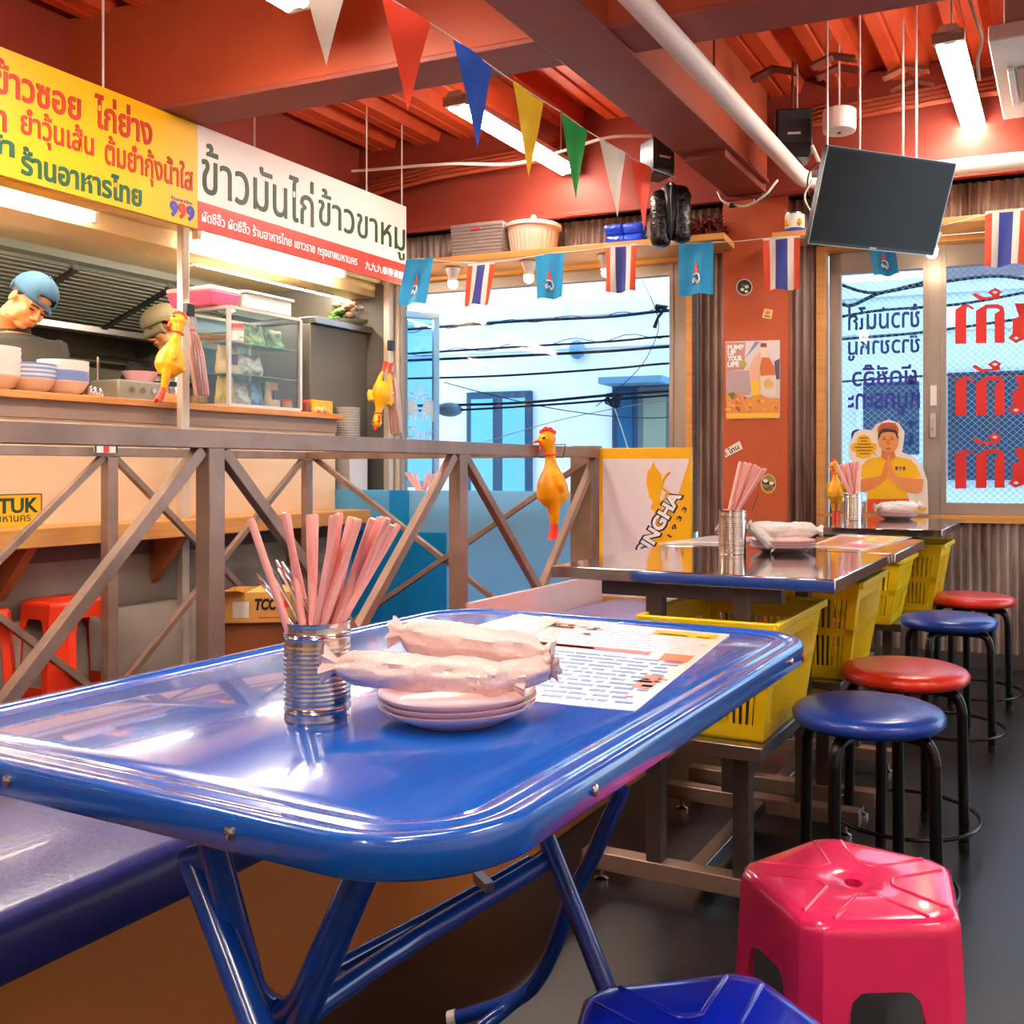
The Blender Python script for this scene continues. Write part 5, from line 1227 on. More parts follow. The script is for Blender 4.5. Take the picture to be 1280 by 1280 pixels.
for k in range(260):
    c_ = W(onshelf(882, .2) + R.uniform(-0.09, 0.09), 0.18 + R.uniform(-0.06, 0.09), SHZ + 0.01 + R.uniform(0, 0.11) * (1 - 0.3 * R.random())); d = V3((R.uniform(-1, 1), R.uniform(-1, 1), R.uniform(-.5, 1))).normalized() * 0.022
    g.tube([c_ - d, c_ + d], 0.005, 4)
o = tagm(g, 'dried_chillies', mat('dark_red_chilli', '#6a201a', 0.4), 'bag of dark red dried chillies at the right end of the pine shelf', 'chillies'); o['kind'] = 'stuff'
cs_ = W(tw(onw(993, 280, .16)), 0.15, SHZ); t = thing('printed_tin', 'white tin with a blue base band and yellow marks on the short shelf', 'tin', cs_)
g = G(); g.lathe([(0.05, 0), (0.05, 0.105)], cs_, 28); g.obj('tin_body', M['white'], parent=t, smooth=30)
g = G(); g.lathe([(0.0505, 0.004), (0.0505, 0.03)], cs_, 28, closed=False); g.obj('blue_band', M['flagblue'], parent=t, smooth=30)
g = G(); g.lathe([(0.052, 0.10), (0.052, 0.106), (0.047, 0.106), (0.047, 0.10)], cs_, 28); g.obj('rim', M['tin'], parent=t, smooth=30)
for q in (-0.03, 0.032):
    g = G(); g.sphere(cs_ + NW * 0.04 + WL * q + Z3 * 0.055, (0.014, 0.014, 0.02), 8); g.obj('yellow_mark', M['yellowsign'], parent=t, smooth=True)
# downlights below the shelf
sp = mat('lamp_glow', '#ffffff', emit=('#ffeccc', 40.0))
for i, px in enumerate((566, 661, 758, 1165)):
    n_ = 0.22; q = onw(px, 350, n_); t_ = tw(q); zt = SHZ - 0.04 if px < 900 else 2.08
    c_ = W(t_, n_, zt); t = thing('spot_lamp', ['white cone spot lamp under the shelf, leftmost', 'white cone spot lamp under the shelf beside the cyan flag', 'white cone spot lamp under the shelf behind the striped flag', 'bright bulb above the right window under the television'][i], 'lamp', c_)
    g = G(); g.lathe([(0.045, 0.0), (0.042, -0.01), (0.025, -0.055), (0.03, -0.075)], c_, 20); g.obj('shade', M['white'], parent=t, smooth=30)
    g = G(); g.sphere(c_ - Z3 * 0.092, (0.027, 0.027, 0.024), 12); g.obj('bulb', sp, parent=t, smooth=True)

# ------------------------------------------------------------------ flags on the lower string
fl = [(525, 323, 380, 'c'), (602, 329, 381, 't'), (687, 317, 373, 'c'), (776, 306, 365, 't'), (870, 304, 368, 'c'), (977, 296, 362, 't'), (1100, 298, 344, 'c'), (1258, 262, 332, 't')]
names = ['leftmost cyan flag with a royal emblem beside the white shop sign', 'striped red white and blue flag, first from the left', 'cyan flag with an emblem in the middle of the left window', 'striped red white and blue flag left of the black bundle', 'cyan flag with an emblem beside the column', 'striped red white and blue flag on the red column', 'cyan flag partly hidden below the television', 'striped red white and blue flag at the far right']
fpts = []
for i, (px, y0, y1, kd) in enumerate(fl):
    n_ = 0.52; c_ = onw(px, y0, n_); Zc = c_.y; h_ = (y1 - y0) / 1200 * Zc; w_ = h_ * 0.70; fpts.append(c_)
    skew = {0: -0.045, 1: -0.03, 7: -0.01, 6: 0.03}.get(i, 0.0)
    ph = i * 1.7
    def FL(a, b, d, c_=c_, h_=h_, w_=w_, skew=skew, ph=ph):      # a across 0..1, b down 0..1
        if skew and i == 6: c2_ = 0
        return c_ + WL * -((a - 0.5) * w_ * (1 - 0.06 * b) - 0 + (-skew * 0)) + V3((skew * b, 0, 0)) + NW * (d + 0.010 * math.sin(a * 9 + ph + b * 2) * (0.3 + b)) + Z3 * (-b * h_ - 0.004 * math.sin(a * 7 + ph) * b)
    t = thing('striped_flag' if kd == 't' else 'cyan_flag', names[i], 'flag', c_, 'flags on the lower string')
    def sheet(g, a0, a1, b0_, b1_, d, na=10, nb=10):
        vs = [FL(a0 + (a1 - a0) * x / na, b0_ + (b1_ - b0_) * y / nb, d + dd) for dd in (0, 0.0012) for y in range(nb + 1) for x in range(na + 1)]
        fs = []; N_ = (na + 1) * (nb + 1)
        for y in range(nb):
            for x in range(na): q = y * (na + 1) + x; fs += [(q, q + 1, q + na + 2, q + na + 1), (N_ + q, N_ + q + na + 1, N_ + q + na + 2, N_ + q + 1)]
        g.add(vs, fs)
    if kd == 't':
        for a0, a1, m_ in ((0, 1 / 6, 'flagred'), (1 / 6, 2 / 6, 'flagwhite'), (2 / 6, 4 / 6, 'flagblue'), (4 / 6, 5 / 6, 'flagwhite'), (5 / 6, 1, 'flagred')):
            g = G(); sheet(g, a0, a1, 0.04, 1, 0, 4, 10); g.obj('stripe', M[m_], parent=t, smooth=60)
        g = G(); sheet(g, 0, 1, 0, 0.045, 0.001, 10, 2); g.obj('hem', M['flagwhite'], parent=t, smooth=60)
    else:
        g = G(); sheet(g, 0, 1, 0, 1, 0, 12, 12); g.obj('cloth', M['flagcyan'], parent=t, smooth=60)
        g = G(); g.prism([(0.46, 0.62), (0.44, 0.52), (0.50, 0.36), (0.56, 0.52), (0.55, 0.62)], lambda a, b, d: FL(a, b, d), 0.002, 0.004); g.obj('emblem_flame', M['flagred'], parent=t)
        g = G(); g.tube(smooth_pts([FL(a, b, 0.004) for a, b in [(0.42, 0.62), (0.48, 0.60), (0.58, 0.62), (0.62, 0.72), (0.56, 0.80), (0.50, 0.72), (0.44, 0.78), (0.40, 0.72), (0.46, 0.68)]], 4), 0.004, 5); g.obj('emblem', M['flagwhite'], parent=t)
        g = G(); g.tube(smooth_pts([FL(a, b, 0.005) for a, b in [(0.44, 0.64), (0.52, 0.66), (0.48, 0.76), (0.42, 0.82)]], 4), 0.0025, 5); g.obj('emblem_outline', M['flagblue'], parent=t)
st_ = []
p_ = [onw(480, 326, .52)] + fpts + [onw(1330, 255, .52)]
for i in range(len(p_) - 1): st_ += [p_[i], (p_[i] + p_[i + 1]) / 2 - Z3 * 0.006]
g = G(); g.tube(st_ + [p_[-1]], 0.0022, 5); tagm(g, 'flag_string', M['string'], 'thin white string carrying the striped and cyan flags', 'string')
# ------------------------------------------------------------------ pennants
pn = [((383, -14), (432, -14), (408, 82), 2.55, 'pwhite', 'white pennant nearest, cut by the top edge'), ((478, -8), (538, 29), (510, 139), 2.72, 'pred', 'large red pennant beside the top beam'),
      ((567, 48), (616, 84), (597, 184), 3.0, 'pblue', 'blue pennant in front of the hanging light'), ((640, 101), (680, 127), (661, 221), 3.3, 'pyellow', 'yellow pennant between the blue and green ones'),
      ((700, 139), (733, 163), (720, 248), 3.6, 'pgreen', 'green pennant on the string'), ((750, 173), (781, 191), (772, 271), 3.85, 'pwhite', 'white pennant between the green one and the last red one'),
      ((790, 198), (816, 211), (805, 288), 4.1, 'pred', 'last red pennant near the black bundle')]
sp_ = []
for a_, b_, c_, Z, m_, lab in pn:
    A = at(*a_, Z - 0.03); B = at(*b_, Z + 0.05); C_ = at(*c_, Z + 0.01); sp_ += [A, B]
    nrm = (B - A).cross(C_ - A).normalized(); vs = []; fs = []; n = 10
    for dd in (0, 0.0012):
        for y in range(n + 1):
            f = y / n; f2 = f ** 0.93; L_ = A.lerp(C_, f2); R_ = B.lerp(C_, f)
            for x in range(7): vs.append(L_.lerp(R_, x / 6) + nrm * (dd + 0.007 * math.sin(x / 6 * 5 + Z * 5 + f * 3) * (1 - f)))
    N_ = 7 * (n + 1)
    for y in range(n):
        for x in range(6): q = y * 7 + x; fs += [(q, q + 1, q + 8, q + 7), (N_ + q, N_ + q + 7, N_ + q + 8, N_ + q + 1)]
    g = G(); g.add(vs, fs); tagm(g, 'pennant', M[m_], lab, 'pennant', 'triangular pennants on the upper string', smooth=60, base=A)
g = G(); g.tube([at(330, -60, 2.35)] + sp_ + [at(845, 222, 4.4)], 0.0022, 5); tagm(g, 'pennant_string', M['string'], 'thin white string carrying the triangular pennants', 'string')

# ================================================================== COLUMN STICKERS AND POSTER
CNN = 0.121
def CP(px, py): q = onw(px, py, CNN); return (tw(q), q.z)
def CW(a, b, d): return W(a, CNN + d, b)
def poly_px(pts, d0=0.001, d1=0.002, fn=CP, fw=None): 
    g = G(); g.prism([fn(x, y) for x, y in pts], fw or CW, d0, d1); return g
def ell_px(cx_, cy_, rx, ry, n=24, rot=0): return [(cx_ + rx * math.cos(2 * PI * k / n) * math.cos(rot) - ry * math.sin(2 * PI * k / n) * math.sin(rot), cy_ + rx * math.cos(2 * PI * k / n) * math.sin(rot) + ry * math.sin(2 * PI * k / n) * math.cos(rot)) for k in range(n)]
def txt_px(body, x0, x1, y0, y1, d0, d1, bold=0.02, fn=CP, fw=None, mirror=False):
    (a0, b1_), (a1, b0_) = fn(x0, y0), fn(x1, y1)
    return text_g(body, fw or CW, a0, a1, b0_, b1_, d0, d1, bold=bold, mirror=mirror)
t = thing('poster', 'poster of a beer bottle and fried food reading UP YOUR LIFE on the red column', 'poster', CW(*CP(940, 523), 0))
poly_px([(907, 427), (975, 425), (975, 523), (908, 524)], 0, 0.001).obj('sheet', mat('poster_sheet', '#e8d8d8', 0.3), parent=t)
def pp(nm, pts, col, d): poly_px(pts, d, d + 0.0006).obj(nm, mat('poster_' + col.strip('#'), col, 0.35), parent=t)
pp('backdrop_red', [(907.5, 428), (932, 428), (930, 462), (907.5, 464)], '#c8937c', 0.001)
pp('shirt', [(907.5, 464), (936, 463), (940, 478), (938, 494), (908, 493)], '#bfa3a8', 0.0016)
pp('blue_streak', [(934, 445), (950, 427), (944, 427), (930, 450)], '#8f8fc4', 0.0016)
pp('dark_jacket', [(968, 452), (974.5, 448), (974.5, 474), (970, 474)], '#5a5570', 0.0016)
pp('hand', [(936, 462), (942, 448), (950, 440), (953, 452), (948, 476), (938, 478)], '#eab696', 0.0022)
pp('glass', [(938, 476), (951, 476), (949, 494), (940, 494)], '#f8c832', 0.0028)
pp('bottle_cap', [(951, 429), (958.5, 429), (958.5, 434), (951, 434)], '#8f4630', 0.0034)
pp('bottle_neck', [(951, 434), (958, 434), (960.5, 447), (951.5, 447)], '#efd6c0', 0.0034)
pp('bottle_shoulder', [(953, 447), (961.5, 447), (968, 459), (969, 469), (951, 470), (950, 460)], '#d8702a', 0.0040)
pp('bottle_label', [(951, 470), (970, 469), (971, 492), (966, 497), (956, 496), (951, 490)], '#ecd8cc', 0.0040)
pp('label_mark', ell_px(961, 480, 6, 6), '#e0b060', 0.0046)
R = random.Random(11)
pp('food_bed', [(907.5, 494), (915, 490), (922, 494), (935, 497), (950, 493), (962, 498), (974.5, 498), (974.5, 517), (908, 518)], '#e89a4a', 0.0028)
for k in range(22):
    x, y = R.uniform(911, 971), R.uniform(496, 514); pp('food_piece', ell_px(x, y, R.uniform(2, 4.5), R.uniform(1.2, 3), 8, R.uniform(0, 3)), R.choice(['#f4b45c', '#d8702e', '#f0c07c', '#c85a28', '#f6a23c', '#6f7a3a']), 0.0034 + 0.0002 * k)
pp('prawn', [(924, 488), (928, 492), (935, 508), (944, 515), (936, 514), (928, 504)], '#ee9466', 0.0082)
pp('leaf', [(911, 492), (918, 490), (919, 495), (913, 497)], '#5f7a34', 0.0082)
pp('lime', ell_px(929, 455, 4, 4.5), '#b8b050', 0.0034)
pp('yellow_strip', [(908, 517), (974.5, 516), (974.5, 522.5), (908.5, 523.5)], '#fbc640', 0.0086)
for s_, y0, y1 in (('PUMP', 431.5, 437), ('UP', 438, 444), ('YOUR', 445, 451), ('LIFE', 452.5, 458.5)):
    x1 = {'PUMP': 930, 'UP': 920, 'YOUR': 928, 'LIFE': 924}[s_]
    g = txt_px(s_, 909.5, x1, y0, y1, 0.002, 0.004, 0.05); g.obj('lettering', M['txtwhite'], parent=t)
t = thing('round_sticker', 'dark round sticker with pale blobs and a white rim high on the column', 'sticker', CW(*CP(930, 358), 0))
poly_px(ell_px(930.5, 359, 10, 10.3), 0, 0.001).obj('rim', M['flagwhite'], parent=t); poly_px(ell_px(930.5, 359, 9, 9.3), 0.001, 0.0015).obj('field', mat('sticker_green', '#2c3a2c', 0.4), parent=t)
for (x, y, r_) in ((928, 362, 2.5), (933.5, 358.5, 2.6), (933, 364.5, 2.2), (929, 357, 2.4)): poly_px(ell_px(x, y, r_, r_ * .85, 12), 0.0015, 0.002).obj('blob', M['flagwhite'] if y > 357.5 else mat('sticker_brown', '#7a6848', 0.5), parent=t)
t = thing('square_sticker', 'small cream square sticker tilted on the column below the striped flag', 'sticker', CW(*CP(960, 393), 0))
poly_px([(955.5, 385.5), (966.5, 387.5), (964, 399), (952.5, 397)], 0, 0.001).obj('sheet', mat('cream_sticker', '#f4c47c', 0.4), parent=t)
poly_px(ell_px(959.5, 391, 3, 2.2), 0.001, 0.0015).obj('mark', mat('sticker_ochre', '#c88a3c', 0.4), parent=t); poly_px([(955.5, 394), (962.5, 395.4), (962.2, 396.8), (955.2, 395.4)], 0.001, 0.0015).obj('caption', M['txtdkgreen'], parent=t)
t = thing('strip_sticker', 'white tilted strip sticker with black Thai letters on the column edge', 'sticker', CW(*CP(916, 561), 0))
poly_px([(906.5, 562), (924.5, 551), (928.5, 561), (906.5, 572)], 0, 0.001).obj('sheet', M['flagwhite'], parent=t)
a0 = CP(908, 571); rot_ = math.radians(28)
g = text_g('ะ ไทน', lambda a, b, d: CW(a0[0] - (a * math.cos(rot_) - b * math.sin(rot_)), a0[1] + a * math.sin(rot_) + b * math.cos(rot_), d), 0.0, 0.082, 0.004, 0.034, 0.001, 0.002, bold=0.02); g.obj('lettering', M['txtblack'], parent=t)
t = thing('oval_sticker', 'olive oval sticker with two white ovals low on the column', 'sticker', CW(*CP(960, 604), 0))
poly_px(ell_px(960.5, 604.5, 9.5, 12), 0, 0.001).obj('rim', mat('cream_sticker', '#f4c47c', 0.4), parent=t); poly_px(ell_px(960.5, 604.5, 8.3, 10.8), 0.001, 0.0015).obj('field', mat('sticker_olive', '#9c8a34', 0.4), parent=t)
poly_px([(952.5, 600), (969, 604), (968.5, 608), (952.5, 604)], 0.0015, 0.0018).obj('dark_band', M['txtblack'], parent=t)
for x, y in ((957, 601), (964.5, 604)): poly_px(ell_px(x, y, 3, 2.3, 12), 0.0018, 0.0024).obj('pale_oval', M['txtwhite'], parent=t)
g = txt_px('ฟรี', 956, 965, 608, 613, 0.0015, 0.002); g.obj('lettering', M['txtdkgreen'], parent=t)

# ------------------------------------------------------------------ window lettering (seen from behind)
WN = -0.055
def WP(px, py): q = onw(px, py, WN); return (tw(q), q.z)
def WW(a, b, d): return W(a, WN + d, b)
for i, (s_, x0, x1, y0, y1, mm) in enumerate((('ข้าวมันไก่', 1060, 1150, 384, 409, 'txtblue'), ('ข้าวขาหมู', 1060, 1150, 419, 448, 'txtblue'), ('ผัดซีอิ๊ว', 1065, 1146, 456, 481, 'txtnavy'), ('หมูกระทะ', 1060, 1150, 492, 519, 'txtnavy'), ('ไทย ก', 1064, 1146, 528, 556, 'txtblue'))):
    g = txt_px(s_, x0, x1, y0, y1, 0, 0.001, 0.02, WP, WW, mirror=True)
    tag(g.obj('window_lettering', M[mm]), 'mirrored blue Thai lettering on the left pane of the right window, %s line' % ['top', 'second', 'third', 'fourth', 'lowest'][i], 'lettering')
for i, dy in enumerate((0, 90, 181)):
    t = thing('red_window_lettering', 'large mirrored red Thai lettering on the right window pane, %s of three rows' % ['top', 'middle', 'bottom'][i], 'lettering', WW(*WP(1230, 420 + dy), 0))
    def q(pts): return [(1180 + x / 10.67, 330 + y / 10.67 + dy) for x, y in pts]
    for pts in ([(150, 1065), (150, 610), (245, 548), (320, 540), (400, 585), (385, 612), (320, 572), (298, 590), (298, 1062)],
                [(425, 1057), (425, 625), (560, 540), (720, 535), (790, 570), (808, 650), (808, 1052), (675, 1052), (675, 665), (750, 615), (700, 590), (590, 590), (567, 610), (567, 1055)],
                [(372, 410), (418, 383), (510, 438), (640, 438), (640, 420), (580, 380), (680, 318), (770, 370), (740, 400), (750, 455), (700, 462), (480, 480)],
                [(940, 525), (1300, 520), (1300, 1000), (1060, 1010), (955, 1055), (858, 990), (915, 930), (915, 740), (1000, 700)]):
        gg = G(); gg.prism([WP(*p_) for p_ in q(pts)], WW, 0, 0.001); gg.obj('letter_shape', mat('window_red', '#e02c24', 0.5), parent=t)
    for c_ in ((680, 378, 42, 24), (960, 988, 42, 24)):
        gg = G(); gg.prism([WP(*p_) for p_ in q([(c_[0] - c_[2], c_[1]), (c_[0], c_[1] - c_[3]), (c_[0] + c_[2], c_[1]), (c_[0], c_[1] + c_[3])])], WW, 0.001, 0.002); gg.obj('letter_hole', M['facade'], parent=t)

# ------------------------------------------------------------------ cutout board of the man
SN = 0.10
def SP(px, py): q = onw(px, py, SN); return (tw(q), q.z)
def SWf(a, b, d): return W(a, SN + d, b)
def s10(pts): return [(1040 + x / 9.143, 520 + y / 9.143) for x, y in pts]
t = thing('cutout_board', 'cardboard cutout of a man in yellow shirt with pressed palms at the window', 'cutout', SWf(*SP(1110, 640), 0))
def cp_(nm, pts, col, d, th=0.0008): 
    g = G(); g.prism([SP(*p_) for p_ in s10(pts)], SWf, d, d + th); return g.obj(nm, mat('cut_' + col.strip('#'), col, 0.4), parent=t)
cp_('backing', [(390, 1100), (390, 880), (330, 870), (250, 700), (230, 520), (200, 470), (185, 350), (260, 190), (330, 150), (450, 160), (510, 90), (640, 40), (760, 75), (830, 180), (820, 300), (800, 410), (960, 480), (1040, 600), (1090, 740), (1100, 1120)], '#f6e8dc', -0.004, 0.004)
ye, sk, dk = '#f8be14', '#e0884c', '#3c2a24'
cp_('shirt', [(330, 700), (340, 570), (400, 500), (560, 460), (720, 460), (900, 500), (960, 560), (1020, 700), (920, 720), (860, 740), (850, 860), (880, 940), (400, 950), (410, 860), (380, 720)], ye, 0.0002)
cp_('neck', [(570, 380), (700, 380), (730, 470), (660, 520), (600, 500), (560, 470)], '#d07c42', 0.001)
cp_('forearm', [(330, 720), (400, 715), (560, 680), (600, 560), (650, 430), (660, 480), (650, 600), (620, 720), (480, 830), (370, 870), (330, 860)], sk, 0.0018)
cp_('forearm', [(1045, 720), (930, 715), (740, 690), (700, 620), (660, 480), (640, 430), (630, 560), (650, 700), (760, 810), (860, 870), (980, 885), (1030, 860)], '#e8935a', 0.0026)
cp_('face', [(525, 250), (560, 190), (640, 170), (720, 190), (765, 260), (750, 350), (720, 400), (650, 415), (590, 400), (540, 350)], '#e69458', 0.0026)
cp_('hair', [(525, 280), (530, 200), (580, 150), (650, 145), (740, 170), (765, 260), (745, 250), (720, 190), (640, 180), (570, 195), (545, 240)], dk, 0.0034)
cp_('cap', [(522, 200), (525, 130), (570, 85), (650, 70), (730, 85), (760, 140), (760, 210), (720, 160), (640, 140), (570, 150)], '#b85a34', 0.0042)
for x in (600, 685):
    cp_('eye', [(x - 22, 270), (x, 262), (x + 22, 270), (x, 275)], dk, 0.0042); cp_('eyebrow', [(x - 26, 250), (x, 238), (x + 26, 248), (x, 247)], '#5a3828', 0.0042)
cp_('nose', [(635, 270), (655, 270), (668, 325), (645, 335), (620, 325)], '#d07c44', 0.0042); cp_('mouth', [(610, 372), (645, 362), (685, 372), (645, 384)], '#a84c34', 0.0042)
cp_('speech_bubble', ell_px(365, 350, 130, 110, 20) if False else [(215, 360), (235, 310), (285, 300), (300, 235), (370, 210), (430, 240), (450, 300), (505, 320), (510, 370), (480, 410), (530, 460), (460, 430), (440, 470), (350, 490), (280, 465), (270, 415), (225, 395)], '#f4b820', 0.0012)
for k, (a, b) in enumerate(((320, 410), (330, 400), (290, 440), (260, 470), (285, 455), (320, 430))): cp_('bubble_line', [(a, 245 + k * 36), (b, 245 + k * 36), (b, 255 + k * 36), (a, 255 + k * 36)], '#4a3a20', 0.0022)
cp_('red_band', [(398, 950), (880, 945), (880, 1100), (400, 1100)], '#e4502c', 0.001)
for k, (x, c_) in enumerate(((722, '#3a3c9c'), (765, '#d05038'), (806, '#3a3c9c'))):
    (a0, b1_), (a1, b0_) = SP(*s10([(x, 575)])[0]), SP(*s10([(x + 34, 625)])[0])
    g = text_g('9', SWf, a0, a1, b0_, b1_, 0.0012, 0.003, bold=0.05); g.obj('number', mat('cut_' + c_.strip('#'), c_, 0.4), parent=t)
cp_('small_chicken', [(900, 1060), (960, 1050), (1010, 1060), (1070, 1035), (1085, 1080), (1010, 1105), (930, 1105)], '#f8b830', 0.0018)

# ================================================================== RUBBER CHICKENS
def chicken(lab):
    t = thing('rubber_chicken', lab, 'toy', (0, 0, 0), 'yellow rubber chickens')
    g = G()
    g.tube(smooth_pts([V3((0, 0, 0.125)), V3((0, 0, 0.16)), V3((0, 0, 0.205)), V3((0.0, 0, 0.25)), V3((0, 0, 0.285)), V3((0, 0, 0.33)), V3((0.004, 0, 0.355))], 3), [0.030, 0.036, 0.044, 0.05, 0.050, 0.050, 0.048, 0.044, 0.038, 0.032, 0.026, 0.022, 0.019, 0.017, 0.017, 0.018, 0.02, 0.021, 0.021], 14)
    g.sphere((0.008, 0, 0.375), (0.029, 0.024, 0.030), 14)
    for s_ in (-1, 1):
        g.tube([V3((0, s_ * 0.026, 0.15)), V3((0, s_ * 0.024, 0.10)), V3((0, s_ * 0.017, 0.055))], [0.020, 0.013, 0.0085], 10)
        g.tube([V3((-0.01, s_ * 0.042, 0.25)), V3((-0.015, s_ * 0.058, 0.21)), V3((-0.02, s_ * 0.060, 0.18))], [0.018, 0.013, 0.006], 8)
    g.tube([V3((-0.03, 0, 0.17)), V3((-0.055, 0, 0.155))], [0.02, 0.008], 8)
    b = g.obj('body', M['chick'], parent=t); remesh(b, 0.0045, 3)
    for s_ in (-1, 1):
        g = G(); g.tube([V3((0, s_ * 0.017, 0.06)), V3((0.002, s_ * 0.015, 0.035)), V3((0.006, s_ * 0.014, 0.008))], [0.0088, 0.010, 0.012], 8)
        for k in (-1, 0, 1): g.tube([V3((0.004, s_ * 0.014, 0.018)), V3((0.018, s_ * 0.014 + k * 0.008, 0.0))], [0.006, 0.003], 6)
        o = g.obj('foot', M['chickred'], parent=t, smooth=60)
    g = G()
    for (x, z, r_) in ((0.022, 0.402, 0.009), (0.010, 0.409, 0.011), (-0.004, 0.406, 0.010), (-0.015, 0.398, 0.008)): g.sphere((x, 0, z), (r_, 0.005, r_ * 1.2), 10)
    g.obj('comb', M['chickred'], parent=t, smooth=True)
    g = G(); g.tube([V3((0.030, 0, 0.372)), V3((0.056, 0, 0.366))], [(0.010, 0.009), (0.002, 0.002)], 8); g.obj('beak', mat('beak_orange', '#f47c1c', 0.4), parent=t, smooth=True)
    g = G(); g.tube([V3((0.028, 0, 0.360)), V3((0.031, 0, 0.338))], [(0.006, 0.005), (0.008, 0.006)], 8); g.obj('wattle', M['chickred'], parent=t, smooth=True)
    for s_ in (-1, 1):
        g = G(); g.sphere((0.022, s_ * 0.021, 0.382), 0.0045, 8); g.obj('eye', M['txtblack'], parent=t, smooth=True)
    g = G(); g.tube([V3((0.021 * math.cos(a), 0.021 * math.sin(a), 0.318)) for a in [2 * PI * k / 16 for k in range(16)]], 0.003, 6, closed=True); g.obj('neck_line', M['chickred'], parent=t, smooth=True)
    return t
ch = chicken('yellow rubber chicken hanging through the near railing with red feet down')
q = onv(688, 545, VR + 0.05)
def place(o, top, feet, face, scale):
    """head end at top, feet end at feet"""
    z = (V3(top) - V3(feet)); L_ = z.length; z.normalize(); x = V3(face) - z * V3(face).dot(z); x.normalize(); y = z.cross(x)
    m_ = Matrix((x, y, z)).transposed().to_4x4(); s_ = L_ / 0.415
    o.matrix_world = Matrix.Translation(V3(feet)) @ m_ @ Matrix.Diagonal((s_ * 1.2, s_ * 1.2, s_, 1)); o.rotation_mode = 'XYZ'
q1 = onv(686, 535, VR + 0.06); q0 = onv(694, 674, VR + 0.06)
cb_ = dup(ch, (0, 0, 0), None, 'yellow rubber chicken tied beside a kitchen pole with its feet pointing lower left')
cc_ = dup(ch, (0, 0, 0), None, 'yellow rubber chicken hanging upside down at the right end of the kitchen')
cd_ = dup(ch, (0, 0, 0), None, 'yellow rubber chicken standing on the window table left of the straws')
place(ch, q1, q0, (-1, -0.3, 0), 1)
place(cb_, onv(228, 391, VK + 0.22), onv(200, 503, VK + 0.22), (-1, -0.4, 0), 1)
place(cc_, onv(469, 537, VK + 0.22), onv(485, 454, VK + 0.22), (0.5, -0.9, 0), 1)
place(cd_, at(1043, 574, 4.42), at(1046, 641, 4.42) - Z3 * 0.03, (-0.7, -0.6, 0), 1)
g = G(); q = onv(695, 566, VR + 0.045)
for (a, b) in ((K(VR - 0.024, sv(q), 1.006), K(VR + 0.075, sv(q), 1.006)), (K(VR + 0.075, sv(q), 1.006), K(VR + 0.075, sv(q) + 0.02, 1.055)), (K(VR + 0.075, sv(q) + 0.02, 1.055), K(VR - 0.024, sv(q), 1.055)), (K(VR - 0.024, sv(q), 1.055), K(VR - 0.024, sv(q), 1.006))): g.tube([a, b], 0.002, 5)
tagm(g, 'wire_tie', M['black'], 'thin black wire loop tying the rubber chicken to the near railing', 'wire')
# hanging stick bags and clips beside two of them
def stickbag(a, b, r, lab, cols, seed):
    R = random.Random(seed); a = V3(a); b = V3(b); t = thing('stick_bag', lab, 'bag', b); ax = (b - a); x = ax.cross(V3((0, 1, 0))).normalized(); y = ax.normalized().cross(x)
    g = G()
    for k in range(34):
        an = R.uniform(0, 2 * PI); rr_ = r * math.sqrt(R.random()) * 0.8; o = x * rr_ * math.cos(an) + y * rr_ * math.sin(an) * 0.6
        g.tube([a.lerp(b, 0.22) + o * 0.5, a.lerp(b, 0.45) + o, a.lerp(b, 0.96) + o * 0.9], 0.0042, 5, m=R.randrange(len(cols)))
    o = g.obj('sticks', [mat('stick_' + c_.strip('#'), c_, 0.4) for c_ in cols], parent=t, smooth=60); o['kind'] = 'stuff'
    g = G(); g.tube([a, a.lerp(b, 0.08), a.lerp(b, 0.16), a.lerp(b, 0.3), a.lerp(b, 0.55), a.lerp(b, 0.97), b], [(r * .4, r * .4), (r * .6, r * .5), (r * .2, r * .2), (r * .7, r * .6), (r, r * .75), (r * .95, r * .7), (r * .4, r * .3)], 16); g.obj('film', glass_mat('film_clear', '#fbeeea', 0.25, haze=0.12) if 'film_clear' not in MATS else MATS['film_clear'], parent=t, smooth=60)
    g = G(); c_ = a.lerp(b, 0.16); g.tube([c_ - ax.normalized() * 0.006, c_ + ax.normalized() * 0.006], r * 0.26, 10); g.obj('red_band', M['chickred'], parent=t)
stickbag(onv(239, 396, VK + 0.18), onv(253, 498, VK + 0.18), 0.045, 'clear bag of reddish brown sticks hanging beside the kitchen pole chicken', ['#b0665c', '#8f4c48', '#d8a8a0'], 1)
stickbag(onv(489, 452, VK + 0.22), onv(496, 545, VK + 0.22), 0.045, 'clear bag of pale noodles hanging beside the upside down chicken', ['#e8c098', '#f4e4d8', '#d89a70'], 2)
for (px, py, lab) in ((236, 388, 'black clamp clip on the kitchen pole above the chicken'), (489, 432, 'black clamp clip on the right kitchen pole above the noodle bag')):
    q = onv(px, py, VK + 0.15); g = G(); g.box(-0.022, 0.022, -0.015, 0.015, -0.03, 0.03, lambda a, b, c: q + U * a + VD * b + Z3 * c); tagm(g, 'clamp_clip', M['black'], lab, 'clip', bevel=0.004)

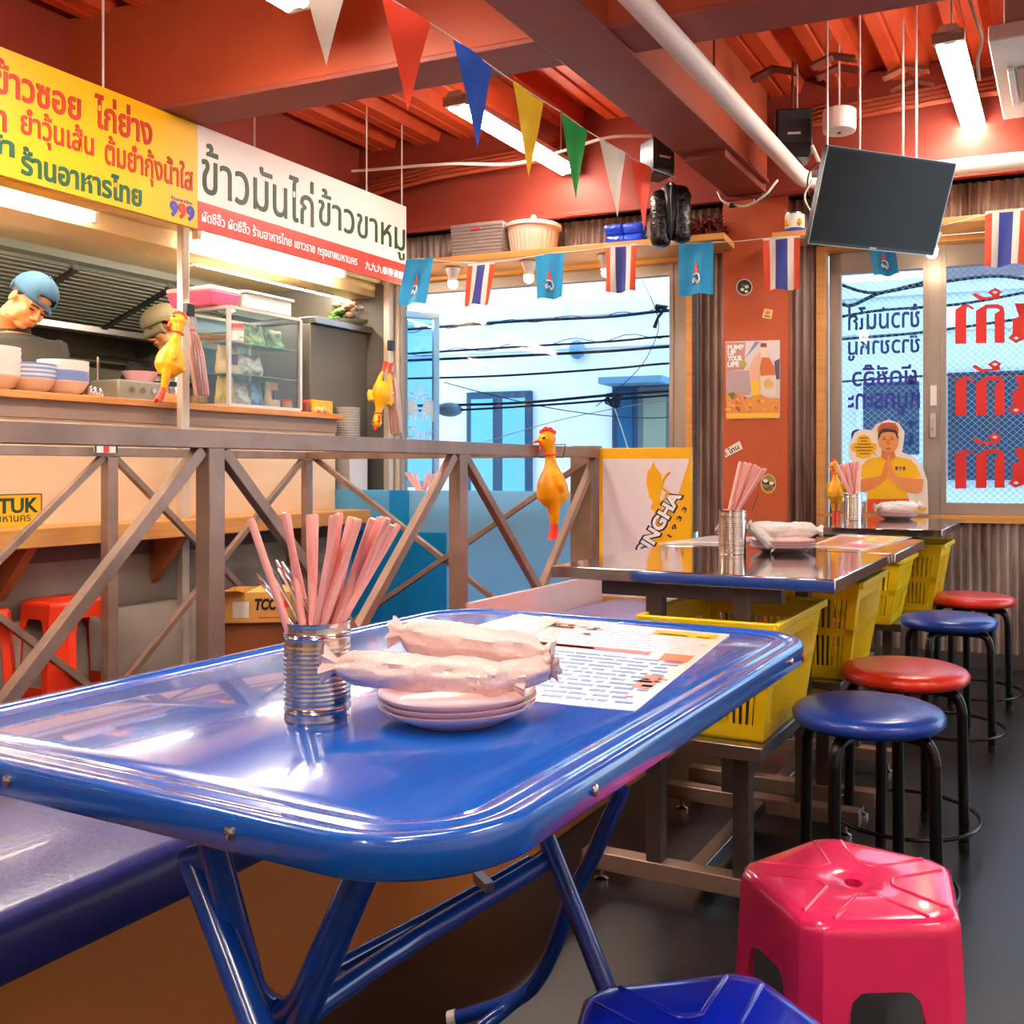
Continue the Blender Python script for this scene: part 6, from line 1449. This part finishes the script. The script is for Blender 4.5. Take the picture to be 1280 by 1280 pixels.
# ================================================================== KITCHEN COUNTER THINGS
def bowl(c, R, h, m, lab, grp):
    g = G(); g.lathe([(R * 0.45, 0), (R * 0.5, 0.004), (R * 0.8, h * 0.35), (R * 0.95, h * 0.86), (R * 1.0, h * 0.94), (R * 1.0, h), (R * 0.97, h), (R * 0.9, h * 0.75), (R * 0.4, 0.01), (0.0005, 0.008)], c, 36)
    return tagm(g, 'bowl', M[m], lab, 'bowl', grp, smooth=50, base=c)
def on_counter(px, v): q = onv(px, 500, v); return K(v, sv(q), CT_Z)
vb = VK - 0.10
for (px, R, n, cols, nm) in ((-12, 0.105, 14, ['ceramicbeige'] + ['ceramic'] * 13, 'tall white bowl stack at the left edge'), (36, 0.100, 8, ['ceramicbeige'] + ['ceramicblue', 'ceramic'] * 4, 'middle stack of blue and white bowls'), (79, 0.098, 11, ['ceramicbeige'] + ['ceramicblue'] * 5 + ['ceramic'] * 6, 'right stack of blue and white bowls')):
    c = on_counter(px, vb)
    ords = ['lowest', 'second', 'third', 'fourth', 'fifth', 'sixth', 'seventh', 'eighth', 'ninth', 'tenth', 'eleventh', 'twelfth', 'thirteenth', 'fourteenth']
    for k in range(n): bowl(c + Z3 * (0.0088 * k), R * (1 + 0.01 * (k % 3)), 0.062, cols[min(k, len(cols) - 1)], '%s bowl%s in the %s' % (ords[k], ' from below' if k else '', nm), 'bowls stacked on the serving counter')
for k, px in enumerate((106, 114, 121)):
    c = on_counter(px, vb + 0.04 * (k % 2)); g = G(); g.lathe([(0.018, 0), (0.026, 0.01), (0.028, 0.03), (0.020, 0.045), (0.006, 0.052), (0.0005, 0.053)], c, 16); tagm(g, 'shaker', M['steel'], 'small shiny steel shaker on the counter, %s of three' % ['left', 'middle', 'right'][k], 'shaker', smooth=50)
# steel pot + burner behind
c = K(VK - 0.38, sv(onv(205, 500, VK - 0.38)), CT_Z); t = thing('steel_pot', 'wide steel cooking pot with a dark band behind the counter below the hanging chicken', 'pot', c)
g = G(); g.lathe([(0.135, 0), (0.14, 0.01), (0.14, 0.15), (0.146, 0.155), (0.13, 0.155), (0.125, 0.02), (0.0005, 0.02)], c, 36); g.obj('pot_body', M['steel'], parent=t, smooth=40)
g = G(); g.lathe([(0.142, 0.10), (0.142, 0.125)], c, 36); g.obj('dark_band', M['black'], parent=t, smooth=30)
c = K(VK - 0.36, sv(onv(160, 500, VK - 0.36)), CT_Z); t = thing('rice_cooker', 'dark metal box cooker with knobs behind the counter', 'cooker', c)
g = G(); g.box(-0.13, 0.13, -0.1, 0.1, 0, 0.115, lambda a, b, d: c + U * a + VD * b + Z3 * d); g.obj('cooker_body', M['darksteel'], parent=t, bevel=0.01)
for a in (-0.06, 0, 0.06):
    g = G(); g.lathe([(0.014, 0), (0.012, 0.012)], V3((0, 0, 0)), 12); g.v = [tuple(c + VD * (0.1 + v_[2]) + U * (a + v_[0]) + Z3 * (0.07 + v_[1])) for v_ in g.v]; g.obj('knob', M['steel'], parent=t)
c = K(VK - 0.36, sv(onv(176, 500, VK - 0.36)), CT_Z + 0.118); g = G(); g.lathe([(0.06, 0), (0.085, 0.045), (0.09, 0.05), (0.08, 0.05), (0.055, 0.008), (0.0005, 0.008)], c, 28); tagm(g, 'pink_tub', mat('pale_pink_tub', '#e8b0c0', 0.35), 'pale pink plastic tub on top of the dark cooker', 'tub', smooth=40)
g = G(); q = on_counter(190, VK - 0.06); g.box(-0.16, 0.12, -0.06, 0.05, 0, 0.004, lambda a, b, d: q + U * a + VD * b + Z3 * d); tagm(g, 'cutting_mat', M['white'], 'thin white mat on the counter edge left of the pole', 'mat')
# glass case
gs0 = sv(onv(286, 440, VK - 0.02)); gs1 = sv(onv(375, 440, VK - 0.02)); gz1 = onv(286, 383, VK - 0.02).z; gz0 = CT_Z + 0.012
gv1, gv0 = VK - 0.02, VK - 0.40
t = thing('display_case', 'glass food display case with aluminium edges on the serving counter', 'cabinet', K((gv0 + gv1) / 2, (gs0 + gs1) / 2, CT_Z))
for (v_, s_) in ((gv0, gs0), (gv1, gs0), (gv0, gs1), (gv1, gs1)):
    g = G(); g.bar(K(v_, s_, gz0), K(v_, s_, gz1), 0.018); g.obj('upright', M['alulight'], parent=t, bevel=0.001)
for z in (gz0, gz1):
    for (a, b) in (((gv0, gs0), (gv1, gs0)), ((gv1, gs0), (gv1, gs1)), ((gv1, gs1), (gv0, gs1)), ((gv0, gs1), (gv0, gs0))):
        g = G(); g.bar(K(*a, z), K(*b, z), 0.016); g.obj('edge', M['alulight'], parent=t)
g = G(); g.box(gv0, gv1 - 0.01, gs0, gs1, gz0 - 0.012, gz0 - 0.004, K); g.obj('base', M['whitemetal'], parent=t)
g = G(); g.box(gv1 - 0.006, gv1 - 0.002, gs0, gs1, gz0, gz1, K); g.obj('front_glass', M['caseglass'], parent=t)
g = G(); g.box(gv0, gv1, gs0 + 0.002, gs0 + 0.006, gz0, gz1, K); g.obj('side_glass', M['caseglass'], parent=t)
gh = gz1 - gz0; sh1 = gz0 + gh * 0.33; sh2 = gz0 + gh * 0.66
for z in (sh1, sh2):
    g = G(); g.box(gv0, gv1 - 0.012, gs0 + 0.01, gs1 - 0.01, z - 0.003, z, K); g.obj('glass_shelf', mat('shelf_glass_green', '#b8d0c0', 0.1, alpha=0.6), parent=t)
g = G(); g.box(gv0 - 0.004, gv0, gs0, gs1, gz0, gz1, K); g.obj('back_panel', mat('back_panel_blue', '#7f9cb4', 0.3), parent=t)
def pouch(v, s, z, w, h, d, m, lab, cat='food bag', mark=None):
    c = K(v, s, z); t = thing('food_pouch', lab, cat, c); vs = []; fs = []; n = 20; K2 = 8
    for i in range(K2 + 1):
        f = i / K2; th = d * (1 - f ** 2.2) * (0.8 + 0.2 * math.sin(f * 9)) + 0.004; wd = w * (0.94 + 0.06 * math.sin(f * 5))
        for k in range(n): a = 2 * PI * k / n; vs.append(c + U * (wd / 2 * math.cos(a)) + VD * (th / 2 * math.sin(a)) + Z3 * (h * f) + VD * 0.006 * noise.noise(V3((a * 2, f * 6, s * 9))))
    for i in range(K2):
        for k in range(n): fs.append((i * n + k, i * n + (k + 1) % n, (i + 1) * n + (k + 1) % n, (i + 1) * n + k))
    fs += [tuple(range(n))[::-1], tuple(K2 * n + k for k in range(n))]
    g = G(); g.add(vs, fs); g.obj('pouch', M[m] if m in M else MATS[m], parent=t, smooth=60)
    if mark:
        g = G(); g.box(d / 2 * 0.75, d / 2 * 0.95, -w * 0.22, w * 0.22, h * 0.35, h * 0.7, lambda a, b, e: c + VD * a + U * b + Z3 * e); g.obj('label', MATS[mark], parent=t)
    return t
mat('bag_tan', '#dcb48c', 0.6, bump=(40, .5, .004)); mat('bag_olive', '#b09a30', 0.5, bump=(40, .6, .005)); mat('bag_clear', '#dccfc4', 0.25, bump=(50, .8, .006), noise_=('#8f8478', 30, (1, 1, 1), 0.15)); mat('bag_blue', '#8fa8c8', 0.25, bump=(50, .8, .006), noise_=('#4c6078', 25, (1, 1, 1), 0.15))
mat('bag_green', '#cfe0b0', 0.3, bump=(50, .8, .006), noise_=('#5f9048', 28, (1, 1, 1), 0.12)); mat('label_dark', '#5a4650', 0.5); mat('noodles', '#e4c48a', 0.5, noise_=('#b08a4c', 60, (1, 1, .2), 0.2), bump=(120, .8, .004))
L_ = gs1 - gs0
def gp(px): return sv(onv(px, 440, gv1 - 0.1))
pouch(gv1 - 0.10, gs0 + L_ * 0.17, sh1, L_ * 0.30, gh * 0.30, 0.08, 'bag_tan', 'tan paper pouch with a dark label on the middle shelf of the glass case', mark='label_dark')
pouch(gv1 - 0.12, gs0 + L_ * 0.5, sh1 + 0.01, L_ * 0.36, gh * 0.22, 0.10, 'bag_clear', 'clear bag of purple snacks on the middle shelf of the glass case')
pouch(gv1 - 0.12, gs0 + L_ * 0.52, sh2, L_ * 0.36, gh * 0.24, 0.12, 'bag_green', 'clear bag of green herbs on the top shelf of the glass case')
pouch(gv1 - 0.12, gs0 + L_ * 0.85, sh2, L_ * 0.24, gh * 0.22, 0.10, 'bag_green', 'second bag of herbs at the right of the top shelf of the glass case')
pouch(gv1 - 0.10, gs0 + L_ * 0.14, gz0, L_ * 0.24, gh * 0.31, 0.09, 'noodles', 'bag of pale rice noodles at the bottom left of the glass case')
pouch(gv1 - 0.12, gs0 + L_ * 0.38, gz0, L_ * 0.22, gh * 0.26, 0.10, 'bag_clear', 'clear bag of dried snacks at the bottom of the glass case')
pouch(gv1 - 0.12, gs0 + L_ * 0.58, gz0, L_ * 0.2, gh * 0.28, 0.08, 'bag_blue', 'bluish foil bag at the bottom middle of the glass case')
pouch(gv1 - 0.10, gs0 + L_ * 0.78, gz0, L_ * 0.2, gh * 0.30, 0.08, 'bag_tan', 'brown foil bag at the bottom right of the glass case', mark='label_dark')
pouch(gv1 - 0.28, gs0 + 0.03, sh1, 0.10, gh * 0.31, 0.10, 'bag_olive', 'olive yellow pouch seen through the near end of the glass case')
pouch(gv1 - 0.36, gs0 + 0.05, sh1, 0.10, gh * 0.30, 0.09, 'bag_olive', 'second olive pouch deeper in the near end of the glass case')
pouch(gv1 - 0.30, gs0 + 0.04, gz0, 0.14, gh * 0.30, 0.16, 'noodles', 'bundle of dry noodles low in the near end of the glass case')
def jar(c, r, h, m, lidm, lab, labelm=None):
    t = thing('jar', lab, 'jar', c); g = G(); g.lathe([(r * .95, 0), (r, 0.004), (r, h * 0.75), (r * 0.85, h * 0.82)], c, 20); g.obj('jar_body', MATS[m] if m in MATS else M[m], parent=t, smooth=40)
    g = G(); g.lathe([(r * 0.95, h * 0.8), (r * 0.95, h), (r * .9, h * 1.01), (.0005, h * 1.01)], c, 20); g.obj('lid', M[lidm], parent=t, smooth=40)
    if labelm: 
        g = G(); g.lathe([(r * 1.01, h * .15), (r * 1.01, h * .65)], c, 20); g.obj('label', MATS[labelm] if labelm in MATS else M[labelm], parent=t, smooth=40)
mat('jar_orange', '#d89a6a', 0.2); mat('jar_brown', '#8f5230', 0.2)
jar(K(gv1 - 0.08, gs0 + L_ * 0.26, sh2), 0.032, 0.10, 'jar_orange', 'chickred', 'red lidded jar with a white label on the top shelf of the case', 'white')
jar(K(gv1 - 0.06, gs0 + L_ * 0.93, gz0), 0.028, 0.055, 'jar_orange', 'chickred', 'red lidded jar inside the glass case at lower right')
jar(K(VK - 0.08, gs1 + 0.10, CT_Z), 0.03, 0.075, 'jar_brown', 'chickred', 'red lidded brown jar on the counter right of the glass case')
g = G(); R = random.Random(9)
for k in range(26):
    a = K(gv1 - 0.32 + R.uniform(-.03, .03), gs0 + 0.03, sh2 + 0.02 + R.uniform(0, .04)); g.tube([a, K(gv1 - 0.06 + R.uniform(-.03, .03), gs0 + 0.16 + R.uniform(-.05, .05), sh2 + 0.01 + R.uniform(0, 0.07) - 0.02)], 0.0028, 5)
o = tagm(g, 'skewers', mat('bamboo', '#d0a070', 0.5), 'bundle of bamboo skewers on the upper shelf of the glass case', 'skewers'); o['kind'] = 'stuff'
# things on top of the case
c = K(gv1 - 0.2, gs0 + 0.02, gz1 + 0.01); t = thing('pink_tray', 'pink plastic tray with white packets on top of the glass case', 'tray', c)
g = G(); P = [c + VD * a + U * b + Z3 * d for (a, b, d) in [(-.15, -.07, 0), (.13, -.07, 0), (.13, .09, 0), (-.15, .09, 0), (-.17, -.09, .07), (.15, -.09, .07), (.15, .11, .07), (-.17, .11, .07)]]; g.hexa(P); g.obj('tray_body', mat('bright_pink', '#f46a96', 0.35), parent=t, bevel=0.006)
g = G(); g.box(-.17, .15, -.09, .11, .07, .095, lambda a, b, d: c + VD * a + U * b + Z3 * d); g.obj('white_lid', M['white'], parent=t, bevel=0.008)
c = K(gv1 - 0.14, gs0 + L_ * 0.62, gz1 + 0.01); t = thing('plastic_tub', 'frosted plastic tub with a lid on top of the glass case', 'tub', c)
g = G(); g.box(-.11, .11, -.16, .16, 0, .085, lambda a, b, d: c + VD * a + U * b + Z3 * d); g.obj('tub_body', mat('frosted', '#e8ece4', 0.35), parent=t, bevel=0.012)
g = G(); g.box(-.12, .12, -.17, .17, .085, .10, lambda a, b, d: c + VD * a + U * b + Z3 * d); g.obj('lid', M['white'], parent=t, bevel=0.005)
c = K(gv1 - 0.15, gs0 + L_ * 0.26, gz1 + 0.01); g = G(); g.box(-.05, .05, -.03, .03, 0, .07, lambda a, b, d: c + VD * a + U * b + Z3 * d); tagm(g, 'mint_box', mat('mint', '#8cd0b8', 0.4), 'small mint green box between the pink tray and the tub', 'box', bevel=0.006)
# right of the case
c = on_counter(400, VK - 0.12); g = G(); g.box(-.02, .02, -.085, .085, 0, .085, lambda a, b, d: c + VD * a + U * b + Z3 * d); tagm(g, 'yellow_card', M['yellowsign'], 'yellow card holder standing on the counter right of the jars', 'card', bevel=0.003)
for k in range(5):
    c = on_counter(392 + k * 4, VK - 0.06) + Z3 * (0.018 + 0.010 * (k % 2)); g = G(); g.sphere(c, (0.022, 0.022, 0.018), 10); tagm(g, 'egg', mat('egg_tan', '#eab478', 0.4), 'tan egg in front of the yellow card, %s from the left' % ['first', 'second', 'third', 'fourth', 'fifth'][k], 'egg', smooth=True)
c = on_counter(417, VK - 0.16); g = G(); g.box(-.03, .03, -.02, .02, 0, .08, lambda a, b, d: c + VD * a + U * b + Z3 * d); tagm(g, 'napkin_holder', M['white'], 'small white napkin holder at the end of the counter', 'holder', bevel=0.006)
for k in range(12):
    z0_ = onv(434, 548, VK - 0.10).z + 0.0155 * k; c = K(VK - 0.10, sv(onv(434, 548, VK - 0.10)), z0_)
    g = G(); g.lathe([(0.04, 0), (0.07, 0.002), (0.078, 0.012), (0.074, 0.013), (0.0005, 0.006)], c, 28); tagm(g, 'white_dish', M['ceramic'], 'white dish in the stack at the end of the counter, %s' % (['lowest', 'second', 'third', 'fourth', 'fifth', 'sixth', 'seventh', 'eighth', 'ninth', 'tenth', 'eleventh', 'topmost'][k]), 'dish', 'white dishes at the end of the counter', smooth=40, base=c)
c = K(VK - 0.10, sv(onv(434, 548, VK - 0.10)), 0); g = G(); g.box(-0.08, 0.08, -0.07, 0.09, 0.30, onv(434, 548, VK - 0.10).z, lambda a, b, d: c + VD * a + U * b + Z3 * d); tagm(g, 'dish_stand', M['whitemetal'], 'white stand under the stacked dishes behind the counter end', 'stand', bevel=0.004)
# vegetables basket on the cabinet top
c = K(VK - 0.27, sv(onv(442, 400, VK - 0.27)), onv(430, 404, VK - 0.12).z); t = thing('vegetable_basket', 'glass basket heaped with mushrooms herbs and peppers on the grey cabinet', 'basket', c); R = random.Random(2)
g = G(); g.lathe([(0.10, 0), (0.16, 0.03), (0.17, 0.05), (0.15, 0.05), (0.0005, 0.02)], c, 24); g.obj('basket_body', M['darksteel'], parent=t, smooth=40)
for k in range(80):
    a = R.uniform(0, 2 * PI); rr_ = 0.15 * math.sqrt(R.random()); z = 0.05 + R.uniform(0, 0.21) * (1 - rr_ / 0.22); p_ = c + V3((rr_ * math.cos(a), rr_ * math.sin(a), z))
    m_ = mat('herb_green', '#5f9040', 0.6) if (p_.x < c.x - 0.01 and z < 0.12) else (mat('pepper_orange', '#e07040', 0.4) if R.random() < 0.2 else mat('mushroom', '#b08468', 0.6))
    g = G(); g.sphere(p_, (R.uniform(.018, .03), R.uniform(.018, .03), R.uniform(.012, .02)), 8); g.obj('vegetable', m_, parent=t, smooth=True)
# cardboard boxes behind the near post
def cbox(c, dx, dy, w, d, h, m, lab, flap=True, marks=True):
    t = thing('cardboard_box', lab, 'box', c); dx = V3(dx).normalized(); dy = V3((-dx.y, dx.x, 0))
    def Q(a, b, z): return c + dx * a + dy * b + Z3 * z
    g = G(); th = 0.004
    g.box(0, w, 0, th, 0, h, Q); g.box(0, w, d - th, d, 0, h, Q); g.box(0, th, 0, d, 0, h, Q); g.box(w - th, w, 0, d, 0, h, Q); g.box(0, w, 0, d, 0, th, Q); g.obj('carton', M[m], parent=t)
    if flap:
        g = G(); g.hexa([Q(w * 0.38, 0, h), Q(w, 0, h), Q(w, d, h), Q(w * .38, d, h), Q(w * .38, 0, h + .004), Q(w, 0, h + .004), Q(w, d, h + .004), Q(w * .38, d, h + .004)]); g.obj('flap', M[m], parent=t)
        g = G(); g.hexa([Q(0, -0.09, h + 0.02), Q(w * .36, -0.09, h + 0.02), Q(w * .36, 0, h), Q(0, 0, h), Q(0, -0.09, h + 0.024), Q(w * .36, -0.09, h + 0.024), Q(w * .36, 0, h + 0.004), Q(0, 0, h + 0.004)]); g.obj('flap', M[m], parent=t)
    if marks:
        g = text_g('TCC', lambda a, b, e: Q(a, -e, b), w * 0.50, w * 0.80, h * 0.42, h * 0.82, 0.0, 0.002, bold=0.05, shear=0.2); g.obj('lettering', M['txtblack'], parent=t)
        g = G(); g.box(w * 0.20, w * 0.42, -0.002, 0, h * 0.18, h * 0.72, Q); g.obj('paper_label', M['white'], parent=t)
        g = G(); g.box(w * 0.55, w * 0.95, -0.0015, 0, h * 0.16, h * 0.20, Q); g.box(w * 0.90, w * 0.96, -0.0015, 0, h * 0.5, h * 0.75, Q); g.obj('red_print', M['signred'], parent=t)
    return t
q = at(276, 778, 4.05); z_ = q.z
cbox(V3((q.x, 4.02, z_)), (0.97, 0.10, 0), None, 0.30, 0.25, 0.125, 'card', 'open tan cardboard box lettered TCC on top of a brown box behind the railing')
cbox(V3((q.x - 0.02, 4.04, 0.0)), (0.97, 0.10, 0), None, 0.40, 0.30, z_ - 0.002, 'carddark', 'brown cardboard box under the TCC box behind the railing', False, False)

# ================================================================== PEOPLE
def head_parts(c, f, up):
    f = V3(f).normalized(); s_ = V3(up).cross(f).normalized(); u_ = f.cross(s_).normalized(); R3 = Matrix((f, s_, u_)).transposed()
    return lambda x, y, z: c + R3 @ V3((x, y, z)), R3
def build_person(lab, hc, f, up, torso, arms, shirt_m, cap_m, cap_style):
    t = thing('person', lab, 'person', V3((torso[0][0][0], torso[0][0][1], 0.30)))
    H, R3 = head_parts(V3(hc), f, up)
    g = G()
    def E(c_, r_): g.sphere(H(*c_), r_, 18, fr=R3)
    E((-.012, 0, .035), (.093, .074, .092)); E((.020, 0, -.040), (.066, .057, .066)); E((.055, 0, -.083), (.028, .030, .022))
    E((.045, .034, -.022), (.036, .028, .034)); E((.045, -.034, -.022), (.036, .028, .034)); E((.070, 0, .030), (.018, .050, .014)); E((.03, .045, -.06), (.035, .02, .03)); E((.03, -.045, -.06), (.035, .02, .03))
    g.tube([H(.080, 0, .018), H(.098, 0, -.010), H(.104, 0, -.026)], [(.008, .008), (.010, .009), (.012, .010)], 10)
    for y in (-.011, .011): E((.092, y, -.029), (.010, .008, .007))
    E((.078, 0, -.056), (.014, .024, .009)); E((.076, 0, -.067), (.013, .020, .008))
    for y in (-.077, .077): E((-.008, y, -.002), (.018, .008, .030)); E((-.004, y * 1.03, -.02), (.010, .007, .012))
    neck_b = V3(torso[0][0]); g.tube([H(-.025, 0, -.03), H(-.03, 0, -.09), neck_b + Z3 * 0.02, neck_b - Z3 * 0.05], [.050, .051, .056, .075], 16)
    for c_, r_ in torso: pass
    g.tube([V3(c_) for c_, r_ in torso], [r_ for c_, r_ in torso], 20)
    for arm in arms: g.tube([V3(p_) for p_, r_ in arm['pts']], [r_ for p_, r_ in arm['pts']], 14)
    for arm in arms:                       # hands: palm, four fingers, thumb
        w_ = V3(arm['pts'][-1][0]); d = V3(arm['hand']).normalized(); sd = V3(arm['side']).normalized(); nn_ = d.cross(sd).normalized()
        g.tube([w_, w_ + d * 0.03, w_ + d * 0.085], [(.026, .019), (.034, .016), (.038, .013)], 12)
        for k in range(4):
            b0_ = w_ + d * 0.082 + sd * (0.027 - 0.018 * k); L_f = (0.072, 0.080, 0.074, 0.058)[k]
            g.tube([b0_, b0_ + d * L_f * .45 - nn_ * 0.004, b0_ + d * L_f * .8 - nn_ * 0.02, b0_ + d * L_f * .95 - nn_ * 0.034], [.0098, .009, .0082, .007], 8)
        b0_ = w_ + d * 0.025 + sd * 0.028; g.tube([b0_, b0_ + d * 0.03 + sd * 0.024, b0_ + d * 0.055 + sd * 0.03 - nn_ * 0.012], [.013, .011, .009], 8)
    b = g.obj('body', M['skin'], parent=t); remesh(b, 0.0055, 3)
    # face details
    for y in (-.031, .031):
        g = G(); g.sphere(H(.080, y, .006), (.006, .015, .0038), 12, fr=R3); g.obj('eye', M['hair'], parent=t, smooth=True)
        g = G(); g.tube([H(.086, y - .018, .026), H(.091, y, .030), H(.082, y + .018, .026)] if y > 0 else [H(.082, y - .018, .026), H(.091, y, .030), H(.086, y + .018, .026)], .0036, 8); g.obj('eyebrow', M['hair'], parent=t, smooth=True)
    g = G(); g.sphere(H(.085, 0, -.0555), (.008, .022, .0045), 12, fr=R3); g.sphere(H(.083, 0, -.0665), (.008, .018, .005), 12, fr=R3); g.obj('lips', mat('lips', '#b4604c', 0.5), parent=t, smooth=True)
    # hair: cap of hair at the back and sides
    g = G(); n = 24; vs = []; fs = []
    for i in range(9):
        th = PI * 0.5 * i / 8 * 1.25
        for k in range(n):
            a = 2 * PI * k / n; fr_ = max(0, math.cos(a)); lim = 1 - 0.45 * fr_
            t_ = th * lim; vs.append(H(-.014 + .099 * math.sin(t_) * math.cos(a), .081 * math.sin(t_) * math.sin(a), .036 + .098 * math.cos(t_)))
    for i in range(8):
        for k in range(n): fs.append((i * n + k, i * n + (k + 1) % n, (i + 1) * n + (k + 1) % n, (i + 1) * n + k))
    g.add(vs, fs); o = g.obj('hair', M['hair'], parent=t, smooth=80); md = o.modifiers.new('thick', 'SOLIDIFY'); md.thickness = 0.006
    # cap
    g = G(); vs = []; fs = []; vis = cap_style
    for i in range(11):
        th = PI * 0.5 * i / 10 * 1.04
        for k in range(n + 8 * 0):
            a = 2 * PI * k / n; rx, ry, rz = (.110, .093, .100) if vis != 'flat' else (.120, .102, .088)
            vs.append(H(-.014 + rx * math.sin(th) * math.cos(a), ry * math.sin(th) * math.sin(a), .046 + rz * math.cos(th)))
    for i in range(10):
        for k in range(n):
            if vis == 'back' and i >= 7 and k in (0, n - 1, 1, n - 2) and not (i == 9): continue
            fs.append((i * n + k, i * n + (k + 1) % n, (i + 1) * n + (k + 1) % n, (i + 1) * n + k))
    g.add(vs, fs); cap_o = g.obj('cap', M[cap_m], parent=t, smooth=80); md = cap_o.modifiers.new('thick', 'SOLIDIFY'); md.thickness = 0.004
    g = G(); sgn = -1 if vis == 'back' else 1
    P = []; m2 = 14
    for j in range(4):
        for k in range(m2 + 1):
            a = math.radians(-62 + 124 * k / m2); rr_ = [0.098, 0.125, 0.15, 0.168][j] if vis != 'flat' else [0.10, 0.115, 0.13, 0.142][j]; w_ = 1 - 0.12 * j * abs(math.sin(a))
            P.append(H(-.014 + sgn * rr_ * math.cos(a) * (1 if j == 0 else w_), .082 * math.sin(a) / 0.88 * (1 - 0.08 * j), .046 - .006 * j - 0.02 * (1 - math.cos(a)) * j * 0.6 - (0.012 * j if vis == 'flat' else 0.004 * j)))
    fs = [(j * (m2 + 1) + k, j * (m2 + 1) + k + 1, (j + 1) * (m2 + 1) + k + 1, (j + 1) * (m2 + 1) + k) for j in range(3) for k in range(m2)]
    g.add(P, fs); o = g.obj('visor', M[cap_m], parent=cap_o, smooth=80); md = o.modifiers.new('thick', 'SOLIDIFY'); md.thickness = 0.005
    g = G(); g.sphere(H(-.014, 0, .148 if vis != 'flat' else .136), .006, 8); g.obj('cap_button', M[cap_m], parent=cap_o, smooth=True)
    if vis == 'back':
        g = G(); g.tube([H(.085, -.03, .052), H(.092, 0, .05), H(.095, .02, .046), H(.112, .032, .035)], [(.004, .008)] * 4, 8); g.obj('strap', M[cap_m], parent=cap_o, smooth=True)
    # shirt
    g = G(); g.tube([V3(c_) + (Z3 * -0.006 if i == 0 else Z3 * 0) for i, (c_, r_) in enumerate(torso)], [((r_[0] if isinstance(r_, tuple) else r_) + 0.014, (r_[1] if isinstance(r_, tuple) else r_) + 0.014) for c_, r_ in torso], 24)
    for arm in arms:
        n_s = arm['sleeve']; P_ = [V3(p_) for p_, r_ in arm['pts']][:n_s]; g.tube(P_, [r_ + 0.014 for p_, r_ in arm['pts']][:n_s], 16)
    o = g.obj('shirt', M[shirt_m], parent=t); remesh(o, 0.009, 2)
    nb = neck_b; g = G(); g.tube([nb + V3((0.066 * math.cos(a), 0.056 * math.sin(a), 0.0 + 0.012 * math.cos(a))) for a in [2 * PI * k / 20 for k in range(20)]], [(0.010, 0.018)] * 20, 8, closed=True); g.obj('collar', M[shirt_m], parent=t, smooth=True)
    return t, H
h1 = onv(36, 379, -4.22)
nb = h1 + V3((-0.115, 0.07, -0.125))
def rel(b, *d): return V3(b) + V3(d)
sx = V3((0.80, 0.60, 0))                   # his left shoulder direction (towards picture right/back)
ls = nb + sx * 0.150 + Z3 * -0.045; rs_ = nb - sx * 0.150 + Z3 * -0.045
torso1 = [(nb, (.07, .07)), (nb - Z3 * .03, (.10, .15)), (nb + V3((-.0, .0, -.12)), (.115, .19)), (nb + V3((-.02, .03, -.28)), (.12, .175)), (nb + V3((-.03, .05, -.48)), (.12, .165)), (nb + V3((-.03, .05, -.66)), (.13, .18))]
torso1 = [(c_, r_) for c_, r_ in torso1]
arm_l = {'pts': [(ls, .056), (ls + V3((.045, -.02, -.13)), .050), (ls + V3((.06, -.03, -.24)), .043), (ls + V3((.03, -.12, -.31)), .038), (ls + V3((-.01, -.21, -.33)), .028)], 'hand': (-.2, -1, -.2), 'side': (1, 0, 0), 'sleeve': 3}
arm_r = {'pts': [(rs_, .056), (rs_ + V3((-.05, -.06, -.13)), .050), (rs_ + V3((-.04, -.09, -.26)), .043), (rs_ + V3((.05, -.17, -.30)), .038), (rs_ + V3((.14, -.22, -.31)), .028)], 'hand': (.7, -.6, -.2), 'side': (0.5, .8, 0), 'sleeve': 3}
build_person('cook in a backwards denim blue cap and charcoal shirt looking down behind the bowls', h1, (.66, -.40, -.62), (0.62, 0.05, 0.78), torso1, [arm_l, arm_r], 'shirtdark', 'capblue', 'back')
h2 = onv(205, 411, -4.50)
nb = h2 + V3((0.035, 0.08, -0.16)); sx = V3((0.93, 0.36, 0)); ls = nb + sx * 0.18 - Z3 * .05; rs_ = nb - sx * 0.18 - Z3 * .05
torso2 = [(nb, (.07, .07)), (nb - Z3 * .03, (.085, .14)), (nb + V3((0, 0, -.12)), (.115, .19)), (nb + V3((0, .02, -.28)), (.12, .175)), (nb + V3((0, .04, -.48)), (.12, .165)), (nb + V3((0, .05, -.70)), (.13, .18))]
arm_l = {'pts': [(ls, .054), (ls + V3((.04, -.05, -.13)), .048), (ls + V3((.03, -.09, -.25)), .042), (ls + V3((-.05, -.16, -.28)), .036), (ls + V3((-.12, -.22, -.29)), .027)], 'hand': (-.7, -.6, -.2), 'side': (-.5, .8, 0), 'sleeve': 3}
arm_r = {'pts': [(rs_, .054), (rs_ + V3((-.05, -.05, -.13)), .048), (rs_ + V3((-.04, -.09, -.25)), .042), (rs_ + V3((.05, -.16, -.28)), .036), (rs_ + V3((.12, -.22, -.29)), .027)], 'hand': (.6, -.7, -.2), 'side': (.5, .8, 0), 'sleeve': 3}
p2_, H2 = build_person('cook in an olive cap and black shirt behind the hanging rubber chicken', h2, (-.55, -.66, -.46), (-0.2, -0.1, 1), torso2, [arm_l, arm_r], 'shirtblack', 'capgrey', 'flat')
g = G(); g.tube([nb + V3((-.06, -.06, .02)), nb + V3((-.035, -.115, -.06)), nb + V3((-.01, -.14, -.16))], (.006), 6); g.obj('neck_strap', M['cablewhite'], parent=p2_, smooth=True)
